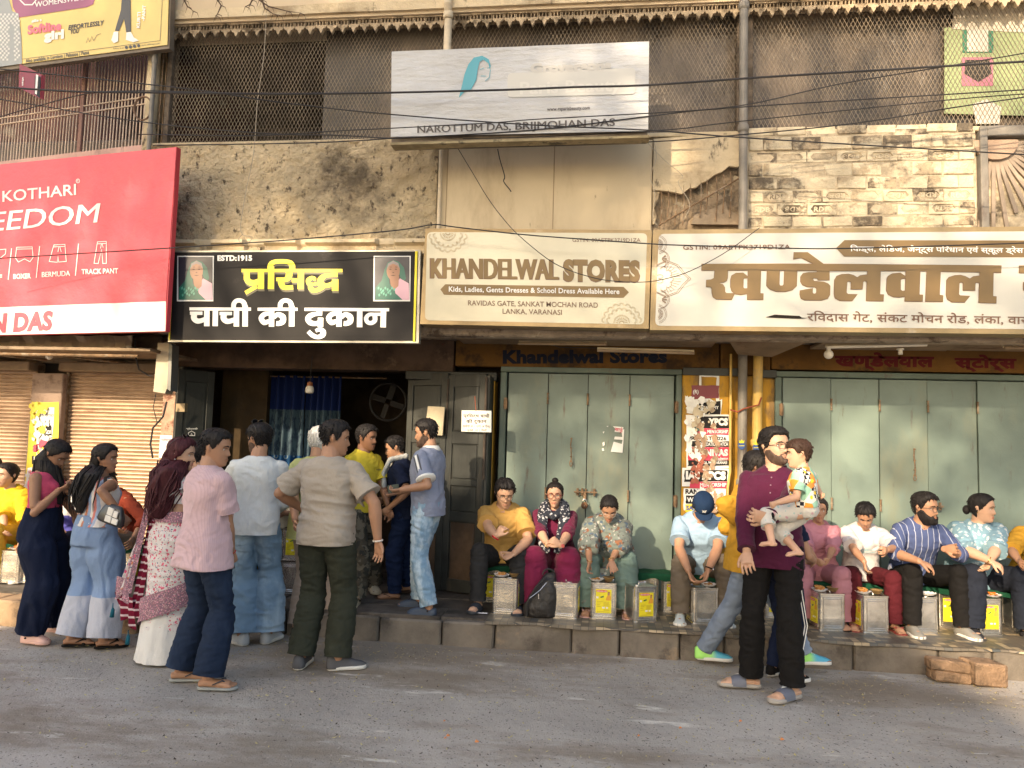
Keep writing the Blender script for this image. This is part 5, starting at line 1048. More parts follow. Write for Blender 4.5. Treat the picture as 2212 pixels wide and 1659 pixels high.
# ------------------------------------------------------------------ figures: one continuous skin per body, clothes over it
V3 = lambda *a: np.array(a if len(a) > 1 else a[0], dtype=float)
nrm = lambda v: v/(np.linalg.norm(v)+1e-12)
def rotz(a): c, s = math.cos(a), math.sin(a); return np.array([[c, -s, 0], [s, c, 0], [0, 0, 1.]])
def rotx(a): c, s = math.cos(a), math.sin(a); return np.array([[1., 0, 0], [0, c, -s], [0, s, c]])
def roty(a): c, s = math.cos(a), math.sin(a); return np.array([[c, 0, s], [0, 1., 0], [-s, 0, c]])
def fuse(mb, voxel, smooth=4, fac=.5, dec=None):
    """closed overlapping volumes -> one skin, as numpy vertices, polygons and normals"""
    me = bpy.data.meshes.new('w'); me.from_pydata([tuple(p) for p in mb.v], [], mb.f)
    o = bpy.data.objects.new('w', me); _tsc.collection.objects.link(o)
    r = o.modifiers.new('r', 'REMESH'); r.mode = 'VOXEL'; r.voxel_size = voxel
    if smooth: s_ = o.modifiers.new('s', 'SMOOTH'); s_.factor = fac; s_.iterations = smooth
    if dec: d_ = o.modifiers.new('d', 'DECIMATE'); d_.ratio = dec
    vl = _tsc.view_layers[0]; vl.update(); m2 = bpy.data.meshes.new_from_object(o.evaluated_get(vl.depsgraph))
    bpy.data.objects.remove(o); bpy.data.meshes.remove(me)
    return m2
def warp(me, fn):
    n = len(me.vertices); co = np.empty(n*3); me.vertices.foreach_get('co', co); co = co.reshape(-1, 3)
    no = np.empty(n*3); me.vertex_normals.foreach_get('vector', no); no = no.reshape(-1, 3)
    me.vertices.foreach_set('co', fn(co, no).ravel()); me.update(); return me
def addm(name, me, mat, parent):
    me.shade_smooth(); return link(name, me, mat, parent)
def tubes(mb, pts, rad, n=14, flat=1.0, up=None):
    """tube with optional flattening along 'up'"""
    pts = [V3(p) for p in pts]; m = len(pts); rings = []
    u = None
    for i in range(m):
        d = nrm(pts[min(i+1, m-1)]-pts[max(i-1, 0)])
        if u is None:
            u = V3(up) if up is not None else (V3(0, 0, 1) if abs(d[2]) < .85 else V3(0, 1, 0))
        a = nrm(np.cross(d, u)); b = np.cross(a, d); u = b
        rings.append([tuple(pts[i]+a*math.cos(2*PI*k/n)*rad[i]+b*math.sin(2*PI*k/n)*rad[i]*flat) for k in range(n)])
    # rounded ends
    mb.rings(rings)
def ball(mb, c, r, n=12):
    c = V3(c); r = V3(r) if hasattr(r, '__len__') else V3(r, r, r)
    rg = []
    for i in range(n//2+1):
        t = -PI/2+PI*i/(n//2)
        rr = max(math.cos(t), .02); rg.append([tuple(c+r*V3(rr*math.cos(2*PI*k/n), rr*math.sin(2*PI*k/n), math.sin(t))) for k in range(n)])
    mb.rings(rg)
def ik(a, b, l1, l2, hint):
    a, b = V3(a), V3(b); d = b-a; L = np.linalg.norm(d); mx = (l1+l2)*.995
    if L > mx: b = a+d/L*mx; d = b-a; L = mx
    L = max(L, abs(l1-l2)+.02); e = nrm(d); x = (l1*l1-l2*l2+L*L)/(2*L); h = math.sqrt(max(0, l1*l1-x*x)); hv = V3(hint); hv = hv-e*hv.dot(e)
    return a+e*x+nrm(hv)*h, b
# ---- head
HP = [(-.118, .010, .056, -.030), (-.112, .024, .072, -.020), (-.100, .036, .082, .000), (-.080, .048, .083, .030), (-.055, .058, .082, .058), (-.03, .066, .083, .078), (0, .072, .082, .092), (.03, .0745, .088, .099), (.055, .072, .085, .098), (.08, .062, .072, .086), (.098, .046, .052, .066), (.109, .026, .030, .040), (.113, .006, .006, .012)]
_hh = np.array([p[0] for p in HP])
def hprof(h): return [np.interp(h, _hh, [p[i] for p in HP]) for i in (1, 2, 3)]
def headpt(th, h, fem=0, wide=1.0):
    """head frame: x right, y forward, z up; th from the front"""
    w, f, b = hprof(h); w = w*(1-.04*fem)*wide*(1-.06*fem*(h < -.04))
    s, c = math.sin(th), math.cos(th); n = 2.25
    x = w*math.copysign(abs(s)**(2/n), s); y = (f if c > 0 else b)*math.copysign(abs(c)**(2/n), c)
    if c > 0:
        g = lambda v, m_, sg: math.exp(-((v-m_)/sg)**2)
        k = 0
        nz = np.interp(h, [-.050, -.042, -.034, -.02, .0, .018], [0, .012, .024, .019, .010, 0]); k += nz*g(x, 0, .0125+.004*(h < -.02))
        for sx in (-1, 1): k += -.011*g(x, sx*.031, .017)*g(h, .004, .013)+.004*g(x, sx*.03, .022)*g(h, .026, .008)+.004*g(x, sx*.042, .018)*g(h, -.035, .02)
        k += .007*g(x, 0, .023)*g(h, -.060, .006)+.007*g(x, 0, .019)*g(h, -.073, .006)+.005*g(x, 0, .018)*g(h, -.100, .012)
        y += k*max(0, c)
    return V3(x, y, h)
def face_y(x, h, fem=0):
    best = None
    for th in np.linspace(-1.2, 1.2, 61):
        p = headpt(th, h, fem)
        if best is None or abs(p[0]-x) < abs(best[0]-x): best = p
    return best[1]
def hairline(th, kind):
    a = abs(math.degrees(th))
    base = {'m': ([0, 30, 50, 64, 76, 88, 100, 112, 130, 180], [.074, .072, .066, .045, .005, -.012, .022, -.01, -.058, -.068]),
            'f': ([0, 30, 50, 64, 80, 95, 110, 130, 180], [.078, .074, .060, .035, .0, -.02, -.05, -.08, -.09]),
            'b': ([0, 30, 50, 64, 78, 90, 102, 115, 135, 180], [.055, .052, .052, .04, .01, .0, .02, -.02, -.055, -.06]),
            'o': ([0, 30, 50, 64, 76, 88, 100, 112, 130, 180], [.105, .10, .09, .05, .01, -.012, .02, -.02, -.06, -.07])}[kind]
    return float(np.interp(a, *base))
def hairshell(P, kind, th_top=.022, th_side=.010, part=0.0, seed=1, tuft=.006, fem=0):
    mb = MB(); NU, NV = 72, 46
    hs = np.concatenate([np.linspace(-.118, .09, NV-8), np.linspace(.097, .113, 8)])
    pts = []; r0 = seed*3.1
    for h in hs:
        for i in range(NU):
            th = -PI+2*PI*i/NU; p = headpt(th, h, fem); c = V3(0, 0, .0); n = nrm(V3(p[0]/.075**1, p[1]/.09, (h-.01)*9)); g = (h-hairline(th, kind))+.010*(vnoise(V3(th*7+r0, 3, r0))-.5)+.009*(vnoise(V3(th*24, h*50, r0))-.5); m = min(1, max(0, g/.014+.5)); m = m*m*(3-2*m)
            tt = th_side+(th_top-th_side)*min(1, max(0, (h-.02)/.07)); tt *= (.82+.18*min(1, max(0, g/.03)))
            q = vnoise(V3(th*9+r0, h*22, r0))-.5; q2 = vnoise(V3(th*26+r0, h*30, r0+5))-.5
            tt += tuft*q+tuft*.8*q2
            if part and h > .05: tt -= .006*math.exp(-((p[0]-part)/.006)**2)*(p[1] > -.03)
            pts.append(tuple(p+n*(tt*m-.014*(1-m))))
    mb.v = [tuple(P(V3(q))) for q in pts]; mb.f = [(j*NU+i, j*NU+(i+1) % NU, (j+1)*NU+(i+1) % NU, (j+1)*NU+i) for j in range(NV-1) for i in range(NU)]+[tuple((NV-1)*NU+k for k in range(NU))]
    return mb
def skinmat(c, nm):
    return M('skin_'+nm, c, .48, var=(9, .07), bump=(60, .0012), spec=.4, dirt=((c[0]*.95, c[1]*.72, c[2]*.66), 14, .56, .8))
def hairmat(c, nm):
    def ex(H, out):
        f = H.noise(60, (1, 1, .12), 3); return H.mix(H.ramp(f, .42, .7), out, tuple(min(1, x*1.7+.003) for x in c))
    return M('hair_'+nm, c, .6, spec=.22, extra=ex, bump=(90, .003, (1, 1, .15)))
SK = {'mid': (.38, .205, .125), 'light': (.50, .30, .20), 'dark': (.21, .105, .062), 'tan': (.31, .16, .095), 'baby': (.56, .33, .22)}
HC = {'black': (.012, .010, .010), 'stub': (.07, .045, .035), 'brown': (.035, .018, .012), 'maroon': (.045, .010, .014), 'grey': (.46, .45, .43)}

def wrinkles(amp, sc=(9, 9, 20), seed=0, ridge=True, extra=None, clamps=()):
    def fn(co, no):
        q = co*np.array(sc)/9.0+seed
        w = fnoise(q+fnoise(q, 5, 2)[:, None]*.35, 9, 3, .55)
        if ridge: w = 1-np.abs(2*w-1)*1.6
        d = amp*(w-.35)
        if extra is not None: d = d+extra(co)
        out = co+no*d[:, None]
        for c, n_, r_, km in clamps:
            rel = out-c; k = rel @ n_; lat = np.linalg.norm(rel-k[:, None]*n_, axis=1); m = (k > 0) & (lat < r_) & (k < km); out[m] -= n_*k[m][:, None]
        return out
    return fn
class Fig: pass
def person(label, loc, yaw, H=1.70, build=1.0, fem=0, skin='mid', sd=1, group=None, lean=0, tilt=0, twist=0, head=(0, 0, 0), pel=(0, 0), pelz=None, sit=False,
           hl=None, hr=None, el=(-.6, -.5, -.3), er=(.6, -.5, -.3), hand_l=None, hand_r=None, fl=None, fr=None, kl=(0, 1, .1), kr=(0, 1, .1), headscale=1.0,
           shoe='sandal', shoe_mat=None, sole_mat=None, belly=0.0, voxel=.0058, face=True, armlen=1.0, bust=1.0, footlen=.245, cat='person'):
    F = Fig(); s = H/1.72; F.s = s; F.fem = fem; F.build = build; F.sd = sd
    root = thing('person', label, cat, loc, group); root.rotation_euler = (0, 0, R(yaw)); F.root = root
    Ri = rotz(-R(yaw)); rl = V3(*loc); F.L = lambda p: Ri @ (V3(*p)-rl); F.Wd = lambda p: rotz(R(yaw)) @ V3(*p)+rl
    pz = pelz if pelz is not None else .945*s
    P0 = V3(pel[0], pel[1], pz); tl = R(tilt)
    T1 = roty(tl*.5) @ rotx(-R(lean)*.55); T2 = rotz(R(twist)) @ roty(tl) @ rotx(-R(lean)*1.15)
    mid = P0+T1 @ V3(0, 0, .22*s); nb_ = mid+T2 @ V3(0, .0, .285*s); F.P0, F.mid, F.nb = P0, mid, nb_
    def spine(t):                           # t in metres (scaled) from the pelvis
        t /= s
        if t < .22: c = P0+T1 @ V3(0, 0, t*s)
        else: c = mid+T2 @ V3(0, 0, (t-.22)*s)
        k = min(1, max(0, (t-.10)/.26)); k = k*k*(3-2*k)
        r_ = nrm((1-k)*(T1 @ V3(1, 0, 0))+k*(T2 @ V3(1, 0, 0))); u_ = nrm((1-k)*(T1 @ V3(0, 0, 1))+k*(T2 @ V3(0, 0, 1))); f_ = nrm(np.cross(u_, r_)); return c, r_, f_, u_
    F.spine = spine
    if fem: prof = [(-.10, .12, .09, 0), (-.03, .170, .118, -.012), (.05, .168, .115, -.008), (.14, .132, .098, .004), (.22, .126, .096, .010), (.30, .138, .105, .014), (.37, .145, .104, .008), (.43, .140, .088, -.002), (.475, .098, .066, -.012), (.505, .055, .052, -.012)]
    else: prof = [(-.10, .125, .09, 0), (-.03, .160, .112, -.008), (.05, .160, .110, -.002), (.14, .148, .106, .006), (.23, .150, .110, .012), (.32, .166, .117, .010), (.38, .172, .112, .004), (.43, .166, .094, -.004), (.475, .120, .074, -.014), (.505, .066, .058, -.014)]
    b = build
    def prof_at(t, e=0.0):
        t_ = t/s; w = np.interp(t_, [p[0] for p in prof], [p[1] for p in prof]); d = np.interp(t_, [p[0] for p in prof], [p[2] for p in prof]); o = np.interp(t_, [p[0] for p in prof], [p[3] for p in prof])
        bb = 1+(b-1)*(1.0 if t_ < .36 else .55 if t_ < .45 else .2); bl = belly*math.exp(-((t_-.12)/.13)**2)
        w *= .94; return w*s*bb+e*.9, d*s*bb+e*.85+bl*.5, o*s+bl*.5
    def ring(t, e=0.0, n=28, ex=2.4, mw=1.0, md=1.0, off=0.0):
        c, r_, f_, u_ = spine(t); w, d, o = prof_at(max(t, -.03*s) if e > .008 else t, e); w *= mw; d *= md
        out = []
        for k in range(n):
            a = 2*PI*k/n; ca, sa = math.cos(a), math.sin(a); out.append(tuple(c+f_*(o+off)+r_*w*math.copysign(abs(ca)**(2/ex), ca)+f_*d*math.copysign(abs(sa)**(2/ex), sa)))
        return out
    F.ring = ring; F.prof_at = prof_at
    # joints
    c, r_, f_, u_ = spine(.425*s); sw = (.144 if fem else .162)*s*(1+(b-1)*.45)
    SH = {1: c+r_*sw-u_*.012*s, -1: c-r_*sw-u_*.012*s}; F.SH = SH; F.upv = u_; F.rv = r_; F.fv = f_
    HJ = {k: P0+T1 @ V3(k*.088*s*(1+(b-1)*.5), 0, -.04*s) for k in (1, -1)}; F.HJ = HJ
    A1, A2 = .285*s*armlen, .250*s*armlen; L1, L2 = .425*s, .415*s
    tgt = {1: hr, -1: hl}; hint = {1: er, -1: el}; F.EL = {}; F.WR = {}; F.KN = {}; F.AN = {}
    for k in (1, -1):
        t_ = tgt[k]
        if t_ is None: t_ = SH[k]+V3(k*.09*s, .03, -.52*s)
        elif len(t_) == 4: t_ = F.L(t_[:3])
        F.EL[k], F.WR[k] = ik(SH[k], t_, A1, A2, hint[k])
    fx = {1: fr, -1: fl}; kh = {1: kr, -1: kl}; F.toe = {}
    for k in (1, -1):
        f0 = fx[k] or ((k*.11*s), 0, 0, 0)
        if len(f0) == 5: q = F.L(f0[:3]); ty = f0[3]-yaw; lift = 0
        else: q = V3(*f0[:3]); ty = f0[3]; lift = 0
        an = q+V3(0, 0, .085*s); F.KN[k], F.AN[k] = ik(HJ[k], an, L1, L2, kh[k]); F.toe[k] = R(ty)
    # head frame
    hs = s*headscale*1.03; hy, hp, hr_ = [R(q) for q in head]
    RH = rotz(hy) @ roty(hr_) @ rotx(-hp); nb2 = nb_+T2 @ V3(0, -.004, .02*s)
    hc = nb2+T2 @ V3(0, .014*s, .022*s)+RH @ V3(0, .014, .082)*hs; F.HC = hc; F.RH = RH; F.hs = hs
    PH = lambda p: hc+RH @ (p*hs); F.PH = PH
    # ---------------- skin
    mb = MB(); e = -.006
    mb.rings([ring(t*s, e) for t in (-.10, -.06, -.03, .02, .07, .14, .20, .26, .32, .37, .41, .44, .462, .48, .495, .508)])
    neck0 = spine(.46*s)[0]; nr = (.046 if fem else .055)*s*(1+(b-1)*.25)
    tubes(mb, [neck0, nb_+T2 @ V3(0, -.008, .02*s), PH(V3(0, -.028, -.05)), PH(V3(0, -.02, -.02))], [nr*1.45, nr*1.08, nr*.98, nr*.95])
    rr = []
    for h in np.concatenate([np.linspace(-.118, -.095, 4), np.linspace(-.088, .09, 34), np.linspace(.097, .113, 5)]):
        rr.append([tuple(PH(headpt(-PI+2*PI*i/56, h, fem))) for i in range(56)])
    mb.rings(rr)
    for k in (1, -1): # ears
        tubes(mb, [PH(V3(k*.066, -.012, -.026)), PH(V3(k*.075, -.018, -.01)), PH(V3(k*.080, -.024, .012)), PH(V3(k*.076, -.018, .026))], [.006*hs, .013*hs, .016*hs, .008*hs], 10, .55, up=RH @ V3(k*1., -.3, 0))
    ar = (.040 if fem else .046)*s*(1+(b-1)*.8)
    for k in (1, -1):
        S_, E_, Wr = SH[k], F.EL[k], F.WR[k]
        ball(mb, S_, ar*1.18)
        tubes(mb, [S_+(nrm(S_-E_))*ar*.3, S_*.6+E_*.4, S_*.15+E_*.85, E_, E_*.72+Wr*.28, E_*.35+Wr*.65, Wr, Wr+nrm(Wr-E_)*.012], [ar*1.12, ar*1.04, ar*.84, ar*.82, ar*.88, ar*.70, ar*.54, ar*.52])
        ball(mb, E_, ar*.83)
        hd = dict(curl=.45, dir=None, palm=None, spread=.12, thumb=.5); hd.update({1: hand_r, -1: hand_l}[k] or {})
        d = nrm(Wr-E_) if hd['dir'] is None else nrm(V3(*hd['dir']))
        if hd.get('w') and hd['dir'] is not None: d = nrm(Ri @ V3(*hd['dir']))
        pn = V3(*hd['palm']) if hd['palm'] is not None else V3(-k, .0, 0)+V3(0, .15, 0)
        if hd.get('w') and hd['palm'] is not None: pn = Ri @ V3(*hd['palm'])
        pn = nrm(pn-d*pn.dot(d)); la = np.cross(d, pn); la = la*(1 if la.dot(T2 @ V3(0, 1, 0)) > 0 else 1)
        # lateral axis towards the thumb
        la = np.cross(pn, d)*(1 if k > 0 else -1)
        hsz = s*(.93 if fem else 1.0)*min(1.0, .6+.4*s)
        tubes(mb, [Wr, Wr+d*.03*hsz, Wr+d*.065*hsz, Wr+d*.092*hsz], [.026*hsz, .036*hsz, .041*hsz, .037*hsz], 12, .42, up=pn)
        for i, (lo, ln) in enumerate(((.035, .070), (.0118, .078), (-.0118, .073), (-.035, .058))):
            p = Wr+d*.082*hsz+la*lo*hsz; q = [p]; dd = nrm(d+la*(lo*hd['spread']*12)); cc = hd['curl']*(1+.12*i); pf = nrm(pn-dd*pn.dot(dd))
            for j, sl_ in enumerate((.45, .32, .26)):
                ang = cc*(.7, 1.0, .8)[j]; d2 = nrm(dd*math.cos(ang)+pf*math.sin(ang)); pf = nrm(pf*math.cos(ang)-dd*math.sin(ang)); dd = d2; p = p+dd*ln*sl_*hsz; q.append(p)
            tubes(mb, q, [.0088*hsz, .0084*hsz, .0078*hsz, .0062*hsz], 8)
        th_d = nrm(d*.75+la*.75+pn*.5*hd['thumb']); p0 = Wr+d*.022*hsz+la*.022*hsz; p1 = p0+th_d*.038*hsz; p2 = p1+nrm(th_d+d*.5+pn*hd['thumb']*.6)*.030*hsz; p3 = p2+nrm(d*1.2+pn*hd['thumb'])*.024*hsz
        tubes(mb, [p0, p1, p2, p3], [.015*hsz, .0125*hsz, .0105*hsz, .008*hsz], 8)
        F.__dict__['hand%d' % k] = (Wr, d, pn, la, hsz)
    lr = (.083 if fem else .080)*s*(1+(b-1)*.75)
    for k in (1, -1):
        Hj, K_, A_ = HJ[k], F.KN[k], F.AN[k]
        tubes(mb, [Hj, Hj*.65+K_*.35, Hj*.2+K_*.8, K_, K_*.72+A_*.28, K_*.35+A_*.65, A_, A_-V3(0, 0, .02)], [lr*.95, lr*.92, lr*.68, lr*.64, lr*.66, lr*.50, lr*.42, lr*.42])
        ball(mb, K_, lr*.66)
        fd = V3(-math.sin(F.toe[k]), math.cos(F.toe[k]), 0); sd_ = V3(fd[1], -fd[0], 0); z0 = A_[2]-.085*s; fl_ = footlen*s; B_ = V3(A_[0], A_[1], z0)
        tubes(mb, [B_-fd*.055*s+V3(0, 0, .034), B_-fd*.02*s+V3(0, 0, .040), B_+fd*.06*s+V3(0, 0, .036), B_+fd*.12*s+V3(0, 0, .028), B_+fd*(fl_-.105*s)+V3(0, 0, .020)], [.030*s, .034*s, .038*s, .043*s, .042*s], 12, .72, up=V3(0, 0, 1))
        for i in range(5):
            lo = (-.030+.0155*i)*k*-1; tl_ = (.052, .050, .046, .040, .032)[i]*s if True else 0
            p = B_+fd*(fl_-.115*s)+sd_*lo*s*-1+V3(0, 0, .020); tubes(mb, [p, p+fd*tl_*.5+V3(0, 0, .004), p+fd*tl_], [.011*s, .0095*s, .008*s] if i else [.014*s, .013*s, .011*s], 8)
        F.__dict__['foot%d' % k] = (B_, fd, sd_, fl_, z0)
    if fem and bust:
        for k in (1, -1): c, r_, f_, u_ = spine(.335*s); ball(mb, c+r_*k*.062*s+f_*(.085*s*b), (.05*s*bust, .05*s*bust, .05*s*bust))
    me = fuse(mb, voxel, 2, .45, .34); F.skin = skinmat(SK[skin], skin)
    F.body = addm('body', me, F.skin, root)
    # ---------------- face
    if face:
        wm = M('eye_white', (.62, .58, .54), .25); im = M('iris_brown', (.02, .010, .007), .12); bm_ = hairmat(HC['black'], 'black'); lm = M('lips_'+skin+str(fem), tuple(np.array(SK[skin])*np.array((.80, .50, .50) if fem else (.78, .62, .60))), .4)
        for k in (1, -1):
            ey = V3(k*.031, face_y(.031, .004, fem)-.0075, .003); ob_ = MB(); ball(ob_, PH(ey), .0125*hs, 12); eo = obj_local('eye', ob_, wm, root, True)
            ob_ = MB(); ball(ob_, PH(ey+V3(0, .0062, -.001)), (.0068*hs,)*3, 10); obj_local('iris', ob_, im, eo, True)
            ob_ = MB(); q = [(k*.014, .013), (k*.024, .0175), (k*.036, .0165), (k*.048, .008)]
            tubes(ob_, [PH(V3(x_, face_y(abs(x_), h_-.004, fem)+.0015, h_-.004)) for x_, h_ in q], [.0022*hs, .0028*hs, .0026*hs, .0012*hs], 6); obj_local('eyelid', ob_, M('lid_'+skin, tuple(np.array(SK[skin])*.42), .6), root, True)
            ob_ = MB(); q = [(k*.012, .021), (k*.026, .027), (k*.040, .025), (k*.051, .016)]
            tubes(ob_, [PH(V3(x_, face_y(abs(x_), h_, fem)+.001, h_)) for x_, h_ in q], [(.0030 if fem else .0038)*hs, (.0036 if fem else .0048)*hs, .0034*hs, .0014*hs], 6, .8); obj_local('eyebrow', ob_, bm_, root, True)
        ob_ = MB()
        for h_, rz in ((-.0605, .0038), (-.0705, .0046)):
            tubes(ob_, [PH(V3(x_, face_y(abs(x_), h_, fem)-.0005*1, h_-.0016*abs(x_)/.02)) for x_ in (-.024, -.015, -.006, .006, .015, .024)], [rz*.3*hs, rz*.85*hs, rz*hs, rz*hs, rz*.85*hs, rz*.3*hs], 6)
        obj_local('lips', ob_, lm, root, True)
        ob_ = MB()
        for k in (1, -1): ball(ob_, PH(V3(k*.0075, face_y(.007, -.040, fem)-.001, -.0425)), (.0036*hs, .0036*hs, .0026*hs), 8)
        obj_local('nostrils', ob_, M('nostril', (.04, .015, .01), .8), root, True)
    return F
def obj_local(name, mb, mat, parent, smooth=False, recalc=True):
    me = mesh_np(name, mb.v, mb.f, smooth, recalc); return link(name, me, mat, parent)
def hair(F, kind='m', col='black', top=.022, side=.010, part=0.0, tuft=.006, seed=None, name='hair'):
    o = obj_local(name, hairshell(F.PH, kind, top*1.0, side, part, seed or F.sd, tuft, F.fem), hairmat(HC[col], col), F.root, True)
    rg = np.random.default_rng(F.sd+77); mb = MB(); n = 0; fm = kind == 'f'
    while n < (260 if not fm else 170):
        th = rg.uniform(-PI, PI); h = rg.uniform(-.08, .112); g = h-hairline(th, kind)
        if g < .001: continue
        n += 1; p = headpt(th, h, F.fem); nn = nrm(V3(p[0]/.075, p[1]/.09, (h-.01)*9)); tt = side+(top-side)*min(1, max(0, (h-.02)/.07)); tt *= .80
        dn = V3(math.sin(th)*.35, (-.5 if (abs(th) > .9 or fm) else .35), -1.0 if h < .09 else -.2)+rg.normal(0, .35, 3); dn = nrm(dn-nn*dn.dot(nn)); L = rg.uniform(.014, .030)*(1.0 if not fm else 1.2); a = p+nn*tt*.7
        up_ = (.30 if not fm else .12)+rg.uniform(0, .25 if not fm else .1)
        tubes(mb, [F.PH(a), F.PH(a+dn*L*.5+nn*L*up_), F.PH(a+dn*L+nn*L*up_*.7)], [.0042*F.hs, .0032*F.hs, .0006*F.hs], 4)
    obj_local('hair_locks', mb, hairmat(HC[col], col), o, True)
    return o
def long_hair(F, rows, col='black', seed=3, curl=0.0, wisps=26, name='long_hair'):
    """rows: (centre in head frame or body frame point, half width vector axis, half depth, ...) lofted"""
    mb = MB(); n = 40; rg = np.random.default_rng(seed); rr = []
    R_ = rows; m = 26
    cs = np.array([r[0] for r in R_]); ws = np.array([r[1] for r in R_]); ds = np.array([r[2] for r in R_]); ax = np.array([r[3] for r in R_]); tt = np.linspace(0, 1, len(R_))
    for j in range(m):
        t = j/(m-1); c = V3(*[np.interp(t, tt, cs[:, i]) for i in range(3)]); w = np.interp(t, tt, ws); d = np.interp(t, tt, ds); a = nrm(V3(*[np.interp(t, tt, ax[:, i]) for i in range(3)])); f = nrm(np.cross(V3(0, 0, 1), a))
        ring_ = []
        for k in range(n):
            th = 2*PI*k/n; q = (fnoise(V3(th*4.2+seed, t*2.0+curl*math.sin(t*14+th*2)*.15, seed), 1.9, 3)-.5)*(.055+.1*t)*w*6
            cw = 1+q*.55; lag = (.35*w*(fnoise(V3(th*5, 9, seed), 1.5, 2)-.5))*t
            ring_.append(tuple(c+a*w*math.cos(th)*cw+f*d*math.sin(th)*cw+V3(0, 0, lag*1.6)+a*curl*.022*math.sin(t*16+th*3)*t+f*curl*.016*math.cos(t*13+th*2)))
        rr.append(ring_)
    mb.rings(rr)
    for i in range(wisps):
        th = rg.uniform(0, 2*PI); pts = []; dx = rg.normal(0, .012, 3)
        for j in range(5):
            t = .25+j/4*.78; tq = min(t, 1); c = V3(*[np.interp(tq, tt, cs[:, q]) for q in range(3)]); w = np.interp(tq, tt, ws); d = np.interp(tq, tt, ds); a = nrm(V3(*[np.interp(tq, tt, ax[:, q]) for q in range(3)])); f = nrm(np.cross(V3(0, 0, 1), a))
            pts.append(c+a*w*math.cos(th)*1.03+f*d*math.sin(th)*1.03+dx*j*.7+V3(0, 0, -.06*max(0, t-1))+a*curl*.02*math.sin(t*18+i))
        tubes(mb, pts, [.006, .007, .006, .004, .001], 5)
    return obj_local(name, mb, hairmat(HC[col], col), F.root, True)
def beard(F, col='black', full=1.0, moustache=True):
    mb = MB(); NU, NV = 48, 22; pts = []; hs = np.linspace(-.117, -.02 if full < .5 else .005, NV)
    for h in hs:
        for i in range(NU):
            th = -PI*.72+1.44*PI*i/(NU-1); p = headpt(th, h, 0); n = nrm(V3(p[0]/.07, p[1]/.08, (h+.02)*6)); a = abs(math.degrees(th))
            up = np.interp(a, [0, 12, 22, 40, 60, 75, 90, 130], [-.078, -.078, -.052, -.062, -.045, -.015, -.008, -.06]); m = min(1, max(0, (up-h)/.008+.5)); lowb = min(1, max(0, (130-a)/16)) ; m *= lowb
            pts.append(tuple(F.PH(p+n*((.004+.010*full*np.interp(h, [-.118, -.09, -.04], [1.4, 1, .4])+.003*(vnoise(V3(th*20, h*80, 2))-.5))*m-.012*(1-m)))))
    mb.v = pts; mb.f = [(j*NU+i, j*NU+i+1, (j+1)*NU+i+1, (j+1)*NU+i) for j in range(NV-1) for i in range(NU-1)]
    o = obj_local('beard', mb, hairmat(HC[col], col), F.root, True)
    if moustache: moust(F, col)
def moust(F, col='black', r=.0045):
    mb = MB(); tubes(mb, [F.PH(V3(x_, face_y(abs(x_), -.051-.10*abs(x_), 0)+.001, -.0495-.16*abs(x_)-.08*max(0, abs(x_)-.02))) for x_ in (-.032, -.022, -.011, 0, .011, .022, .032)], [r*.4, r*.9, r, r*.7, r, r*.9, r*.4], 7, .8); obj_local('moustache', mb, hairmat(HC[col], col), F.root, True)
def glasses(F, col=(.03, .02, .02), rx=.024, ry=.019, thick=.0016, up=0.0, name='spectacles', square=False, onhead=False, tinted=False):
    mb = MB(); y0 = .103; h0 = .0+up
    if onhead: Pg = lambda p: F.PH(rotx(R(38)) @ (p)+V3(0, -.062, .082))
    else: Pg = F.PH
    for k in (1, -1):
        ex = 4 if square else 2.2; pts = []
        for a in np.linspace(0, 2*PI, 21): c, s = math.cos(a), math.sin(a); pts.append(Pg(V3(k*.032+rx*math.copysign(abs(c)**(2/ex), c), y0-.004*abs(c)-.5*abs(k*.032+rx*c)**1*.12, h0+ry*math.copysign(abs(s)**(2/ex), s))))
        tubes(mb, pts, [thick]*21, 6)
        tubes(mb, [Pg(V3(k*(.032+rx), y0-.012, h0+.006)), Pg(V3(k*.074, .04, h0+.008)), Pg(V3(k*.077, -.012, h0+.004)), Pg(V3(k*.072, -.035, h0-.012))], [thick]*4, 6)
    tubes(mb, [Pg(V3(-.009, y0, h0+.003)), Pg(V3(0, y0+.004, h0+.006)), Pg(V3(.009, y0, h0+.003))], [thick]*3, 6)
    o = obj_local(name, mb, M('frame_%.2f_%.2f' % (col[0], col[1]), col, .3, coat=.4), F.root, True)
    if tinted:
        mb = MB()
        for k in (1, -1): mb.add([tuple(Pg(V3(k*.032+rx*math.cos(a), y0-.003, h0+ry*math.sin(a)))) for a in np.linspace(0, 2*PI, 17)[:-1]], [tuple(range(16))])
        obj_local('dark_lens', mb, M('dark_lens', (.01, .01, .012), .08, coat=.5), o, True)
    return o
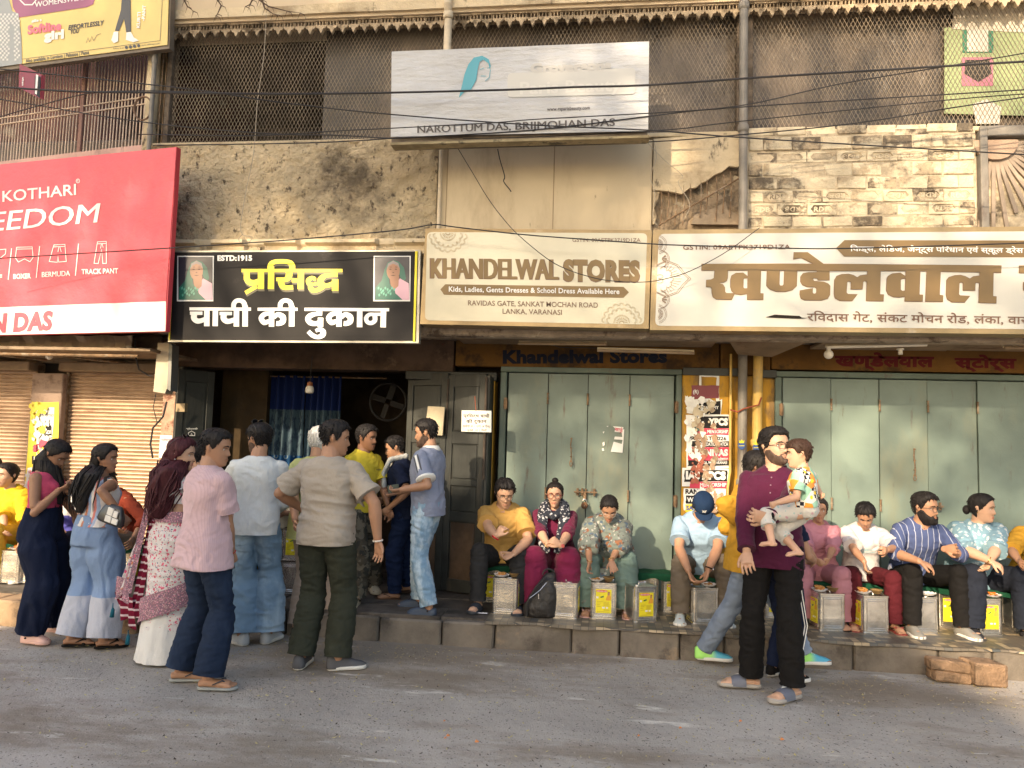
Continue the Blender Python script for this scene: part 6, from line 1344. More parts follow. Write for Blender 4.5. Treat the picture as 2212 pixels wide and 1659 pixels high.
# ---------------- clothes
def top(F, mat, hem=-.05, ease=.014, sleeve=.55, sl_r=1.32, hem_flare=0.0, voxel=.0095, wr=.007, neck=.500, sc=(8, 8, 16), name='shirt', wide_neck=0.0, seed=None, cuff_taper=1.0, extra=None, smooth=5, hem_tilt=0, ribs=None, belly=0):
    s = F.s; mb = MB(); cl = []; c0, _r, _f, _u = F.spine(hem*s); cl.append((c0, -_u, .29*s*max(1, F.build), .16)); ts = [hem-.045]+list(np.linspace(hem, .40, 12))+[.43, .455, .475, neck-.008, neck]
    rr = []
    for t in ts:
        fl = max(0, (.10-t)/.25); e = ease*.85*(1-.45*max(0, min(1, (t-.40)/.08)))+hem_flare*fl
        mw = 1.0; q = F.ring(t*s, e, 32, 2.5, mw, 1.0)
        if hem_tilt: q = [tuple(V3(p)+V3(0, 0, hem_tilt*(V3(p)-F.P0)[1]*fl*1.0)) for p in q]
        rr.append(q)
    mb.rings(rr)
    b = F.build; sl_r = 1+(sl_r-1)*.80; ar = (.042 if F.fem else .048)*s*(1+(b-1)*.8)*sl_r
    for k in (1, -1):
        sv = sleeve[k] if isinstance(sleeve, dict) else sleeve
        if sv <= 0: continue
        S_, E_, Wr = F.SH[k], F.EL[k], F.WR[k]; inn = S_+(F.spine(.42*s)[0]-S_)*.28
        ball(mb, S_, ar*.90)
        if sv <= 1.0:
            e_ = S_*(1-sv)+E_*sv; ax_ = nrm(E_-S_); cl.append((e_, ax_, ar*1.4, .05)); tubes(mb, [inn, S_, S_*.5+e_*.5, e_, e_+ax_*.035], [ar*.88, ar*.94, ar*1.02, ar*1.08*cuff_taper, ar*1.08*cuff_taper])
        else:
            q = sv-1; e_ = E_*(1-q)+Wr*q; ax_ = nrm(Wr-E_); cl.append((e_, ax_, ar*1.3, .05)); tubes(mb, [inn, S_, S_*.5+E_*.5, E_*.9+S_*.1, E_, E_*.8+e_*.2, e_*.6+E_*.4, e_, e_+ax_*.03], [ar*.88, ar*.94, ar*.96, ar*.9, ar*.92, ar*.9, ar*.82*cuff_taper, ar*.80*cuff_taper, ar*.78*cuff_taper]); ball(mb, E_, ar*.92)
    if F.fem:
        for k in (1, -1): c, r_, f_, u_ = F.spine(.335*s); ball(mb, c+r_*k*.062*s+f_*(.085*s*b), .053*s+ease*.4)
    me = fuse(mb, voxel, smooth); warp(me, wrinkles(wr*1.5, sc, (seed or F.sd)*1.7, True, extra, cl))
    return addm(name, me, mat, F.root)
def trousers(F, mat, thigh=1.16, knee=1.25, hem=1.5, top_=.03, length=.0, voxel=.0105, wr=.008, sc=(7, 7, 17), name='trousers', skirt=False, seed=None, smooth=4, ease=.007, cut=1.0, seat=0.0, folds=0.0):
    s = F.s; mb = MB(); cl = []; mb.rings([F.ring(t*s, ease, 28, 2.3) for t in (-.105, -.07, -.03, .01, top_)]); b = F.build; lr = (.083 if F.fem else .080)*s*(1+(b-1)*.75)
    for k in (1, -1):
        Hj, K_, A_ = F.HJ[k], F.KN[k], F.AN[k]; end = A_+V3(0, 0, -.055*s+length); d = end-K_
        if cut <= 1: end = K_+(A_-K_)*cut if cut > 0 else Hj+(K_-Hj)*(1+cut)
        ax_ = nrm(end-K_) if cut > 0 else nrm(K_-Hj); cl.append((end.copy(), ax_, lr*(.62*hem if cut > 0 else 1.4)+.03, .06))
        if cut > 0:
            e2 = end+ax_*.035
            tubes(mb, [Hj+V3(0, 0, .03), Hj*.7+K_*.3, Hj*.2+K_*.8, K_, K_*.75+end*.25, K_*.35+end*.65, end, e2], [lr*1.06, lr*1.04*thigh*.92, lr*.78*thigh, lr*.64*knee, lr*.62*(knee*.6+hem*.4), lr*.56*(knee*.3+hem*.7), lr*.5*hem, lr*.5*hem], 18); ball(mb, K_, lr*.66*knee)
        else: tubes(mb, [Hj+V3(0, 0, .03), Hj*.6+end*.4, end, end+ax_*.035], [lr*1.06, lr*thigh, lr*.95*thigh, lr*.95*thigh], 18)
    if seat: ball(mb, F.P0+V3(0, -.035*s, -.03), (.15*s, .095*s, .12*s))
    me = fuse(mb, voxel, smooth)
    ex = None
    if folds:
        def ex(co):
            o = np.zeros(len(co))
            for k in (1, -1):
                K_, E2 = F.KN[k], F.AN[k]; rel = co-K_; ang = np.arctan2(rel[:, 1], rel[:, 0]); t = np.clip((F.HJ[k][2]-co[:, 2])/(.8*s), 0, 1); side = np.exp(-(np.linalg.norm(rel[:, :2], axis=1)/.16)**6); o += folds*t*side*np.sin(ang*7+co[:, 2]*2.5+k)*.5
            return o
    warp(me, wrinkles(wr*1.5, sc, (seed or F.sd)*2.3+4, True, ex, cl)); return addm(name, me, mat, F.root)
def collar(F, mat, r=1.0, h=.035, open_=.5, fold=.02, name='collar'):
    s = F.s; c, r_, f_, u_ = F.spine(.488*s); mb = MB(); n = 30; R0 = (.070 if F.fem else .080)*s*r; a0 = PI/2+open_*.5; a1 = PI/2+2*PI-open_*.5; rr = []
    for i in range(n):
        a = a0+(a1-a0)*i/(n-1); d = r_*math.cos(a)+f_*math.sin(a)*1.0; c0 = c-f_*.012*s; fr_ = max(0, math.sin(a)); dr = -.028*fr_**2
        rr.append([tuple(c0+d*R0*.98+u_*(.004+dr)), tuple(c0+d*R0*.90+u_*(h+dr)), tuple(c0+d*(R0*.98)+u_*(h+.001+dr)), tuple(c0+d*(R0*1.12+fold*.6)+u_*(-.006+dr-fold*.6*fr_)), tuple(c0+d*(R0*1.06+fold*.5)+u_*(-.014+dr-fold*fr_))])
    mb.rings(rr, close=False); return obj_local(name, mb, mat, F.root, True)
def shoe(F, kind, mat, sole=None, k_list=(1, -1), accent=None):
    s = F.s; sole = sole or mat
    for k in k_list:
        B_, fd, sd_, fl_, z0 = getattr(F, 'foot%d' % k); B_ = V3(B_[0], B_[1], z0); up = V3(0, 0, 1)
        def outline(sc=1.0, w=1.0, dz=0.0, n=26):
            out = []
            for i in range(n):
                a = 2*PI*i/n; t = -math.cos(a); l = (t*.5+.5); y = -.068*s+l*(fl_+.022*s)*1.0; half = np.interp(l, [0, .06, .25, .5, .75, .92, 1], [.012, .030, .036, .038, .050, .040, .012])*s*w*sc
                out.append(tuple(B_+fd*y+sd_*half*math.copysign(1, math.sin(a) if abs(math.sin(a)) > 1e-6 else 1)*(min(1, abs(math.sin(a))*2.4))+up*dz))
            return out
        th = {'sandal': .014, 'slide': .026, 'flip': .016, 'croc': .026, 'sneaker': .026, 'shoe': .018}[kind]
        mb = MB(); mb.rings([outline(.97, 1.05, 0.001), outline(1.06, 1.08, .004), outline(1.06, 1.08, th*.8), outline(1.0, 1.05, th)])
        so_ = obj_local({'croc': 'clog', 'slide': 'slide_sandal', 'flip': 'flip_flop', 'sandal': 'sandal', 'sneaker': 'trainer', 'shoe': 'shoe'}[kind], mb, sole, F.root, True)
        if kind in ('croc', 'sneaker', 'shoe'):
            mb = MB(); rr = []
            hgt = {'croc': [(-.066, .062, .5), (-.055, .07, .9), (-.02, .066, 1), (.03, .074, 1.05), (.08, .076, 1.1), (.13, .062, 1.2), (.17, .045, 1.1), (.19, .028, .5)],
                   'sneaker': [(-.070, .085, .6), (-.055, .10, 1.0), (-.02, .095, 1.05), (.03, .088, 1), (.07, .078, 1.05), (.12, .058, 1.2), (.165, .046, 1.1), (.195, .030, .5)],
                   'shoe': [(-.066, .07, .5), (-.055, .08, .95), (-.02, .076, 1), (.03, .078, 1), (.07, .068, 1.05), (.12, .05, 1.18), (.165, .04, 1.05), (.192, .026, .5)]}[kind]
            for y, h, w in hgt:
                y = y*s*(fl_/s/.245); h *= s; half = .038*s*w
                rr.append([tuple(B_+fd*y+sd_*half*math.copysign(abs(math.cos(a))**.7, math.cos(a))+up*(th*.5+(h-th*.5)*max(0, math.sin(a))**.8)) for a in np.linspace(-.05, PI+.05, 15)]+[tuple(B_+fd*y-sd_*half*.8+up*th*.4), tuple(B_+fd*y+sd_*half*.8+up*th*.4)])
            mb.rings(rr); uo = obj_local('upper', mb, mat, so_, True)
            if kind == 'croc':
                mb = MB()
                for q in range(7): c = B_+fd*(.09+.028*(q//2))*s+sd_*(.018*(1 if q % 2 else -1))*s*(q < 6)+up*(.071-.012*(q//2))*s; ball(mb, c, (.0075*s, .0075*s, .005*s), 8)
                for sg in (1, -1): ball(mb, B_-fd*.0*s+sd_*.040*s*sg+up*.045*s, .009*s, 8)
                obj_local('holes', mb, accent or M('hole_dark', (.03, .02, .02), .8), uo, True)
            elif kind == 'sneaker' and accent:
                mb = MB()
                for q in range(5): c = B_+fd*(.035+.018*q)*s+up*(.094-.011*q)*s; tubes(mb, [c-sd_*.022*s, c+up*.006, c+sd_*.022*s], [.003*s]*3, 6)
                obj_local('laces', mb, accent, uo, True)
        elif kind == 'slide':
            mb = MB(); rr = []
            for y, h in ((.035, .075), (.06, .078), (.10, .070), (.128, .056)):
                rr.append([tuple(B_+fd*y*s+sd_*.053*s*math.cos(a)+up*(th*.6+(h*s-th*.6)*max(0, math.sin(a))**.75)) for a in np.linspace(0, PI, 13)])
            mb.rings(rr, cap=False, close=False); mb2 = MB(); mb2.rings([[tuple(V3(p)-up*.006) for p in r] for r in rr], cap=False, close=False); mb.add(mb2.v, mb2.f); obj_local('strap', mb, mat, so_, True)
            if accent:
                mb = MB(); c = B_+fd*.09*s+up*.082*s; mb.add([tuple(c-fd*.02+sd_*.018), tuple(c-fd*.02-sd_*.018), tuple(c+fd*.018-up*.008)], [(0, 1, 2)]); obj_local('triangle_badge', mb, accent, so_)
        else:
            mb = MB(); T_ = B_+fd*(.135*s)+up*(th+.012)
            for sg in (1, -1): tubes(mb, [T_, B_+fd*.10*s+sd_*sg*.03*s+up*.062*s, B_+fd*.04*s+sd_*sg*.043*s+up*(th+.02)], [.006*s, .009*s if kind == 'flip' else .014*s, .006*s], 8, .6)
            if kind == 'sandal': tubes(mb, [B_+fd*.10*s-sd_*.048*s+up*th, B_+fd*.10*s+up*.062*s, B_+fd*.10*s+sd_*.048*s+up*th], [.014*s]*3, 8, .5)
            obj_local('strap', mb, mat, so_, True)
def band(F, k, mat, t=.02, r=.030, w=.006, name='bangle', dial=None):
    Wr, d, pn, la, hz = getattr(F, 'hand%d' % k); c = Wr-d*t; mb = MB(); r *= F.s; pts = [c+pn*r*.86*math.cos(a)+la*r*math.sin(a) for a in np.linspace(0, 2*PI, 19)]; tubes(mb, pts, [w]*19, 6)
    o = obj_local(name, mb, mat, F.root, True)
    if dial:
        mb = MB(); q = c-pn*r*.95; tubes(mb, [q, q-pn*.006, q-pn*.0065], [.017, .017, .012], 14); obj_local('watch_dial', mb, dial, o, True)
    return o
def cloth(c, nm, rough=.85, pat=None, bump=(220, .0012), var=(3, .08), sheen=0, bump2=(10, .016, (1, 1, .55))):
    c = tuple(q*.84 for q in c)
    return M('cloth_'+nm, c, .9, spec=.15, var=var, bump=bump2, bump2=bump, sheen=sheen, extra=pat)
# ------------------------------------------------------------------ the people
def stripes(axis, per, duty, col, soft=.02, off=0.0, cols=None):
    def ex(H, out):
        s_ = H.n.new('ShaderNodeSeparateXYZ'); H.l.new(H.tc.outputs['Object'], s_.inputs[0])
        m1 = H.n.new('ShaderNodeMath'); m1.operation = 'MULTIPLY_ADD'; m1.inputs[1].default_value = 1/per; m1.inputs[2].default_value = off+50; H.l.new(s_.outputs[axis], m1.inputs[0])
        m2 = H.n.new('ShaderNodeMath'); m2.operation = 'FRACT'; H.l.new(m1.outputs[0], m2.inputs[0])
        if cols:
            r = H.n.new('ShaderNodeValToRGB'); r.color_ramp.interpolation = 'CONSTANT'; e = r.color_ramp.elements; e[0].color = (*cols[0][1], 1); e[1].position = cols[1][0]; e[1].color = (*cols[1][1], 1)
            for p, c in cols[2:]: q = e.new(p); q.color = (*c, 1)
            H.l.new(m2.outputs[0], r.inputs[0]); return r.outputs[0]
        return H.mix(H.ramp(m2.outputs[0], 1-duty-soft, 1-duty), out, col)
    return ex
def floral(cs, scale=22, dens=.34, dist=.6):
    def ex(H, out):
        for i, c in enumerate(cs):
            v = H.n.new('ShaderNodeTexVoronoi'); v.inputs['Scale'].default_value = scale*(1+.37*i); w = H.n.new('ShaderNodeTexNoise'); w.inputs['Scale'].default_value = scale*1.6
            mp = H.n.new('ShaderNodeMapping'); mp.inputs['Location'].default_value = (i*1.7, i*.9, i*2.3); H.l.new(H.tc.outputs['Object'], mp.inputs[0]); H.l.new(mp.outputs[0], w.inputs['Vector'])
            ad = H.n.new('ShaderNodeVectorMath'); ad.operation = 'MULTIPLY_ADD'; H.l.new(w.outputs['Color'], ad.inputs[0]); ad.inputs[1].default_value = (dist/scale,)*3; H.l.new(mp.outputs[0], ad.inputs[2]); H.l.new(ad.outputs[0], v.inputs['Vector'])
            out = H.mix(H.ramp(v.outputs['Distance'], dens*(1-.08*i), dens*(1-.08*i)-.05), out, c)
        return out
    return ex
def zband(levels):
    """bands by height: [(z, colour), ...] applied where z is below the level"""
    def ex(H, out):
        s_ = H.n.new('ShaderNodeSeparateXYZ'); H.l.new(H.tc.outputs['Object'], s_.inputs[0])
        for z, c in levels: out = H.mix(H.ramp(s_.outputs[2], z+.004, z-.004), out, c)
        return out
    return ex
def checker(H, out):
    t = H.n.new('ShaderNodeTexChecker'); t.inputs['Scale'].default_value = 42; H.l.new(H.tc.outputs['Object'], t.inputs[0]); t.inputs[1].default_value = (.02, .02, .03, 1); t.inputs[2].default_value = (.75, .72, .66, 1)
    f1 = H.n.new('ShaderNodeTexVoronoi'); f1.inputs['Scale'].default_value = 15; H.l.new(H.tc.outputs['Object'], f1.inputs['Vector']); sc = H.n.new('ShaderNodeSeparateColor'); H.l.new(f1.outputs['Color'], sc.inputs[0])
    r = H.n.new('ShaderNodeValToRGB'); r.color_ramp.interpolation = 'CONSTANT'; e = r.color_ramp.elements; e[0].color = (.70, .25, .06, 1); e[1].position = .18; e[1].color = (.30, .52, .40, 1)
    for p, c in ((.36, (.8, .6, .08)), (.55, (.75, .72, .66)), (.9, (.75, .3, .05))): q = e.new(p); q.color = (*c, 1)
    H.l.new(sc.outputs[0], r.inputs[0]); a = H.mix(H.ramp(sc.outputs[1], .60, .61), r.outputs[0], t.outputs[0])
    return H.mix(H.ramp(f1.outputs['Distance'], .20, .17), a, (.85, .62, .04))
denim_l = cloth((.20, .31, .44), 'light_denim', .8, pat=lambda H, o: H.mix(H.ramp(H.noise(3.5, (1, 1, .5), 4), .45, .7), o, (.34, .45, .56)))
denim_w = cloth((.24, .38, .53), 'washed_denim', .8, pat=lambda H, o: H.mix(H.ramp(H.noise(6, (1, 1, .6), 5), .42, .62), o, (.55, .66, .74)))
denim_d = cloth((.018, .030, .062), 'dark_denim', .75, pat=lambda H, o: H.mix(H.ramp(H.noise(3, (1, 1, .5), 4), .5, .75), o, (.035, .058, .11)))
denim_g = cloth((.22, .27, .36), 'grey_denim', .8, pat=lambda H, o: H.mix(H.ramp(H.noise(3.5, (1, 1, .5), 4), .48, .7), o, (.36, .42, .50)))
navy = cloth((.012, .018, .045), 'navy', .8); blackc = cloth((.012, .011, .011), 'black', .8); charcoal = cloth((.035, .035, .037), 'charcoal', .85)
gold_ = M('gold_trim', (.7, .45, .15), .25, metal=.9); steel_ = M('steel_trim', (.6, .6, .62), .25, metal=.9); rubber = M('sole_white', (.66, .64, .60), .6, var=(8, .08)); redth = M('red_thread', (.5, .03, .03), .8)
def at(u, v, z=0.0): x, y = G(u, v, z); return (x, y, z)
def foot(u, v, z, toe): x, y = G(u, v, z); return (x, y, z, toe, 'w')
def hand(u, v, Y): p = P3(u, v, Y); return (p[0], p[1], p[2], 'w')
phone_m = M('phone_black', (.02, .02, .025), .2, coat=.4)

# 1 woman in pink top looking at her phone
F = person('woman in pink crop top and wide navy trousers looking at her phone', at(72, 1384), -82, H=1.60, build=1.10, fem=1, skin='tan', sd=1, head=(-4, 34, 0), lean=0, hl=hand(138, 1052, 5.62), hr=hand(128, 1058, 5.48), el=(-.3, -.6, -.9), er=(.3, -.7, -.9),
           hand_l=dict(dir=(1, -.1, .3), palm=(0, -.3, 1), w=1, curl=.9), hand_r=dict(dir=(1, .2, .4), palm=(0, .3, 1), w=1, curl=.9), fl=foot(118, 1366, 0, -80), fr=foot(62, 1388, 0, -95))
top(F, cloth((.62, .085, .16), 'pink_knit', .8), hem=.165, ease=.008, sleeve=0, voxel=.008, wr=.004, neck=.455, name='crop_top')
trousers(F, navy, thigh=1.6, knee=2.1, hem=2.4, top_=.165, length=-.035, wr=.012, sc=(9, 9, 3), voxel=.011, ease=.012, seat=1, folds=.016, name='wide_trousers')
shoe(F, 'croc', M('clog_pink', (.66, .40, .34), .5))
hair(F, 'f', 'black', .020, .016, tuft=.003)
HF = F.PH
long_hair(F, [(HF(V3(0, -.045, .03)), .070, .055, (0, 1, 0)), (HF(V3(0, -.055, -.06)), .085, .075, (.3, 1, 0)), (F.nb+V3(0, .00, -.02), .105, .085, (.5, 1, 0)), (F.nb+V3(-.01, .035, -.13), .10, .07, (.4, 1, 0)), (F.nb+V3(-.0, .10, -.22), .055, .05, (.3, 1, 0)), (F.nb+V3(0, .12, -.29), .02, .02, (.3, 1, 0))], 'black', 5)
mb = MB(); p = F.WR[1]*.5+F.WR[-1]*.5+V3(0, .09, .035); mb.box(-.038, .038, -.004, .004, -.075, .075, .004, M=Matrix.Translation(p) @ Matrix.Rotation(R(-50), 4, 'X')); ph = thing('mobile_phone', 'mobile phone in the hands of the woman in the pink top', 'phone', F.Wd(p)); mb2 = MB(); mb2.v = [tuple(F.Wd(q)) for q in mb.v]; mb2.f = mb.f; obj('phone_body', mb2, phone_m, ph)

# 2 woman in two tone blue trousers
F = person('woman in striped sleeveless top and two tone blue wide trousers carrying a handbag', at(190, 1393), -22, H=1.56, build=1.16, fem=1, skin='tan', sd=2, head=(-58, 2, 0), lean=1, hr=hand(262, 1112, 5.35), hl=hand(160, 1112, 5.75), el=(-.9, -.5, -.2), er=(.8, -.55, -.4), fl=foot(152, 1396, 0, -60), fr=foot(222, 1400, 0, -50),
           hand_r=dict(curl=.8), hand_l=dict(curl=.8))
top(F, cloth((.6, .6, .6), 'candy_stripe', .8, pat=stripes(0, .155, .3, None, off=.15, cols=[(0, (.62, .60, .58)), (.18, (.50, .22, .14)), (.36, (.28, .36, .52)), (.55, (.62, .60, .58)), (.68, (.55, .20, .17)), (.80, (.34, .42, .58)), (.92, (.66, .62, .6))])), hem=.06, ease=.010, sleeve=.06, sl_r=1.1, voxel=.009, wr=.006, neck=.47, name='sleeveless_top')
trousers(F, cloth((.23, .33, .53), 'cornflower', .85, pat=zband([(.385, (.40, .42, .50))])), thigh=1.62, knee=2.15, hem=2.5, top_=.15, length=-.05, wr=.013, sc=(9, 9, 3.5), ease=.014, seat=1, folds=.016, name='wide_trousers')
shoe(F, 'sandal', blackc)
hair(F, 'f', 'black', .020, .016, tuft=.003)
long_hair(F, [(F.PH(V3(0, -.045, .03)), .070, .055, (1, 0, 0)), (F.PH(V3(-.03, -.065, -.05)), .090, .055, (1, 0, 0)), (F.nb+V3(-.02, -.08, .0), .115, .055, (1, 0, 0)), (F.nb+V3(-.04, -.115, -.12), .105, .045, (1, 0, 0)), (F.nb+V3(-.045, -.13, -.22), .08, .035, (1, 0, 0)), (F.nb+V3(-.04, -.125, -.30), .03, .02, (1, 0, 0))], 'black', 9, curl=.3)
bp_ = P3(243, 1112, 5.30); bag = thing('handbag', 'black shoulder bag with white quilted front under the arm of the woman in striped top', 'handbag', bp_)
Mb = Matrix.Translation(bp_) @ Matrix.Rotation(R(14), 4, 'Y') @ Matrix.Rotation(R(-12), 4, 'Z'); lb_ = M('bag_leather', (.018, .018, .02), .35, coat=.3, bump=(60, .001))
mb = MB(); rg_ = []
for z_, w, d in ((-.068, .06, .018), (-.066, .11, .032), (-.05, .122, .036), (0, .112, .034), (.05, .088, .026), (.075, .068, .016), (.078, .05, .006)): rg_.append([tuple(Mb @ Vector((w*math.copysign(abs(math.cos(a))**.6, math.cos(a)), d*math.copysign(abs(math.sin(a))**.6, math.sin(a)), z_))) for a in np.linspace(0, 2*PI, 25)[:-1]])
mb.rings(rg_); obj('bag_body', mb, lb_, bag, True)
for (x0, x1, z0, z1) in ((-.02, .035, .0, .055), (.04, .082, -.002, .045), (-.024, .036, -.052, -.005), (.042, .10, -.05, -.008)):
    mb = MB(); mb.box(x0, x1, -.0405, -.030, z0, z1, .003, M=Mb); obj('white_panel', mb, M('bag_white', (.62, .60, .57), .5, bump=(80, .001)), bag)
mb = MB(); sh_ = Vector(F.Wd(F.SH[1]+V3(-.03, 0, .055))); a_ = Mb @ Vector((-.075, 0, .06)); b2_ = Mb @ Vector((.07, 0, .06))
tubes(mb, [a_, sh_.lerp(a_, .4)+Vector((-.0, -.05, 0)), sh_+Vector((-.01, -.035, 0)), sh_+Vector((0, .0, .012)), sh_+Vector((.0, .05, -.01))], [.012]*5, 8, .3); obj('strap', mb, lb_, bag, True)
mb = MB(); q = sh_.lerp(a_, .45)+Vector((-.0, -.058, 0)); mb.tube([q+Vector((.015*math.cos(a), -.003, .013*math.sin(a))) for a in np.linspace(0, 2*PI, 9)], .003, 6); obj('buckle', mb, gold_, bag)

# 3 woman in saree
F = person('woman in flowered saree with long maroon hair, sunglasses on her head', at(358, 1424), -12, H=1.62, build=1.04, fem=1, skin='light', sd=3, head=(-70, 3, 0), lean=0, hl=hand(330, 1140, 5.7), hr=hand(402, 1120, 5.62), el=(-.6, -.3, -.6), er=(.8, -.3, -.5), fl=foot(330, 1424, 0, -20), fr=foot(380, 1425, 0, -20))
fl_pat = floral([(.60, .12, .20), (.45, .10, .14), (.10, .13, .22)], 30, .30, .9)
saree_c = cloth((.70, .66, .66), 'saree_print', .8, pat=fl_pat, bump=(120, .001)); bord = cloth((.30, .17, .21), 'saree_border', .8, pat=floral([(.55, .25, .32), (.16, .10, .18), (.6, .45, .45)], 60, .36)); marn = cloth((.16, .008, .03), 'saree_maroon', .75, pat=stripes(2, .055, .25, (.5, .4, .42), off=.2)); petti = cloth((.72, .71, .70), 'petticoat', .8)
top(F, cloth((.68, .65, .64), 'blouse', .8, pat=floral([(.6, .2, .28)], 22, .22)), hem=.255, ease=.006, sleeve={1: .55, -1: .5}, sl_r=1.12, voxel=.0085, wr=.003, neck=.37, name='blouse')
mb = MB(); c, r_, f_, u_ = F.spine(.40*F.s)
tubes(mb, [F.SH[-1]+V3(.04, -.01, .045), F.nb+V3(-.04, -.035, -.03)*1.0+V3(-.03, 0, 0), F.spine(.37*F.s)[0]+V3(-.05, -.085, 0), F.spine(.30*F.s)[0]+V3(.02, -.105, 0)], [.003]*4, 6)
tubes(mb, [F.spine(.36*F.s)[0]+V3(.12, -.075, .02), F.spine(.31*F.s)[0]+V3(.03, -.112, 0), F.spine(.27*F.s)[0]+V3(-.06, -.105, 0)], [.016, .014, .014], 8, .4); obj_local('blouse_tie', mb, MATS['cloth_blouse'], F.root, True)
def skirt(F, mat, rows, name, wr=.010, n=64, folds=9, fs=.01, sc=(8, 8, 10), seed=2, openfn=None):
    mb = MB(); rr = []; tt = np.linspace(0, 1, 60); T_ = np.array([r[0] for r in rows])
    for z in np.linspace(rows[0][0], rows[-1][0], 90):
        g = lambda i: np.interp(-z, -T_, [r[i] for r in rows]); k = np.interp(-z, [-rows[0][0], -rows[-1][0]], [0, 1])
        rr.append([((g(1)*(1+fs*8*k*.3*math.sin(folds*a+2*k))+0)*math.cos(a)+g(3), (g(2)*(1+fs*8*k*.35*math.sin(folds*a+1.3+3*k)))*math.sin(a)+g(4), z) for a in np.linspace(0, 2*PI, n+1)[:-1]])
    mb.rings(rr, cap=False); me = mesh_np(name, mb.v, mb.f, True, False); warp(me, wrinkles(wr, sc, seed)); return addm(name, me, mat, F.root)
s_ = F.s; skirt(F, petti, [(.60, .16, .14, 0, 0), (.10, .205, .19, 0, 0), (.012, .225, .20, 0, 0)], 'petticoat', .004, folds=14, fs=.012)
skirt(F, saree_c, [(1.045, .150, .116, 0, .004), (.98, .165, .130, 0, 0), (.88, .192, .150, 0, -.01), (.75, .190, .150, 0, -.005), (.5, .185, .155, .0, 0), (.24, .200, .175, .01, .0)], 'saree_drape', .017, folds=5, fs=.006, sc=(4, 4, 17))
skirt(F, bord, [(1.075, .150, .118, 0, .004), (1.045, .155, .121, 0, .004), (1.0, .168, .133, 0, 0)], 'waist_border', .003, folds=3, fs=.0)
mb = MB(); rr = []
for a in np.linspace(PI*.80, PI*2.15, 40):
    k = (a-PI*.8)/(PI*1.35); zb = .17+.30*k; R_ = (.206, .182); rr.append([((R_[0]+.004*j)*math.cos(a), (R_[1]+.004*j)*math.sin(a), zb+h) for j, h in ((0, .17), (1, .12), (1, .05), (2, 0))])
mb.rings(rr, cap=False, close=False); me = mesh_np('border', mb.v, mb.f, True); warp(me, wrinkles(.008, (5, 5, 9), 5)); addm('hem_border', me, bord, F.root)
def panel_cloth(F, name, mat, A, B, C_, D, amp=.02, nf=5, nu=30, nv=40, wr=.006, off=(0, 0, 0)):
    """hanging cloth between top corners A, B and bottom corners D, C (local), with vertical folds"""
    A, B, C_, D = V3(*A), V3(*B), V3(*C_), V3(*D); mb = MB(); n0 = nrm(np.cross(B-A, D-A))
    def fn(a, b): p = (A*(1-a)+B*a)*(1-b)+(D*(1-a)+C_*a)*b; return tuple(p+n0*amp*(.3+b)*math.sin(a*PI*2*nf+b*1.5)+V3(0, 0, -.02*math.sin(a*PI*nf*1.3)*b))
    mb.grid(fn, nu, nv); me = mesh_np(name, mb.v, mb.f, True, False); warp(me, wrinkles(wr, (9, 9, 6), F.sd)); return addm(name, me, mat, F.root)
shl = F.SH[-1]
panel_cloth(F, 'shoulder_drape', bord, (shl[0]-.03, shl[1]-.06, shl[2]+.055), (shl[0]+.035, shl[1]-.08, shl[2]+.06), (-.215, -.17, .50), (-.33, -.13, .46), .012, 2)
panel_cloth(F, 'drape_end', cloth((.68, .64, .64), 'saree_end', .8, pat=floral([(.6, .1, .2), (.55, .2, .1), (.05, .17, .25)], 17, .34, .9)), (shl[0]-.05, shl[1]-.05, shl[2]-.16), (shl[0]-.0, shl[1]-.07, shl[2]-.16), (-.27, -.15, .50), (-.40, -.10, .50), .014, 2)
panel_cloth(F, 'maroon_lining', marn, (shl[0]+.0, shl[1]-.055, shl[2]+.0), (shl[0]+.07, shl[1]-.07, shl[2]-.05), (-.13, -.165, .33), (-.26, -.12, .34), .012, 2)
panel_cloth(F, 'pink_border', bord, (-.40, -.11, .58), (-.24, -.165, .58), (-.22, -.17, .42), (-.42, -.11, .44), .01, 2)
panel_cloth(F, 'maroon_border', marn, (-.42, -.10, .46), (-.19, -.16, .45), (-.15, -.165, .24), (-.34, -.12, .31), .014, 2)
for (x_, z_) in ((-.385, .39), (-.225, .215)):
    mb = MB(); tubes(mb, [(x_, -.14, z_), (x_, -.14, z_-.03), (x_+.004, -.14, z_-.045), (x_-.002, -.14, z_-.10)], [.003, .004, .012, .016], 8); obj_local('tassel', mb, M('tassel_teal', (.01, .10, .15), .8), F.root, True)
hair(F, 'f', 'maroon', .028, .020, tuft=.010)
long_hair(F, [(F.PH(V3(0, -.04, .05)), .075, .065, (1, 0, 0)), (F.PH(V3(-.02, -.055, -.03)), .10, .08, (1, 0, 0)), (F.nb+V3(-.02, -.06, .02), .12, .08, (1, 0, 0)), (F.nb+V3(-.045, -.09, -.12), .125, .065, (1, 0, 0)), (F.nb+V3(-.06, -.11, -.24), .10, .05, (1, 0, 0)), (F.nb+V3(-.06, -.12, -.34), .05, .03, (1, 0, 0))], 'maroon', 11, curl=1.2, wisps=60)
glasses(F, (.02, .02, .02), .027, .022, .002, name='sunglasses', onhead=True, tinted=True); shoe(F, 'sandal', charcoal)
mb = MB(); ball(mb, F.PH(V3(.078, -.02, -.034)), .005, 8); obj_local('earring', mb, steel_, F.root)

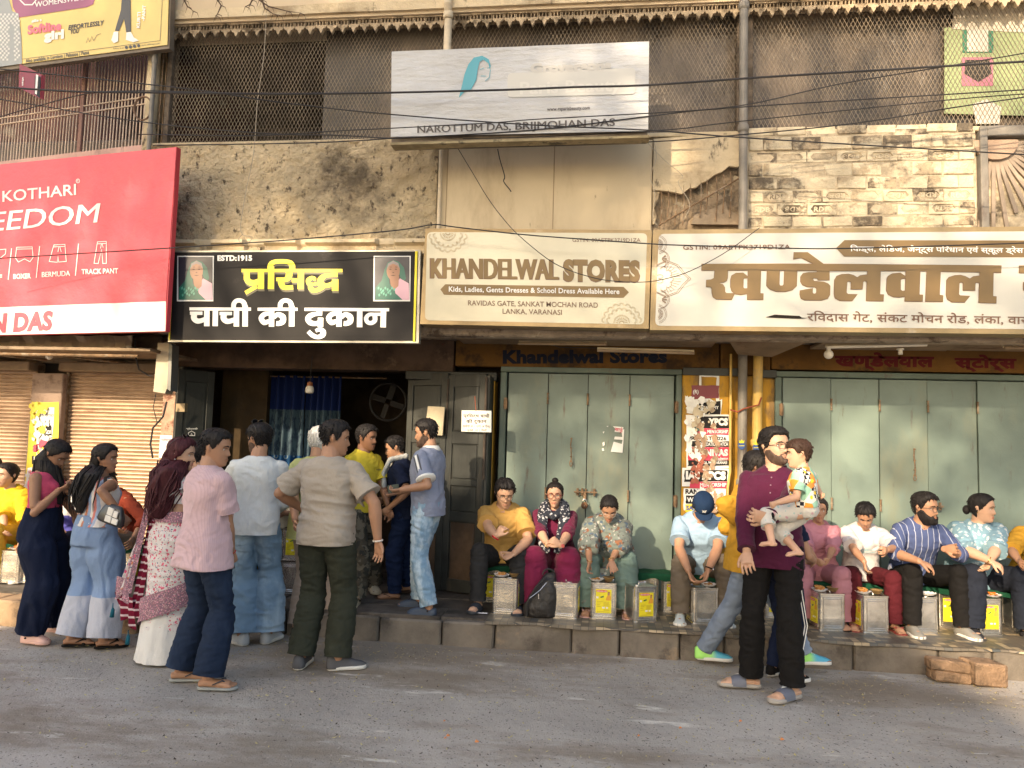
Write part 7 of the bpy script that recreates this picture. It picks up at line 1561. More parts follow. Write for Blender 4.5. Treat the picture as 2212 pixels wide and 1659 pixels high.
# 4 man in pale pink kurta
F = person('man in pale pink kurta and dark jeans, hand in his pocket', at(425, 1478), -32, H=1.69, build=1.10, skin='mid', sd=4, head=(-52, 6, 0), lean=0, hr=hand(500, 1198, 4.98), hl=hand(425, 1140, 5.3), er=(.9, -.7, 0), el=(-.2, -.3, -1), fl=foot(388, 1470, 0, -70), fr=foot(448, 1488, 0, -78), hand_r=dict(curl=.9, thumb=.2), hand_l=dict(curl=.8))
top(F, cloth((.60, .42, .45), 'pale_pink_linen', .85, sheen=.2, pat=stripes(1, .012, .5, (.55, .385, .415), .3)), hem=-.17, ease=.024, sleeve=.74, sl_r=1.45, hem_flare=.034, wr=.008, sc=(7, 7, 11), neck=.497, name='kurta', cuff_taper=1.12, hem_tilt=-.25)
trousers(F, denim_d, thigh=1.18, knee=1.45, hem=2.15, length=-.03, wr=.010)
collar(F, MATS['cloth_pale_pink_linen'], .92, .026, .3, .003)
hair(F, 'm', 'black', .024, .008, tuft=.008, part=.02); shoe(F, 'flip', M('strap_grey', (.06, .06, .07), .7), M('flip_sole', (.30, .31, .30), .7))
band(F, 1, redth, .0, .030, .0035, 'wrist_thread')

# 5 man in white sweater
F = person('man in ribbed white jumper and loose light jeans, sunglasses on his head', at(537, 1390), 12, H=1.76, build=1.06, skin='mid', sd=5, head=(48, 4, 0), hl=hand(490, 1100, 6.15), hr=hand(580, 1110, 6.15), el=(-.8, -.4, -.4), er=(.8, -.4, -.4), fl=foot(520, 1392, 0, 62), fr=foot(578, 1388, 0, -5))
top(F, cloth((.70, .72, .72), 'white_rib', .85, pat=stripes(0, .011, .3, (.58, .61, .62), .2)), hem=-.10, ease=.024, sleeve=1.5, sl_r=1.45, wr=.007, sc=(7, 7, 9), name='sweater', neck=.50, hem_flare=.004)
trousers(F, denim_l, thigh=1.25, knee=1.75, hem=2.75, length=-.05, wr=.013, sc=(6, 6, 12))
hair(F, 'm', 'black', .024, .004, tuft=.007); glasses(F, (.02, .02, .02), .027, .020, .002, name='sunglasses', onhead=True, tinted=True); beard(F, 'stub', full=.1)
shoe(F, 'sneaker', M('sneaker_grey', (.50, .52, .55), .6), rubber, accent=rubber); mb = MB(); c = F.spine(.50*F.s)[0]; tubes(mb, [c+V3(.066*math.cos(a), .052*math.sin(a)-.012, -.012-.02*math.sin(a)) for a in np.linspace(0, 2*PI, 17)], [.0022]*17, 5); obj_local('neck_chain', mb, M('copper_chain', (.3, .12, .06), .4, metal=.6), F.root)

# 6 dark haired man mostly hidden
F = person('dark haired man mostly hidden between the saree woman and the pink kurta man', (WX(431, 1000, 5.9), 5.9, 0), 35, H=1.60, skin='mid', sd=6, head=(30, 8, 0), voxel=.008)
top(F, charcoal, sleeve=.6, hem=-.06); trousers(F, charcoal); hair(F, 'm', 'black', .022, .008); shoe(F, 'sandal', blackc)

# 7 old man in lemon kurta
F = person('white haired old man in lemon kurta standing behind the man in the beige T shirt', at(668, 1372), -6, H=1.76, build=1.12, skin='mid', sd=7, head=(-12, 4, 0), hl=hand(634, 1172, 5.80), hr=hand(705, 1150, 6.2), el=(-1, -.2, 0), er=(.6, -.5, 0), hand_l=dict(curl=.8), fl=foot(640, 1372, 0, 10), fr=foot(712, 1370, 0, -10))
top(F, cloth((.60, .60, .24), 'lemon_cotton', .85), hem=-.16, ease=.036, sleeve={1: .8, -1: .85}, sl_r=1.75, hem_flare=.02, wr=.010, sc=(7, 7, 10), name='kurta', cuff_taper=1.25)
trousers(F, cloth((.46, .36, .29), 'beige_cotton', .85), thigh=1.1, knee=1.2, hem=1.7, length=-.02); hair(F, 'o', 'grey', .018, .012, tuft=.008); shoe(F, 'shoe', blackc)

# 8 man in beige T shirt
F = person('heavy man in plain beige T shirt and dark green trousers, seen from behind', at(692, 1443), -7, H=1.79, build=1.17, skin='mid', sd=8, head=(-62, 5, 0), hr=hand(816, 1166, 5.34), hl=hand(652, 1098, 5.66), er=(1, -.3, .1), el=(-1, -.35, -.5), hand_r=dict(curl=.28, palm=(-.5, -.8, 0), w=1, spread=.2), hand_l=dict(curl=.6), fl=foot(648, 1442, 0, 6), fr=foot(728, 1446, 0, -62), footlen=.25)
top(F, cloth((.43, .375, .315), 'beige_jersey', .9, sheen=.1), hem=-.10, ease=.026, sleeve=.74, sl_r=1.42, wr=.012, sc=(4.5, 4.5, 13), neck=.497, name='t_shirt', cuff_taper=1.12, extra=lambda co: .010*np.exp(-((co[:, 2]-1.12)/.10)**2)*(1-np.abs(np.sin(co[:, 2]*42+co[:, 0]*5))*1.5))
trousers(F, cloth((.040, .044, .032), 'olive_twill', .85), thigh=1.22, knee=1.5, hem=1.95, length=-.01, wr=.010, ease=.012, seat=1)
hair(F, 'm', 'black', .022, .008, tuft=.006, part=-.02); shoe(F, 'sneaker', M('slip_on_grey', (.10, .10, .11), .8), rubber)
band(F, 1, M('bangle_white', (.66, .60, .54), .4), -.005, .034, .0065, 'bangle')

# 9 waiter in yellow polo
F = person('moustached man in yellow polo shirt and camouflage trousers at the shop door', (WX(772, 1200, 6.62), 6.62, PZ), -118, H=1.58, skin='dark', sd=9, head=(14, 4, 0), lean=3, hl=hand(846, 1120, 6.55), hr=hand(770, 1110, 6.9), el=(-.8, -.6, 0), er=(.6, -.6, 0), hand_l=dict(curl=.4), fr=foot(768, 1308, PZ, -178), fl=foot(806, 1285, PZ, -150))
ylw = cloth((.66, .52, .05), 'yellow_pique', .85); top(F, ylw, hem=-.08, ease=.020, sleeve=.78, sl_r=1.5, wr=.008, name='polo_shirt', cuff_taper=1.15); collar(F, ylw, .95, .028, 1.0, .014)
trousers(F, cloth((.09, .075, .055), 'camouflage', .9, pat=floral([(.045, .042, .035), (.14, .12, .09)], 9, .55, 1.4)), thigh=1.3, knee=1.8, hem=2.2, length=.02, wr=.012); hair(F, 'm', 'black', .024, .010); moust(F); shoe(F, 'croc', M('clog_beige', (.42, .35, .25), .6))
mb = MB(); q = F.spine(.33*F.s); tv, tf = text_mesh('rytbor', .02, 1); mb.add([tuple(q[0]+q[1]*(-.09+.05*p[0]/2)+q[2]*(.148)+q[3]*(.03*p[1])) for p in tv], tf); obj_local('shirt_print', mb, c_dk, F.root, recalc=False)

# 10 man in navy with scarf
F = person('man in navy clothes with a white scarf, facing left at the shop door', (WX(868, 1250, 6.78), 6.78, PZ), 96, H=1.50, build=1.02, skin='mid', sd=10, head=(10, 16, 0), lean=10, hl=hand(842, 1096, 6.55), hr=hand(838, 1076, 6.95), el=(-.5, -.8, -.2), er=(.5, -.8, -.2), hand_l=dict(curl=.6), fl=foot(852, 1296, PZ, 96), fr=foot(880, 1284, PZ, 90))
top(F, navy, hem=-.10, ease=.022, sleeve=.75, sl_r=1.5, wr=.008, name='shirt'); trousers(F, cloth((.014, .026, .075), 'track_navy', .8), thigh=1.25, knee=1.7, hem=1.5, length=.01, wr=.012)
scf = cloth((.55, .56, .54), 'gauze_scarf', .9, bump=(90, .003)); mb = MB(); c = F.nb; sb_ = mb; tubes(mb, [c+V3(-.10, .11, -.25), c+V3(-.09, .12, -.12), c+V3(-.085, .07, .0), c+V3(-.03, -.06, .03), c+V3(.06, -.05, .03), c+V3(.09, .06, -.02), c+V3(.07, .13, -.14), c+V3(.06, .13, -.36)], [.03, .032, .032, .034, .034, .032, .03, .036], 14, .6)
me = fuse(mb, .009, 2); addm('scarf', warp(me, wrinkles(.012, (14, 14, 6), 4)), scf, F.root); hair(F, 'm', 'black', .020, .008); moust(F, r=.003); shoe(F, 'flip', M('strap_brown', (.09, .05, .03), .7))

# 11 man in grey blue polo
F = person('man in grey blue polo shirt with striped sleeves and washed jeans', (WX(916, 1300, 6.42), 6.42, PZ), 76, H=1.64, build=1.06, skin='mid', sd=11, head=(14, 8, 0), lean=1, hl=hand(868, 1058, 6.2), hr=hand(858, 1064, 6.5), el=(-.2, -.9, -.4), er=(.2, -.9, -.4), hand_l=dict(curl=.7, palm=(0, .3, 1), w=1), hand_r=dict(curl=.7, palm=(0, -.3, 1), w=1), fl=foot(926, 1330, PZ, 84), fr=foot(905, 1312, PZ, 96))
pb_ = cloth((.30, .33, .44), 'slate_pique', .85, pat=stripes(1, .40, .06, (.75, .75, .75), .005, .48)); top(F, pb_, hem=-.10, ease=.020, sleeve=.80, sl_r=1.45, wr=.007, name='polo_shirt', cuff_taper=1.1, sc=(8, 8, 12)); collar(F, c_white, .95, .030, .8, .014)
for k in (1, -1):
    S_, E_ = F.SH[k], F.EL[k]; ax = nrm(E_-S_); ot = nrm(V3(k, 0, 0)-ax*ax[0]*k); r0 = .047*F.s*1.06*1.42*1.04
    for (w, o_, mt) in ((.010, -.020, c_dk), (.020, 0, c_white), (.010, .020, c_dk)):
        mb = MB(); sd_ = nrm(np.cross(ax, ot)); rr = []
        for q in np.linspace(.02, .77, 7): c = S_*(1-q)+E_*q; rr.append([tuple(c+ot*(r0*1.0+.006-.004*abs(o_+j*w*.5)/.02)+sd_*(o_+j*w*.5)) for j in (-1, 1)])
        mb.rings(rr, cap=False, close=False); obj_local('sleeve_stripe', mb, mt, F.root)
    mb = MB(); e_ = S_*.20+E_*.80; rc = .047*F.s*1.06*1.45*1.18; tubes(mb, [e_-ax*.016, e_+ax*.004], [rc+.002, rc+.001], 20); obj_local('sleeve_cuff', mb, c_white, F.root, True)
trousers(F, denim_w, thigh=1.16, knee=1.35, hem=1.7, length=-.01, wr=.010); hair(F, 'm', 'black', .020, .004); beard(F, 'stub', full=.15); shoe(F, 'croc', M('clog_slate', (.05, .07, .11), .6))
w_ = thing('wallet', 'olive wallet in the hands of the man in the grey blue polo', 'wallet', P3(852, 1062, 6.3)); mb = MB(); mb.box(-.05, .05, -.006, .006, -.035, .035, .004, M=Matrix.Translation(P3(850, 1056, 6.33)) @ Matrix.Rotation(R(-12), 4, 'Y')); obj('wallet_body', mb, M('wallet_olive', (.06, .075, .06), .6), w_)

# 12 cook seated inside
F = person('cook in white shirt seated inside behind the tins, mostly hidden', (WX(602, 1150, 7.0), 7.0, PZ), 150, H=1.62, skin='mid', sd=12, pelz=.42, lean=14, hl=hand(618, 1108, 6.7), hr=hand(590, 1115, 6.7), fl=(-.12, .42, 0, 0), fr=(.14, .40, 0, 0), voxel=.009)
top(F, cloth((.66, .60, .48), 'cook_white', .85), sleeve=.8, hem=-.05, sl_r=1.5); trousers(F, charcoal); hair(F, 'm', 'black'); 
# ------------------------------------------------------------------ diners seated on the tins
def sitter(label, u, Y, yaw=180, H=1.66, lean=25, feet=None, z=PZ, pelz=.425, spread=.15, **k):
    x = WX(u, 1200, Y); sc_ = H/1.7
    fl = k.pop('fl', (-spread, .40*sc_, 0, 8)); fr = k.pop('fr', (spread, .40*sc_, 0, -8))
    return person(label, (x, Y, z), yaw, H=H, lean=lean, pelz=pelz, fl=fl, fr=fr, kl=(-.15, .7, 1), kr=(.15, .7, 1), **k)
# man in yellow shirt
F = sitter('man in yellow shirt and spectacles eating with his hands, left end of the bench', 1090, 6.98, H=1.70, lean=24, build=1.14, skin='light', sd=20, head=(18, 22, 0), hr=hand(1072, 1160, 6.36), hl=hand(1110, 1196, 6.45), er=(1, -.2, -.5), el=(-1, -.2, -.5), spread=.17,
           hand_r=dict(curl=.9, dir=(.5, .1, .8), palm=(.6, .5, .2), w=1), hand_l=dict(curl=.9, dir=(-.6, -.2, -.3), palm=(0, -.4, 1), w=1))
ys_ = cloth((.62, .37, .11), 'mustard_cotton', .85); top(F, ys_, hem=-.03, ease=.022, sleeve=.80, sl_r=1.42, wr=.009, cuff_taper=1.15, belly=.02); collar(F, ys_, 1.0, .026, 1.3, .016)
trousers(F, charcoal, thigh=1.14, knee=1.3, hem=1.5, wr=.010); hair(F, 'm', 'black', .026, .010, tuft=.008, part=.02); glasses(F, (.03, .025, .02), .025, .019); shoe(F, 'slide', M('slide_slate', (.03, .035, .045), .6)); band(F, 1, redth, .012, .030, .007, 'wrist_band')
# maroon woman
F = sitter('woman in maroon kurta and printed scarf with hair bun and round red glasses', 1197, 7.0, H=1.58, lean=14, build=1.32, fem=1, skin='light', sd=21, head=(0, 3, 0), hr=hand(1186, 1186, 6.44), hl=hand(1208, 1186, 6.44), er=(1, -.1, -.6), el=(-1, -.1, -.6), spread=.13,
           hand_r=dict(curl=.75, dir=(.75, -.2, .55), palm=(.3, .6, -.2), w=1), hand_l=dict(curl=.75, dir=(-.75, -.2, .55), palm=(-.3, .6, -.2), w=1))
mr_ = cloth((.135, .015, .05), 'maroon_cotton', .85, sheen=.1); top(F, mr_, hem=-.14, ease=.018, sleeve=1.22, sl_r=1.3, wr=.008, name='kurta', hem_flare=.03); trousers(F, cloth((.21, .02, .068), 'magenta_cotton', .85, sheen=.1), thigh=1.2, knee=1.7, hem=2.3, wr=.010, length=-.02)
hair(F, 'f', 'black', .014, .010, tuft=.002); mb = MB(); ball(mb, F.PH(V3(0, -.025, .135)), (.030, .030, .026), 14); obj_local('hair_bun', mb, hairmat(HC['black'], 'black'), F.root, True); glasses(F, (.22, .03, .02), .026, .024, .0022)
scarf_m = cloth((.035, .04, .055), 'leopard_scarf', .85, pat=floral([(.42, .42, .45), (.02, .02, .03)], 34, .42, .8)); c = F.nb; sx_ = F.s
mb = MB(); tubes(mb, [c+V3(.085, .03, .025), c+V3(.075, .10, -.03), c+V3(0, .135, -.07), c+V3(-.075, .10, -.03), c+V3(-.085, .03, .025), c+V3(-.05, -.05, .04), c+V3(.05, -.05, .04), c+V3(.085, .03, .025)], [.040]*8, 14, .75)
for k in (1, -1): tubes(mb, [c+V3(k*.09, .02, .03), c+V3(k*.10, .11, -.06), c+V3(k*.09, .175, -.17), c+V3(k*.075, .20, -.30), c+V3(k*.06, .21, -.38)], [.038, .044, .046, .046, .044], 14, .45)
me = fuse(mb, .009, 2); warp(me, wrinkles(.014, (14, 14, 8), 6)); addm('scarf', me, scarf_m, F.root); band(F, -1, steel_, .012, .028, .005, 'wrist_watch', M('dial_red', (.5, .1, .08), .3)); band(F, 1, gold_, .012, .028, .003); shoe(F, 'sandal', blackc)
# shawl woman
F = sitter('woman wrapped in a patterned grey green shawl bending over her food', 1312, 7.02, H=1.56, lean=34, build=1.10, fem=1, skin='mid', sd=22, head=(4, 34, 0), hr=hand(1273, 1218, 6.44), hl=hand(1318, 1218, 6.42), er=(.8, 0, -.5), el=(-.8, 0, -.5), spread=.16, hand_r=dict(curl=.8, dir=(.2, -.1, -1)), hand_l=dict(curl=.25, dir=(.25, -.5, -.8), palm=(0, -1, .4), w=1, spread=.2))
shw = cloth((.19, .22, .20), 'printed_shawl', .85, pat=floral([(.22, .10, .055), (.08, .12, .17), (.36, .36, .33), (.10, .085, .08)], 13, .36, .5), sheen=.1)
top(F, cloth((.17, .25, .225), 'sea_green', .85), hem=-.10, sleeve=1.0, sl_r=1.3, name='kurta'); trousers(F, MATS['cloth_sea_green'], thigh=1.25, knee=1.8, hem=2.2, wr=.010)
mb = MB(); rr = []; s = F.s
for t, ex_, fx_ in ((-.16, .17, .26), (-.10, .15, .23), (-.02, .12, .17), (.08, .10, .11), (.2, .085, .075), (.32, .065, .045), (.40, .045, .03), (.45, .045, .022), (.485, .035, .02), (.51, .025, .02)):
    c, r_, f_, u_ = F.spine(t*s); w, d, o = F.prof_at(t*s, ex_); dd = d-ex_+.03; rr.append([tuple(c+f_*(o+(fx_*.62 if math.sin(a) > 0 else 0)*math.sin(a))+r_*w*math.cos(a)*1.0+f_*dd*math.sin(a)+V3(0, 0, .03*math.sin(a*5+t*6)*max(0, -t*4))) for a in np.linspace(0, 2*PI, 41)[:-1]])
mb.rings(rr)
for k in (1, -1): tubes(mb, [F.SH[k], F.EL[k]*1.0, F.EL[k]*.55+F.WR[k]*.45+V3(0, 0, .01)], [.075, .085, .07], 14)
me = fuse(mb, .012, 3); warp(me, wrinkles(.026, (7, 7, 13), 3)); addm('shawl', me, shw, F.root)
panel_cloth(F, 'shawl_end', shw, (.23, .36, .40), (-.02, .42, .40), (-.02, .46, .14), (.26, .44, .12), .02, 2, wr=.014)
hair(F, 'f', 'black', .016, .012, tuft=.004); glasses(F, (.5, .42, .35), .022, .016, .0013); band(F, 1, gold_, .014, .028, .0035); band(F, -1, gold_, .014, .028, .0035); shoe(F, 'sandal', M('sandal_pink', (.5, .3, .27), .6))
# cap man
F = sitter('man in light blue polo shirt and navy baseball cap eating at a tin', 1507, 6.98, H=1.70, lean=30, build=1.12, skin='mid', sd=23, head=(0, 46, 0), hr=hand(1487, 1232, 6.42), hl=hand(1530, 1232, 6.42), er=(.8, -.1, -.2), el=(-.8, -.1, -.2), spread=.17, fr=(.19, .42, 0, -6), hand_r=dict(curl=.7, dir=(.35, -.2, -1), w=1), hand_l=dict(curl=.5, dir=(-.35, -.2, -1), w=1))
sb_ = cloth((.33, .47, .63), 'sky_pique', .85); top(F, sb_, hem=-.04, ease=.022, sleeve=.72, sl_r=1.4, wr=.008, name='polo_shirt', cuff_taper=1.12); collar(F, sb_, 1.0, .028, .9, .014); trousers(F, cloth((.16, .13, .10), 'khaki_brown', .85), thigh=1.15, knee=1.35, hem=1.6, wr=.011)
hair(F, 'm', 'black', .010, .006); capm = cloth((.015, .035, .085), 'cap_navy', .8); mb = MB(); rr = []
for i in range(9):
    t = i/8*PI/2; rr.append([tuple(F.PH(V3(.089*math.cos(t)**.6*math.cos(a), -.004+.112*math.cos(t)**.6*math.sin(a), .035+.098*math.sin(t)))) for a in np.linspace(0, 2*PI, 29)[:-1]])
mb.rings(rr); mb.rings([[tuple(F.PH(V3(.078*math.cos(a)*(1-.1*j), .085+(.075*math.sin(a))*j, .042-.018*j+.012*math.sin(a)*0-.01*abs(math.cos(a))*j))) for a in np.linspace(0, PI, 15)] for j in (0, .5, 1.0)], cap=False, close=False)
cp_ = obj_local('baseball_cap', mb, capm, F.root, True); mb = MB(); tv, tf = text_mesh('NY', .02, 2); Pf = lambda x, z: F.PH(V3(x, .104-(z-.06)*.45, z+.01))
mb.add([tuple(Pf(.018-.030*p[0]/1.3, .052+.028*p[1])) for p in tv], tf); obj_local('cap_badge', mb, c_white, cp_, recalc=False); band(F, -1, blackc, .012, .031, .006, 'wrist_watch', steel_); shoe(F, 'sneaker', M('mesh_grey', (.48, .52, .52), .7), rubber, accent=rubber)
# walking man in mustard shirt
F = person('man in mustard shirt and grey jeans striding right in lime and blue trainers', (WX(1612, 1300, 5.93), 5.93, 0), -84, H=1.71, build=1.0, skin='dark', sd=24, lean=4, pelz=.88, head=(-10, 14, 0), hr=hand(1612, 1142, 5.72), hl=hand(1640, 1130, 6.1), er=(.4, -1, -.3), el=(-.4, -1, -.3), hand_r=dict(curl=.8), fr=foot(1518, 1432, 0, -92), fl=(-.09, .50, 0, 5), kl=(0, 1, 0), kr=(0, 1, .2), footlen=.26)
my = cloth((.56, .30, .035), 'mustard_shirt', .85); top(F, my, hem=-.13, ease=.026, sleeve=1.65, sl_r=1.42, wr=.012, hem_flare=.01, sc=(7, 7, 11)); collar(F, my, .9, .030, .5, .008); trousers(F, denim_g, thigh=1.12, knee=1.35, hem=1.55, length=.0, wr=.010); hair(F, 'm', 'black', .030, .014, tuft=.012)
shoe(F, 'sneaker', M('trainer_gradient', (.35, .75, .16), .55, extra=lambda H, o: (lambda s_: (H.l.new(H.tc.outputs['Generated'], s_.inputs[0]), H.mix(H.ramp(s_.outputs[1], .35, .6), o, (.08, .36, .52)))[1])(H.n.new('ShaderNodeSeparateXYZ'))), rubber, accent=c_white)
# companion hidden behind the man with the baby
F = person('person in dark track trousers with white side stripes hidden behind the man with the baby', (WX(1690, 1300, 5.86), 5.86, 0), -60, H=1.42, skin='mid', sd=25, voxel=.009, face=False, hr=(.08, .22, .85), hl=(-.08, .22, .85)); top(F, navy); trousers(F, navy, hem=1.6); hair(F, 'm', 'black'); shoe(F, 'sneaker', blackc, rubber)
mb = MB()
for o_ in (-.012, .010): tubes(mb, [F.HJ[1]+V3(.10, o_, -.06), F.KN[1]+V3(.075, o_, 0), F.AN[1]+V3(.068, o_, .03)], [.0045]*3, 4)
obj_local('side_stripe', mb, c_white, F.root)
# man holding the baby
FM = F = person('tall bearded man with glasses and purple kurta holding a baby at the kerb', at(1672, 1492), 158, H=1.82, build=1.05, skin='light', sd=26, lean=-2, head=(52, -6, 0), hr=hand(1612, 1212, 5.30), hl=hand(1660, 1120, 5.08), er=(.7, -.7, 0), el=(-1, -.1, -.7), hand_l=dict(curl=.75, dir=(-1, -.15, .1), palm=(.2, 1, .2), w=1), hand_r=dict(curl=.4, palm=(.4, .9, 0), w=1), fr=foot(1622, 1484, 0, 88), fl=foot(1712, 1508, 0, 128), footlen=.26)
pk_ = cloth((.080, .012, .040), 'purple_kurta', .8, sheen=.08); top(F, pk_, hem=-.15, ease=.022, sleeve={1: 1.95, -1: 1.93}, sl_r=1.40, wr=.009, hem_flare=.012, name='kurta', sc=(7, 7, 11)); trousers(F, blackc, thigh=1.10, knee=1.3, hem=1.75, length=-.01, wr=.010)
c, r_, f_, u_ = F.spine(.47*F.s); mb = MB()
for i in range(3): q = F.spine((.43-.05*i)*F.s); d_ = F.prof_at((.43-.05*i)*F.s, .024); ball(mb, q[0]+q[2]*(d_[1]+d_[2]+.001), .0055, 8)
obj_local('kurta_buttons', mb, M('button', (.3, .2, .25), .4), F.root); collar(F, pk_, .92, .030, .35, .002); hair(F, 'm', 'black', .026, .009, tuft=.008); beard(F, 'stub', full=.12); glasses(F, (.035, .03, .03), .027, .020, .0020, square=True)
band(F, -1, blackc, .014, .034, .010, 'wrist_watch', M('dial_dark', (.05, .045, .04), .3)); shoe(F, 'slide', M('slide_blue_grey', (.12, .13, .17), .6, bump=(26, .006)), M('slide_sole', (.36, .33, .30), .8), accent=rubber)
# baby
bx, by, bz = P3(1738, 1098, 5.12); F = person('baby in bright cartoon print shirt and pale leggings carried on the arm', (bx, by, bz-.43), 62, H=.90, build=1.28, skin='baby', sd=27, headscale=1.42, pelz=.43, lean=4, head=(22, 4, 0), hl=hand(1678, 1086, 4.98), hr=hand(1772, 1066, 5.25), el=(-.5, .2, -1), er=(.6, -.3, -.6), hand_l=dict(curl=1.1), hand_r=dict(curl=.8),
           fl=(P3(1668, 1188, 4.98)[0], 4.98, WZ(1668, 1188, 4.98), 60, 'w'), fr=(P3(1725, 1208, 5.0)[0], 5.0, WZ(1725, 1208, 5.0), 100, 'w'), kl=(0, 1, .2), kr=(.4, 1, .4), voxel=.005, footlen=.23)
cm = cloth((.7, .5, .2), 'cartoon_print', .8, pat=checker); top(F, cm, hem=.02, ease=.012, sleeve=.75, sl_r=1.45, wr=.005, name='printed_shirt', voxel=.007); trousers(F, cloth((.66, .63, .58), 'baby_leggings', .85, pat=floral([(.5, .3, .35), (.3, .45, .45)], 22, .24)), thigh=1.15, knee=1.35, hem=1.7, wr=.005, voxel=.007, cut=.45)
hair(F, 'b', 'brown', .018, .014, tuft=.006)
# right hand row
F = sitter('woman in pink shawl half hidden behind the man with the baby', 1764, 7.02, H=1.46, lean=18, fem=1, build=1.1, skin='mid', sd=28, hr=hand(1762, 1210, 6.5), hl=hand(1790, 1208, 6.5), voxel=.008, yaw=172); pks = cloth((.50, .22, .27), 'pink_shawl', .85); top(F, pks, hem=-.15, sleeve=1.3, sl_r=1.7, ease=.03, wr=.012); trousers(F, cloth((.42, .19, .23), 'pink_trousers', .85), knee=1.6, hem=2); hair(F, 'f', 'black'); shoe(F, 'sandal', blackc)
F = sitter('boy in white T shirt with faint teal print looking down at his plate', 1858, 7.0, H=1.46, lean=20, skin='mid', sd=29, head=(-14, 36, 0), build=1.0, hr=hand(1872, 1222, 6.44), hl=hand(1916, 1188, 6.5), er=(.5, -.2, -1), el=(-1, -.1, -.5), hand_r=dict(curl=.7, dir=(.1, -.2, -1), w=1), hand_l=dict(curl=.6), spread=.16, yaw=178)
top(F, cloth((.70, .66, .67), 'white_tee', .9), hem=-.06, ease=.026, sleeve=.82, sl_r=1.6, wr=.008, name='t_shirt', cuff_taper=1.15); trousers(F, cloth((.085, .012, .018), 'wine_trousers', .85), thigh=1.2, knee=1.5, hem=1.8); hair(F, 'm', 'black', .028, .014, tuft=.010)
def chest_text(F, rows, mat, t0=.30, off=.030):
    mb = MB()
    for (s_, w, h, dt) in rows:
        tv, tf = text_mesh(s_, .02, 1); x1 = max(p[0] for p in tv); y1 = max(p[1] for p in tv); c, r_, f_, u_ = F.spine((t0-dt)*F.s); d = F.prof_at((t0-dt)*F.s, off)
        mb.add([tuple(c-r_*(p[0]/x1-.5)*w+u_*p[1]/y1*h+f_*(d[1]+d[2]-2.2*((p[0]/x1-.5)*w)**2+.004)) for p in tv], tf)
    obj_local('shirt_print', mb, mat, F.root, recalc=False)
chest_text(F, [('AMG', .09, .016, 0), ('PETRONAS', .15, .014, .03)], paint('pale_teal', (.30, .52, .55))); shoe(F, 'sandal', M('sandal_red', (.25, .05, .04), .6))
F = sitter('bearded man in striped blue kurta and black glasses looking to the right', 1968, 7.0, H=1.70, lean=25, skin='mid', sd=30, build=1.08, head=(32, 2, 0), hr=hand(1985, 1212, 6.42), hl=hand(2040, 1186, 6.5), er=(.8, -.1, -.6), el=(-.8, -.1, -.5), hand_r=dict(curl=.5, dir=(.9, -.2, -.4), w=1, palm=(0, .3, -1)), hand_l=dict(curl=.5, dir=(.5, -.6, .1), w=1), yaw=186, spread=.2)
top(F, cloth((.075, .10, .22), 'indigo_stripe', .85, pat=stripes(0, .050, .10, (.34, .36, .46), .03, .3)), hem=-.05, ease=.020, sleeve=1.25, sl_r=1.36, wr=.009, name='kurta'); collar(F, MATS['cloth_indigo_stripe'], .95, .026, .8, .004); trousers(F, blackc, thigh=1.14, knee=1.35, hem=1.5); hair(F, 'm', 'black', .026, .006, tuft=.006); beard(F, full=1.3); glasses(F, (.02, .02, .02), .026, .020, .0022, square=True); shoe(F, 'sneaker', M('knit_grey', (.22, .21, .19), .8), rubber)
F = sitter('woman in light blue floral top and navy trousers looking away to the right', 2100, 7.04, H=1.64, lean=15, fem=1, skin='light', sd=31, build=1.42, head=(48, 4, 0), hr=hand(2140, 1212, 6.5), hl=hand(2132, 1232, 6.46), er=(1, -.1, -.5), el=(-1, -.1, -.5), hand_r=dict(curl=.5, dir=(.8, -.3, -.5), w=1, palm=(0, .5, -1)), hand_l=dict(curl=.6, dir=(-.5, -.4, -.8), w=1), yaw=184, spread=.22)
bf = cloth((.22, .36, .45), 'blue_floral', .8, pat=floral([(.55, .58, .60), (.42, .50, .54)], 15, .30, .9)); top(F, bf, hem=-.10, ease=.020, sleeve=1.12, sl_r=1.75, wr=.010, name='blouse', cuff_taper=1.25); trousers(F, cloth((.018, .022, .035), 'ink_trousers', .85), thigh=1.15, knee=1.45, hem=1.7); hair(F, 'f', 'black', .018, .012, tuft=.003); mb = MB(); ball(mb, F.PH(V3(0, -.12, -.03)), (.03, .035, .04), 12); obj_local('hair_bun', mb, hairmat(HC['black'], 'black'), F.root, True); shoe(F, 'sneaker', M('trainer_black', (.025, .025, .03), .7), M('sole_dark', (.06, .06, .06), .8)); band(F, 1, gold_, .014, .030, .004)
mb = MB()
for k in (1, -1): ball(mb, F.PH(V3(k*.080, -.014, -.036)), .005, 8)
obj_local('earrings', mb, gold_, F.root)
F = sitter('woman in mustard dress cut off by the right edge of the view', 2236, 7.04, H=1.62, lean=18, fem=1, skin='mid', sd=32, build=1.2, yaw=178, voxel=.008, hr=hand(2200, 1210, 6.55), hl=hand(2240, 1230, 6.5)); top(F, my, hem=-.14, sleeve=1.1, sl_r=1.7, ease=.03, wr=.012); trousers(F, blackc, knee=1.4, hem=1.6); hair(F, 'f', 'black'); shoe(F, 'sandal', M('sandal_tan', (.5, .33, .22), .6))
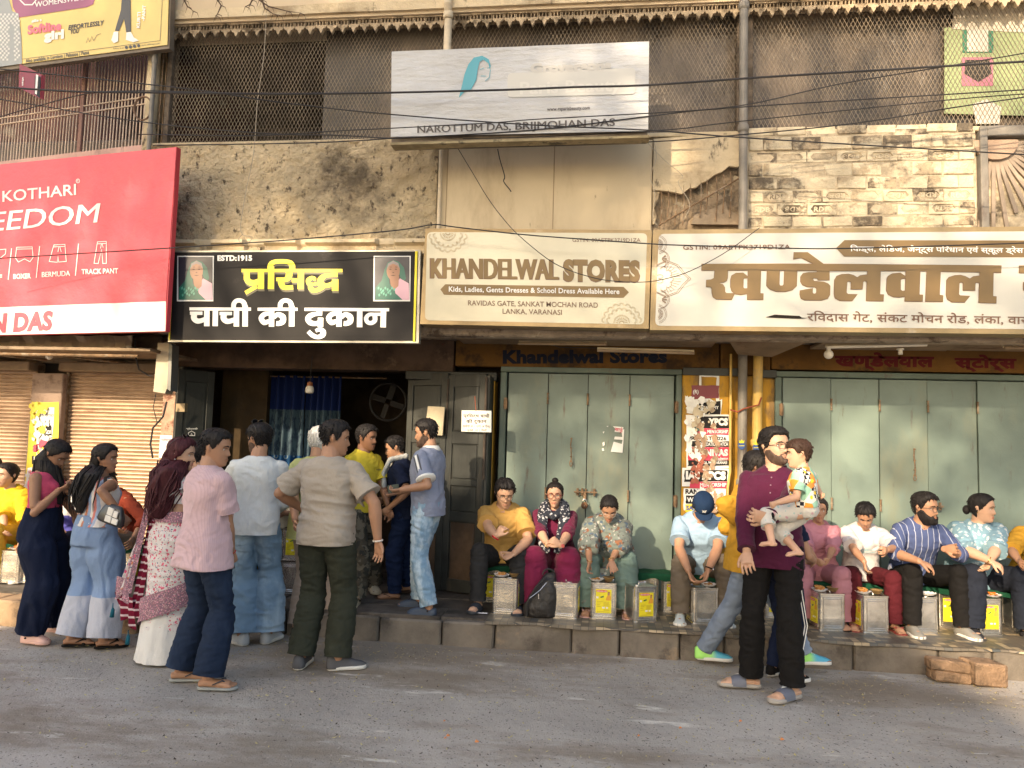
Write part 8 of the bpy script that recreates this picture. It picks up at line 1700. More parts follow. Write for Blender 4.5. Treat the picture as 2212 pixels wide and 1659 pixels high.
# left hand row
F = sitter('man in rust red jumper and khaki trousers seated behind the handbag woman', 272, 7.02, H=1.64, lean=26, skin='mid', sd=33, yaw=162, head=(-26, 30, 0), hr=hand(262, 1150, 6.6), hl=hand(290, 1160, 6.6), hand_r=dict(curl=.9)); top(F, cloth((.30, .055, .03), 'rust_knit', .85), sleeve=1.6, sl_r=1.35, hem=-.05, wr=.009, name='jumper'); trousers(F, cloth((.36, .30, .22), 'khaki', .85), knee=1.3, hem=1.5); hair(F, 'm', 'black', .026, .010, tuft=.010); beard(F, 'stub', full=.15); shoe(F, 'sandal', M('sandal_cream', (.5, .45, .38), .6))
F = sitter('child in white and blue shirt and shorts glimpsed between the two standing young women', 146, 7.0, H=1.36, lean=20, skin='light', sd=34, yaw=172, head=(6, 24, 0), voxel=.008, hr=hand(136, 1160, 6.6), hl=hand(165, 1165, 6.6)); top(F, cloth((.68, .66, .66), 'white_blue_tee', .85, pat=zband([(.62, (.08, .08, .35))])), sleeve=.8, sl_r=1.5, hem=-.04); trousers(F, navy, cut=-.3 if False else .2, thigh=1.2, hem=2.2); hair(F, 'b', 'brown', .026, .016, tuft=.010); shoe(F, 'slide', M('slide_navy', (.03, .07, .14), .6), rubber)
F = sitter('woman in bright yellow dress seated at the left edge behind the phone woman', 38, 6.98, H=1.6, lean=20, fem=1, skin='light', sd=35, yaw=168, build=1.15, voxel=.008, hr=hand(12, 1170, 6.55), hl=hand(45, 1178, 6.6), hand_r=dict(curl=.8)); top(F, cloth((.78, .50, .03), 'sun_yellow', .85), sleeve=1.2, sl_r=1.9, ease=.03, hem=-.15, wr=.012, name='dress'); trousers(F, cloth((.7, .45, .05), 'sun_yellow2', .85), knee=1.6, hem=2); hair(F, 'f', 'black'); shoe(F, 'sandal', blackc)
F = sitter('person in pink top seated at the extreme left edge', -18, 7.05, H=1.66, lean=10, fem=1, skin='light', sd=36, yaw=180, voxel=.009, face=False); top(F, cloth((.62, .22, .25), 'salmon', .85), sleeve=1.4, sl_r=1.5); trousers(F, pks); hair(F, 'f', 'black'); shoe(F, 'sandal', blackc)
# ------------------------------------------------------------------ oil tins
TW, TH = .108, .300
tin0 = thing('oil_tin', 'tin', 'tin', (0, 0, 0), 'square metal oil tins')
def rsq(h, r=.018, z=0.0):
    out = []
    for i in range(4):
        a0 = PI/2*i; cx, cy = (h-r)*(1, -1, -1, 1)[i], (h-r)*(1, 1, -1, -1)[i]
        for k in range(4): a = a0+PI/2*k/3; out.append((cx+r*math.cos(a), cy+r*math.sin(a), z))
    return out
def rsq_ok(h, r, z): return [(p[0], p[1], z) for p in rsq(h, r)]
mb = MB(); mb.rings([rsq_ok(TW-.002, .016, 0), rsq_ok(TW+.002, .018, .003), rsq_ok(TW+.002, .018, .010), rsq_ok(TW-.003, .018, .014), rsq_ok(TW-.001, .018, .10), rsq_ok(TW-.003, .018, .2), rsq_ok(TW-.002, .018, TH-.014), rsq_ok(TW+.002, .018, TH-.010), rsq_ok(TW+.002, .018, TH-.002), rsq_ok(TW-.003, .016, TH-.001), rsq_ok(TW-.006, .015, TH-.007)])
obj('tin_body', mb, m_tin, tin0)
for q in range(4):
    Mq = Matrix.Rotation(PI/2*q, 4, 'Z'); mb = MB(); y = -TW+.0015
    for (x0, x1, z0, z1) in ((-.078, .078, .026, .033), (-.078, .078, .267, .274), (-.070, .070, .040, .047), (-.070, .070, .253, .260)): mb.box(x0, x1, y-.0035, y+.002, z0, z1, .0025, M=Mq)
    for sg in (-1, 1): mb.box(min(sg*.078, sg*.072), max(sg*.078, sg*.072), y-.003, y+.002, .030, .270, .002, M=Mq)
    obj('pressed_ribs', mb, m_tin, tin0)
mb = MB(); mb.lathe([(0, .004), (.020, .004), (.022, 0), (.022, -.008)][::-1], (-.05, -.03, TH-.004), 16); obj('spout_cap', mb, m_tin, tin0)
mb = MB(); mb.tube([(-.02, .0, TH-.004), (-.015, 0, TH+.008), (.035, .01, TH+.008), (.04, .01, TH-.004)], .003, 6); obj('carry_handle', mb, m_tin, tin0)
mb = MB(); mb.box(-.066, .066, -TW-.0012, -TW+.002, .054, .246, .001); lbl = obj('paper_label', mb, M('label_yellow', (.78, .66, .02), .45, var=(30, .05)), tin0)
yl = -TW-.0018; lbo = lambda nm, mb, m_: obj(nm, mb, m_, lbl, recalc=False)
def sheet(mb, pts, o=0.0): mb.add([(x, yl-o, z) for x, z in pts], [tuple(range(len(pts)))])
mb = MB(); sheet(mb, [(-.060, .238), (-.03, .241), (.0, .241), (.030, .238), (.030, .226), (0, .222), (-.03, .222), (-.060, .226)]); lbo('red_badge', mb, c_dred)
def ltext(mb, s_, x, z, w, h, o, sh=0):
    v, f = text_mesh(s_, .02, 1); x1 = max(p[0] for p in v); y1 = max(p[1] for p in v); mb.add([(x+p[0]/x1*w+sh*p[1], yl-o, z+p[1]/y1*h) for p in v], f)
mb = MB(); ltext(mb, 'MAHAKOSH', -.055, .227, .080, .009, .0005); sheet(mb, [(-.062, .188), (-.044, .188), (-.044, .172), (-.062, .172)]); sheet(mb, [(-.012, .105), (.012, .105), (.012, .092), (-.012, .092)]); sheet(mb, [(.022, .105), (.038, .105), (.038, .092), (.022, .092)]); lbo('white_print', mb, c_white)
mb = MB(); sheet(mb, [(-.028, .186), (.0, .196), (.002, .184), (-.026, .175)]); lbo('green_stamp', mb, paint('stamp_green', (.03, .14, .05)))
mb = MB(); sheet(mb, [(.018, .158), (.062, .158), (.062, .19), (.05, .202), (.034, .202), (.022, .18)]); lbo('orange_shirt_print', mb, paint('orange_print', (.70, .34, .04)))
mb = MB(); sheet(mb, [(.034, .200), (.033, .216), (.040, .226), (.050, .224), (.052, .210), (.048, .200)]); lbo('face_print', mb, paint('face_tone', (.38, .20, .12)))
mb = MB(); sheet(mb, [(.033, .215), (.034, .226), (.044, .231), (.053, .225), (.052, .216), (.046, .222), (.038, .222)], .0004)
for (x0, x1, z) in ((-.055, -.005, .148), (.0, .05, .146), (.0, .045, .138), (-.055, -.02, .136), (.0, .05, .130), (.0, .04, .122), (-.055, -.03, .122), (0, .05, .114), (-.055, -.02, .108), (0, .048, .084), (0, .05, .078), (-.055, .05, .066)): sheet(mb, [(x0, z), (x1, z), (x1, z-.0022), (x0, z-.0022)])
lbo('small_print', mb, paint('label_ink', (.30, .16, .03)))
TL = [('P', 1090, 1330, 88, 'tin with the two cups of food in front of the yellow shirted man'), ('P', 1220, 1340, 86, 'bare topped tin right of the black backpack'), ('P', 1302, 1341, 2, 'tin with yellow label in front of the shawl woman'), ('P', 1384, 1348, 24, 'turned tin with yellow label and nothing on it, left of the cap man'), ('P', 1520, 1352, 100, 'dull tin with a plate in front of the cap man'),
      ('P', 1795, 1367, -80, 'tin with side label directly right of the black trousers'), ('P', 1890, 1372, -80, 'tin with side label in front of the boy'), ('P', 1998, 1373, 100, 'tin with silver plates in front of the bearded man'), ('P', 2138, 1376, 12, 'labelled tin in front of the blue floral woman'), ('P', 2240, 1366, 10, 'tin cut by the right edge of the view'), ('P', 14, 1262, 90, 'tin with food at the left edge below the yellow dress'), ('P', 52, 1262, 92, 'dim tin beside the one at the left edge, behind the navy trousers')]
first = [True]
def put_tin(x, y, z, rot, label):
    if first[0]: first[0] = False; tin0.location = (x, y, z); tin0.rotation_euler = (0, 0, R(rot)); tin0['label'] = label; return tin0
    r = dup(tin0, (x, y, z), R(rot), label); r.scale = (random.uniform(.96, 1.02), random.uniform(.96, 1.02), random.uniform(.975, 1.0)); return r
FT = []
for _, u, v, rot, lab in TL:
    x, y = G(u, v, PZ); y += .118; put_tin(x, y, PZ+.006, rot, lab); FT.append((x, y))
bk = [(-.98, 'under the left end of the bench'), (-.66, 'behind the legs of the yellow shirted man'), (-.40, 'seat tin left of the maroon trousers'), (-.13, 'seat tin between the maroon woman and the shawl woman'), (.14, 'seat tin under the shawl woman'), (.40, 'seat tin under the green cloth, left of the pair'), (.64, 'seat tin under the green cloth, right of the pair'), (.92, 'seat tin under the cap man'), (1.2, 'seat tin behind the grey jeans'), (1.5, 'seat tin behind the man with the baby'), (1.78, 'seat tin under the pink woman'), (2.06, 'seat tin under the boy'), (2.36, 'seat tin left of the bearded man\'s ankle'), (2.62, 'seat tin under the bearded man'), (2.92, 'seat tin left of the blue floral woman\'s legs'), (3.2, 'seat tin under the blue floral woman'), (3.5, 'seat tin under the mustard dress')]
for x, lab in bk: put_tin(x, 6.98, PZ+.006, random.uniform(-5, 5), 'labelled tin, '+lab if 'seat' in lab else 'labelled tin '+lab)
for i, u in enumerate((20, 90, 150, 215, 275)): put_tin(WX(u, 1250, 7.0), 7.0, PZ+.006, 90+i, 'seat tin on the left platform, '+('first', 'second', 'third', 'fourth', 'fifth')[i]+' from the left edge')
for u, Y, z, rot, lab in ((592, 6.86, 0, 90, 'lower tin of the left stack in the sweet shop'), (592, 6.86, .302, 92, 'upper tin of the left stack in the sweet shop'), (640, 6.86, 0, 90, 'lower tin of the right stack in the sweet shop'), (640, 6.86, .302, 2, 'upper labelled tin of the right stack in the sweet shop'), (536, 6.9, 0, 90, 'tin behind the light jeans in the sweet shop')): put_tin(WX(u, 1200, Y), Y, PZ+.006+z, rot, lab)
# seat boards with green cloth
gc = cloth((.012, .075, .04), 'green_baize', .9)
for (x0, x1, lab) in ((-1.12, 1.10, 'green cloth covered seat board under the four left diners'), (1.36, 3.7, 'green cloth covered seat board under the right hand diners'), (-6.2, -4.0, 'green cloth covered seat board on the left platform')):
    t = thing('seat_board', lab, 'bench', ((x0+x1)/2, 6.98, PZ+.3), 'seat boards laid on tins'); mb = MB(); mb.box(x0, x1, 6.86, 7.11, PZ+.308, PZ+.330, .004); obj('board', mb, m_browndoor, t)
    mb = MB(); mb.grid(lambda a, b: (x0+(x1-x0)*a, 6.845+(0 if b < .35 else (b-.35)*.42), PZ+.338+(-.05+.143*b if b < .35 else 0)-.010*(b < .05)*math.sin(a*60)+.003*math.sin(a*90+b*9)), 120, 10); obj('green_cloth', mb, gc, t, True)
# plates and food
bread_m = M('fried_bread', (.50, .24, .07), .65, var=(40, .25), dirt=((.26, .10, .03), 30, .52, .68), bump=(50, .006)); paper_m = M('paper_plate', (.66, .63, .62), .5, var=(20, .06)); leaf_m = M('leaf_cup', (.24, .15, .06), .7, var=(20, .3), bump=(40, .004)); curry_m = M('curry', (.22, .12, .03), .35, var=(60, .4), bump=(60, .006)); foil_m = M('foil_plate', (.6, .62, .66), .3, metal=.8, bump=(30, .006)); jal_m = M('jalebi', (.62, .17, .02), .3, coat=.4)
TZ = PZ+.308
def plate(x, y, where, m=paper_m, r=.062, n=2, kind='paper_plate', food='bread'):
    mb = MB(); rr = []
    for q, h in ((.02, .003), (.66, .003), (.85, .012), (1.0, .019), (.97, .019), (.83, .010), (.64, .001), (.02, .001)):
        rr.append([(x+r*q*math.cos(a)*(1+.03*math.sin(a*12)*(q > .8)), y+r*q*math.sin(a)*(1+.03*math.sin(a*12)*(q > .8)), TZ+h+.003*math.sin(a*12)*(q > .8)) for a in np.linspace(0, 2*PI, 49)[:-1]])
    mb.rings(rr, cap=False); tag(obj(kind, mb, m), ('crimped foil' if m is foil_m else 'fluted white paper' if food == 'bread' else 'sweet laden white paper')+' plate on '+where, 'plate', 'plates on the tins')
    for i in range(n):
        mb = MB(); cx, cy = x+.012*(i % 2)-.006, y+.006*i; R_ = r*.62; z = TZ+.006+.011*i
        if food == 'bread':
            mb.rings([[(cx+R_*q*math.cos(a)*(1+.06*math.sin(3*a+i)), cy+R_*q*math.sin(a)*(1+.05*math.sin(4*a+i)), z+h*(1+.4*math.sin(a*3+i*2))+.004*math.sin(a*2+i)) for a in np.linspace(0, 2*PI, 21)[:-1]] for q, h in ((.1, 0), (.9, .001), (1, .005), (.85, .010), (.4, .012), (.05, .011))])
            tag(obj('fried_bread', mb, bread_m, smooth=True), ('lower', 'upper', 'topmost')[i]+' golden fried bread on '+where, 'bread', 'fried breads on the plates')
        else:
            tt = np.linspace(0, 6*PI, 60); mb.tube([(cx+(.012+.022*q/(6*PI))*math.cos(q+i), cy+(.012+.022*q/(6*PI))*math.sin(q+i), z+.004*math.sin(q*2)) for q in tt], .0045, 6); tag(obj('jalebi', mb, jal_m, smooth=True), ('lower', 'upper', 'topmost')[i]+' orange syrup spiral on '+where, 'sweet', 'orange sweets on the plates')
def cup(x, y, where):
    mb = MB(); mb.rings([[(x+r*math.cos(a)*(1+.04*math.sin(a*7)), y+r*math.sin(a), TZ+h) for a in np.linspace(0, 2*PI, 25)[:-1]] for r, h in ((.024, 0), (.044, .030), (.050, .034), (.042, .028), (.020, .004))]); t = thing('leaf_cup', 'brown leaf cup of curry on '+where, 'cup', (x, y, TZ), 'leaf cups of curry'); obj('cup', mb, leaf_m, t, True)
    mb = MB(); mb.lathe([(0, .028), (.02, .029), (.040, .025), (.03, .01)][::-1], (x, y, TZ), 20); obj('curry', mb, curry_m, t)
W_ = ['the tin of the yellow shirted man', 'the tin of the shawl woman', 'the tin of the cap man', 'the tin right of the black trousers', 'the tin of the boy', 'the tin of the bearded man', 'the tin of the blue floral woman', 'the tin at the left edge']
for (ti, kind, dx, dy, w, n) in ((0, 'p', -.05, -.03, 0, 2), (0, 'c', .06, -.03, 0, 1), (2, 'p', -.06, -.03, 1, 1), (2, 'c', .045, -.03, 1, 1), (4, 'c', -.05, -.02, 2, 1), (4, 'p', .05, -.03, 2, 1), (5, 'p', -.06, -.02, 3, 3), (5, 'c', .05, -.0, 3, 1), (6, 'p', -.06, -.02, 4, 3), (6, 'c', .05, -.02, 4, 1), (7, 'f', -.05, .0, 5, 0), (7, 'p', .06, -.04, 5, 0), (8, 'p', -.06, -.01, 6, 2), (8, 'j', .065, -.04, 6, 3), (10, 'j', .0, -.02, 7, 3), (9, 'p', 0, 0, 6, 1)):
    x, y = FT[ti]
    if ti == 9: continue
    if kind == 'c': cup(x+dx, y+dy, W_[w])
    else: plate(x+dx, y+dy, W_[w], foil_m if kind == 'f' else paper_m, .066 if kind != 'p' else .062, n, food='sweet' if kind == 'j' else 'bread')
# spoon and scraps on the platform
x, y = G(1035, 1327, PZ); mb = MB(); mb.tube([(x-.07, y, PZ+.012), (x-.03, y, PZ+.010), (x+.07, y-.003, PZ+.012)], [.003, .003, .005], 6); ball(mb, (x-.082, y, PZ+.013), (.016, .010, .004), 10); tag(obj('spoon', mb, steel_), 'steel spoon lying on the platform left of the first tin', 'spoon')
for i, (u, v) in enumerate(((2015, 1345), (2155, 1368), (1460, 1345))): x, y = G(u, v, PZ); mb = MB(); ball(mb, (x, y, PZ+.012), (.016, .010, .008), 8); tag(obj('food_scrap', mb, M('scrap_yellow', (.6, .5, .2), .8)), ('yellow scrap on the vinyl under the foil plate tin', 'yellow scrap on the vinyl at the far right', 'pale scrap on the vinyl before the cap man')[i], 'scrap', 'scraps of food')
# backpack
bx_, by_ = G(1163, 1338, PZ); bk_ = thing('backpack', 'black backpack slumped on the platform between two tins', 'backpack', (bx_, by_, PZ)); bm = M('backpack_nylon', (.022, .019, .018), .5, var=(8, .2), bump=(24, .008), bump2=(9, .02)); rr = []
for i, (z, w, d, ox) in enumerate(((0, .10, .07, 0), (.015, .135, .10, 0), (.08, .135, .11, .005), (.16, .115, .10, .03), (.24, .085, .08, .055), (.31, .060, .055, .075), (.35, .035, .03, .085), (.36, .01, .01, .09))): rr.append([(bx_+ox+w*math.copysign(abs(math.cos(a))**.75, math.cos(a)), by_+.10+d*math.copysign(abs(math.sin(a))**.75, math.sin(a))-.02*z, PZ+.006+z) for a in np.linspace(0, 2*PI, 37)[:-1]])
mb = MB(); mb.rings(rr); me = mb; mb2 = MB(); mb2.v = [tuple(V3(p)-V3(bx_, by_, PZ)) for p in mb.v]; mb2.f = mb.f; m_ = fuse(mb2, .010, 2); warp(m_, wrinkles(.014, (9, 9, 9), 7)); addm('bag_body', m_, bm, bk_)
mb = MB(); mb.tube([(bx_+.07+.05*math.cos(a), by_+.08, PZ+.35+.05*math.sin(a)) for a in np.linspace(0, PI, 9)], .007, 6); mb.tube([(bx_-.1, by_-.01, PZ+.02), (bx_-.09, by_-.01, PZ+.14), (bx_-.02, by_-.015, PZ+.27), (bx_+.05, by_+.02, PZ+.34)], .009, 6); obj('straps', mb, bm, bk_)
mb = MB(); mb.tube([(bx_-.075, by_-.02, PZ+.17), (bx_+.01, by_-.022, PZ+.24), (bx_+.06, by_+.0, PZ+.30)], .003, 5); mb.box(bx_-.005, bx_+.003, by_-.030, by_-.022, PZ+.17, PZ+.21); obj('zip', mb, steel_, bk_)
# curtain, lamp, fan and counter in the sweet shop
Yc = 7.95; xc0, xc1 = WX(583, 900, Yc), WX(735, 900, Yc); zc1 = WZ(650, 812, Yc); cu = thing('curtain', 'blue printed curtain hanging in the dark sweet shop doorway', 'curtain', ((xc0+xc1)/2, Yc, PZ+.1))
def cpat(H, out):
    s_ = H.n.new('ShaderNodeSeparateXYZ'); H.l.new(H.tc.outputs['Object'], s_.inputs[0]); z = s_.outputs[2]
    v = H.n.new('ShaderNodeTexVoronoi'); v.inputs['Scale'].default_value = 9; v.inputs['Randomness'].default_value = .1; H.l.new(H.tc.outputs['Object'], v.inputs['Vector']); o = H.mix(H.ramp(v.outputs['Distance'], .27, .24), out, (.22, .28, .32)); o = H.mix(H.ramp(v.outputs['Distance'], .16, .13), o, (.02, .10, .26))
    up = H.mix(H.ramp(H.noise(30, (1, 1, .4), 3), .5, .56), (.07, .11, .14), (.03, .05, .08)); o = H.mix(H.ramp(z, .12, .13), o, up); return H.mix(H.ramp(z, .62, .63), o, (.008, .02, .10))
for i in range(2):
    mb = MB(); a0, a1 = (xc0, (xc0+xc1)/2-.01) if i == 0 else ((xc0+xc1)/2+.005, xc1); mb.grid(lambda a, b: (a0+(a1-a0)*a, Yc+.035*math.sin(a*2*PI*(4+i)+.4*math.sin(b*5))+.02*math.sin(a*9), PZ+.12+(zc1-PZ-.12)*b), 90, 30); obj('curtain_panel', mb, M('curtain_cloth', (.007, .05, .14), .8, extra=cpat), cu, True, recalc=False)
mb = MB(); mb.tube([(xc0-.1, Yc, zc1-.01), (xc1+.5, Yc, zc1-.01)], .008, 8); obj('curtain_rod', mb, m_rustjoint, cu)
p = P3(669, 838, 7.3); lp = thing('bulb_lamp', 'unlit white bulb in an orange holder hanging before the blue curtain', 'lamp', p); mb = MB(); mb.lathe([(0, -.055), (.035, -.052), (.042, -.035), (.040, .0), (.026, .025)], p, 20); obj('glass_bulb', mb, m_white, lp, True); mb = MB(); mb.lathe([(.030, .020), (.027, .055), (.018, .06), (0, .062)], p, 16); obj('lamp_holder', mb, M('holder_orange', (.30, .10, .03), .5), lp)
mb = MB(); mb.tube([(p[0], p[1], p[2]+.06), (p[0]+.01, p[1], p[2]+.32)], .004, 6); obj('flex', mb, m_wire, lp)
p = P3(838, 868, 8.3); fn_ = thing('exhaust_fan', 'dark round exhaust fan inside the sweet shop', 'fan', p); mb = MB(); mb.tube([(p[0]+.21*math.cos(a), p[1], p[2]+.21*math.sin(a)) for a in np.linspace(0, 2*PI, 33)], .014, 8); obj('fan_ring', mb, m_wire, fn_)
for k in range(4): mb = MB(); mb.box(.03, .19, -.004, .004, -.035, .035, .002, M=Matrix.Translation(p) @ Matrix.Rotation(PI/2*k+.3, 4, 'Y') @ Matrix.Rotation(.4, 4, 'X')); obj('blade', mb, m_wire, fn_)
t = thing('counter', 'dark wooden counter with trays behind the queue in the sweet shop', 'counter', (WX(640, 1150, 7.5), 7.4, PZ)); x0, x1 = WX(560, 1150, 7.2), WX(760, 1150, 7.2); mb = MB(); mb.box(x0, x1, 7.1, 7.5, PZ, PZ+.66, .01); obj('counter_body', mb, m_browndoor, t); mb = MB(); mb.box(x0-.03, x1+.03, 7.05, 7.52, PZ+.66, PZ+.70, .008); obj('counter_top', mb, m_tin, t)
# meter box, bulbs, awning sheet, tubes
t = thing('meter_box', 'long grimy fuse box fixed beside the black shop sign', 'fuse box', P3(352, 800, 6.75)); mb = MB(); sp_ = SP((0, 6.72, 0), (0, 1, 0)); sp_.slab(mb, [(341, 741), (365, 740), (361, 838), (356, 850), (331, 846), (332, 836)], 0, .12); obj('box_cover', mb, M('box_cream', (.50, .42, .31), .5, metal=.1, var=(5, .15), dirt=((.14, .09, .06), 5, .56, .7, (1, 1, .5))), t)
mb = MB(); sp_.slab(mb, [(365, 741), (372, 745), (368, 845), (361, 840)], .0, .12); obj('box_side', mb, M('box_grey', (.2, .2, .19), .5, metal=.4), t); mb = MB(); sp_.slab(mb, [(342, 868), (362, 867), (361, 886), (341, 886)], -.3, .05); obj('switch', mb, M('switch_brown', (.28, .2, .1), .5), t)
t = thing('awning_sheet', 'bent metal awning sheet under the red billboard', 'awning', P3(150, 740, 6.4)); mb = MB(); sp_ = SP((0, 6.45, 0), (.1, 1, 0)); rr = []
for i, u in enumerate(np.linspace(-120, 284, 40)): w = .012*math.sin(i*1.7)+.02*math.sin(i*.6); vt = 725+1.2*math.sin(i*.9); vb = 753-(i/40)*1+2.2*math.sin(i*1.1)+(3 if i < 14 else 0); rr.append([tuple(sp_.pt(u, vt, .0)), tuple(sp_.pt(u, (vt+vb)/2, .02+w)), tuple(sp_.pt(u, vb, .03+w)), tuple(sp_.pt(u, vb, .02+w)), tuple(sp_.pt(u, (vt+vb)/2, .01+w)), tuple(sp_.pt(u, vt, -.012))])
mb.rings(rr); obj('sheet', mb, M('awning_metal', (.55, .46, .33), .4, metal=.3, var=(3, .15), dirt=((.35, .24, .15), 4, .55, .7), bump=(8, .01)), t)
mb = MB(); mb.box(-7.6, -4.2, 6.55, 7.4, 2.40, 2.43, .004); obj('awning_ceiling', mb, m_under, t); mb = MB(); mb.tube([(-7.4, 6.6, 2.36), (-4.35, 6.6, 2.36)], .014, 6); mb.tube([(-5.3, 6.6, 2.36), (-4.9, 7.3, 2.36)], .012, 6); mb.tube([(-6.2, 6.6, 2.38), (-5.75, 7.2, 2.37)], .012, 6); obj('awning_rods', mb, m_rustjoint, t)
for (u, v, k, lab) in ((107, 762, 1, 'white bulb in a holder under the awning'), (278, 756, 0, 'empty white bulb holder under the awning, right of the bulb'), (193, 760, 0, 'brownish empty bulb holder in the middle of the awning'), (1790, 757, 2, 'white round ceiling fitting under the slab at the right'), (1945, 762, 0, 'cream holder under the slab above the maroon words')):
    p = P3(u, v, 6.8); t = thing('lamp_holder', lab, 'lamp holder', p, 'lamp holders under the eaves'); mb = MB(); mb.lathe([(.0, .035), (.030, .035), (.030, .025), (.018, .022), (.018, -.015), (0, -.016)][::-1], p, 16); obj('holder', mb, m_white if u != 193 else m_under, t)
    if k: mb = MB(); ball(mb, (p[0], p[1], p[2]-.035), .034 if k == 1 else .04, 14); obj('bulb', mb, m_white, t, True)
for (u0, v0, u1, v1, lab) in ((1786, 750, 2002, 745, 'bright tube light hanging crooked under the slab'), (1290, 757, 1500, 763, 'dull tube light above the left teal door'), (2170, 751, 2260, 752, 'tube light at the right edge under the slab'), (1120, 742, 1310, 744, 'tube light batten above the English painted name')):
    a, b = Vector(P3(u0, v0, 6.78)), Vector(P3(u1, v1, 6.78)); t = thing('tube_light', lab, 'tube light', (a+b)/2, 'tube lights under the slab'); mb = MB(); mb.tube([a, b], .013, 10); obj('glass_tube', mb, m_white if 'bright' in lab else m_under, t); mb = MB(); mb.tube([a+Vector((0, .03, .018)), b+Vector((0, .03, .018))], .016, 4); obj('batten', mb, m_cream_pipe, t)
cable([(540/1, 738), (546, 770), (545, 800)], .004, 'thin lamp flex above the bulb in the sweet shop', Y=7.2) if False else None
for (pts, r, lab) in (([(292, 735), (293, 770), (300, 798), (322, 812), (330, 812)], .008, 'thick black flex looping from the awning to the meter box'), ([(360, 868), (352, 900), (330, 925), (325, 960), (330, 990)], .009, 'black cable curving down beside the meter box'), ([(337, 850), (331, 880), (340, 915)], .004, 'thin wire from the meter box down the pier'), ([(1180, 742), (1210, 750), (1300, 752)], .004, 'thin wire along the soffit above the painted name')):
    mb = MB(); mb.tube([P3(u, v, 6.9) for u, v in pts], r, 6); tag(obj('hanging_flex', mb, m_wire), lab, 'cable', 'loose flexes under the eaves')
# ------------------------------------------------------------------ cables
def cable(pts, r, label, mat=None, Y=None):
    p = [P3(u, v, (Y if Y else 6.02)) for u, v in pts]
    q = []
    for i in range(len(p)-1):
        a, b = Vector(p[i]), Vector(p[i+1])
        m_ = Vector(p[i-1]) if i > 0 else a*2-b; n_ = Vector(p[i+2]) if i+2 < len(p) else b*2-a
        for t in (0, .25, .5, .75):
            q.append(.5*((2*a)+(b-m_)*t+(2*m_-5*a+4*b-n_)*t*t+(3*a-m_-3*b+n_)*t**3))
    q.append(Vector(p[-1])); mb = MB(); mb.tube(q, r, 6)
    tag(obj('overhead_cable', mb, mat or m_wire, recalc=False), label, 'cable', 'overhead cables across the facade')
cable([(-60, 143), (0, 149), (398, 191), (603, 221), (843, 247), (1152, 270), (1395, 281), (1645, 300), (2212, 334), (2300, 340)], .0055, 'cable falling steadily from the upper left, crossing the white hoarding and brick panel', Y=6.05)
cable([(-60, 186), (0, 188), (164, 198), (341, 200), (603, 203), (848, 200), (1094, 194), (1246, 188), (1398, 184), (1645, 167), (1811, 157), (2040, 143), (2212, 133), (2290, 128)], .0085, 'thickest black cable across the middle of the white hoarding', Y=5.95)
cable([(-60, 268), (0, 252), (82, 229), (190, 202), (300, 196), (420, 199)], .0045, 'thin cable rising across the balcony bars at the left', Y=6.1)
cable([(-60, 205), (90, 229), (245, 255), (409, 275), (603, 290), (726, 292), (848, 299), (1000, 303)], .005, 'cable sagging under the balcony bars towards the hoarding corner', Y=6.15)
cable([(300, 290), (548, 293), (740, 282), (846, 277), (1067, 265), (1152, 258), (1395, 245), (1543, 235), (1645, 220), (1811, 182), (2040, 144), (2212, 115), (2300, 98)], .0045, 'thin cable that climbs most steeply to the upper right', Y=5.98)
cable([(330, 314), (548, 311), (712, 307), (848, 299), (1152, 281), (1395, 252), (1591, 232), (2212, 194), (2300, 189)], .005, 'cable from the wall ledge rising past the hoarding words', Y=6.08)
cable([(1000, 300), (1200, 294), (1448, 280), (1591, 263), (2037, 217), (2212, 203), (2300, 197)], .0042, 'thin cable just under the hoarding, rising to the right', Y=6.12)
cable([(850, 322), (1097, 317), (1395, 307), (1591, 292), (1842, 267), (2062, 232), (2212, 210), (2300, 196)], .005, 'lowest upper cable passing over the top edge of the brick panel', Y=6.2)
cable([(-60, 562), (0, 558), (136, 550), (363, 536), (603, 520), (780, 505), (878, 495), (938, 485), (987, 491), (1123, 506), (1250, 516), (1410, 527), (1481, 530), (1693, 536), (1803, 537), (2000, 532), (2212, 525), (2300, 521)], .0052, 'black cable drooping across the red board and both cream shop signs', Y=6.08)
cable([(990, 322), (1022, 375), (1052, 425), (1082, 466), (1118, 506), (1178, 556), (1216, 578), (1260, 594), (1314, 606), (1396, 609), (1465, 595), (1517, 573), (1575, 540), (1641, 492)], .0035, 'thin wire hanging in a deep loop over the English sign', Y=6.2)
cable([(1075, 322), (1080, 345), (1090, 380), (1088, 392), (1100, 408), (1104, 414)], .005, 'short frayed wire end dangling on the smooth plaster panel', Y=6.5)
cable([(575, 30), (570, 120), (556, 220), (548, 330), (530, 420), (520, 500), (545, 512), (530, 528), (515, 518), (525, 505)], .003, 'pale wire hanging straight down past the rough plaster to a small loop', m_wire2, Y=6.4)
cable([(1412, 300), (1418, 340), (1405, 380), (1414, 420), (1410, 470), (1420, 487)], .0035, 'pale wire wandering down beside the torn plaster', m_wire2, Y=6.5)
cable([(1400, 310), (1440, 350), (1475, 380), (1465, 395), (1490, 440), (1480, 470)], .003, 'second pale wire trailing over the torn plaster', m_wire2, Y=6.5)
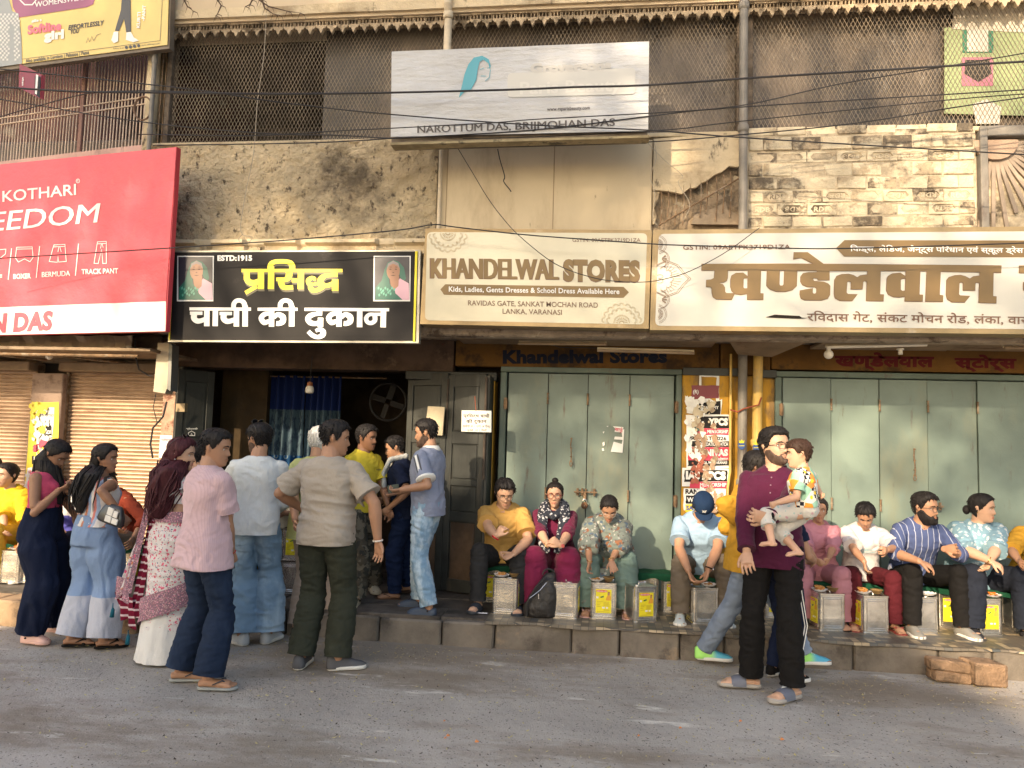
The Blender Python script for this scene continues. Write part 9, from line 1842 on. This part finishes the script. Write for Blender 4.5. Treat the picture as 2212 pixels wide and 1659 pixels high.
for i, (pts, lab) in enumerate([([(398, 0), (405, 14), (418, 24)], 'dry twig hanging from above beside the yellow board'), ([(470, 0), (478, 12), (470, 30), (466, 34)], 'second dry twig hanging over the upper wall'), ([(560, 0), (580, 14), (620, 24), (648, 28)], 'longest dry branch poking across the upper wall'), ([(566, 0), (572, 18), (590, 30), (600, 32)], 'short dry branch under the longest one'), ([(545, 0), (540, 10), (530, 14)], 'small dry twig at the top edge')]):
    p = [P3(u, v, 6.2) for u, v in [(pts[0][0]-4, pts[0][1]-60)]+pts]; mb = MB(); mb.tube(p, [.01, .008, .006, .002][:len(p)] if len(p) <= 4 else [.01, .008, .007, .004, .002], 5)
    for k in range(1, len(p)):
        a = Vector(p[k]); mb.tube([a, a+Vector((.05, -.02, -.03)), a+Vector((.07, -.02, -.08))], [.004, .003, .001], 4); mb.tube([a, a+Vector((-.03, .02, -.05))], [.003, .001], 4)
    tag(obj('dry_twig', mb, M('twig', (.10, .065, .05), .9)), lab, 'twig', 'dry twigs hanging at the top')

# ------------------------------------------------------------------ the other side of the street: an added, unseen building block and trees that shade the road
ob = thing('added_shade_building', 'plain rendered building across the street behind the viewer', 'building', (-8, -9, 0))  # unseen block added so its shadow covers the road and standing group
mb = MB(); mb.box(-11.6, -5.0, -12, -8, 0, 7.7, .05); mb.box(-11.6, -8.3, -12, -8.02, 7.7, 8.5, .03); obj('wall', mb, m_cream, ob)
for i in range(3):
    for z_ in (1.0, 4.0):
        x_ = -10.9+i*2; mb = MB(); mb.box(x_, x_+1.0, -7.99, -7.95, z_, z_+1.3, .01); w_ = obj('window', mb, m_blackwood, ob)
def tree(x, y, h, cr, nleaf, label, seed, zc=None, sq=1.0, leaf=.15):
    rg = np.random.default_rng(seed); t = thing('shade_tree', label, 'tree', (x, y, 0), 'trees across the street'); mb = MB()
    zc = zc or h-cr*.5
    mb.tube([(x, y, 0), (x+.1, y, h*.3), (x-.05, y+.1, h*.55), (x, y, zc)], [.3, .24, .18, .1], 10)
    cl = []
    for k in range(26):
        d = rg.normal(size=3); d /= np.linalg.norm(d); rr = cr*rg.uniform(.35, 1.0); c = np.array([x, y, zc])+d*rr*np.array([1.25, .8, .75])*sq; cl.append((c, cr*rg.uniform(.18, .38)))
        mb.tube([(x, y, zc-.3*cr), tuple((np.array([x, y, zc])+c)/2+rg.normal(size=3)*.15), tuple(c)], [.08, .05, .02], 5)
    obj('trunk', mb, M('bark', (.12, .09, .07), .9, var=(6, .3), bump=(12, .02)), t)
    mb = MB(); vs = []; fs = []
    for i in range(nleaf):
        c, r_ = cl[int(rg.integers(len(cl)))]; p = c+rg.normal(size=3)*r_*.62; a = rg.normal(size=3); a /= np.linalg.norm(a); b = np.cross(a, rg.normal(size=3)); b /= np.linalg.norm(b)
        l = leaf*rg.uniform(.6, 1.3); k = len(vs); vs += [tuple(p-a*l), tuple(p-b*l*.5), tuple(p+a*l), tuple(p+b*l*.5)]; fs.append((k, k+1, k+2, k+3))
    mb.v = vs; mb.f = fs; o = obj('crown', mb, M('leaf_green', (.07, .11, .035), .6, var=(2, .3)), t, recalc=False); o['kind'] = 'stuff'
tree(-12.5, -6.5, 12.5, 3.0, 5200, 'leafy tree across the street, left of the other two', 3)
tree(-7.0, -6.0, 12.0, 3.0, 5200, 'leafy tree across the street, middle of three', 5)
tree(-1.5, -7.0, 11.0, 2.6, 3800, 'leafy tree across the street, right of the other two', 8)
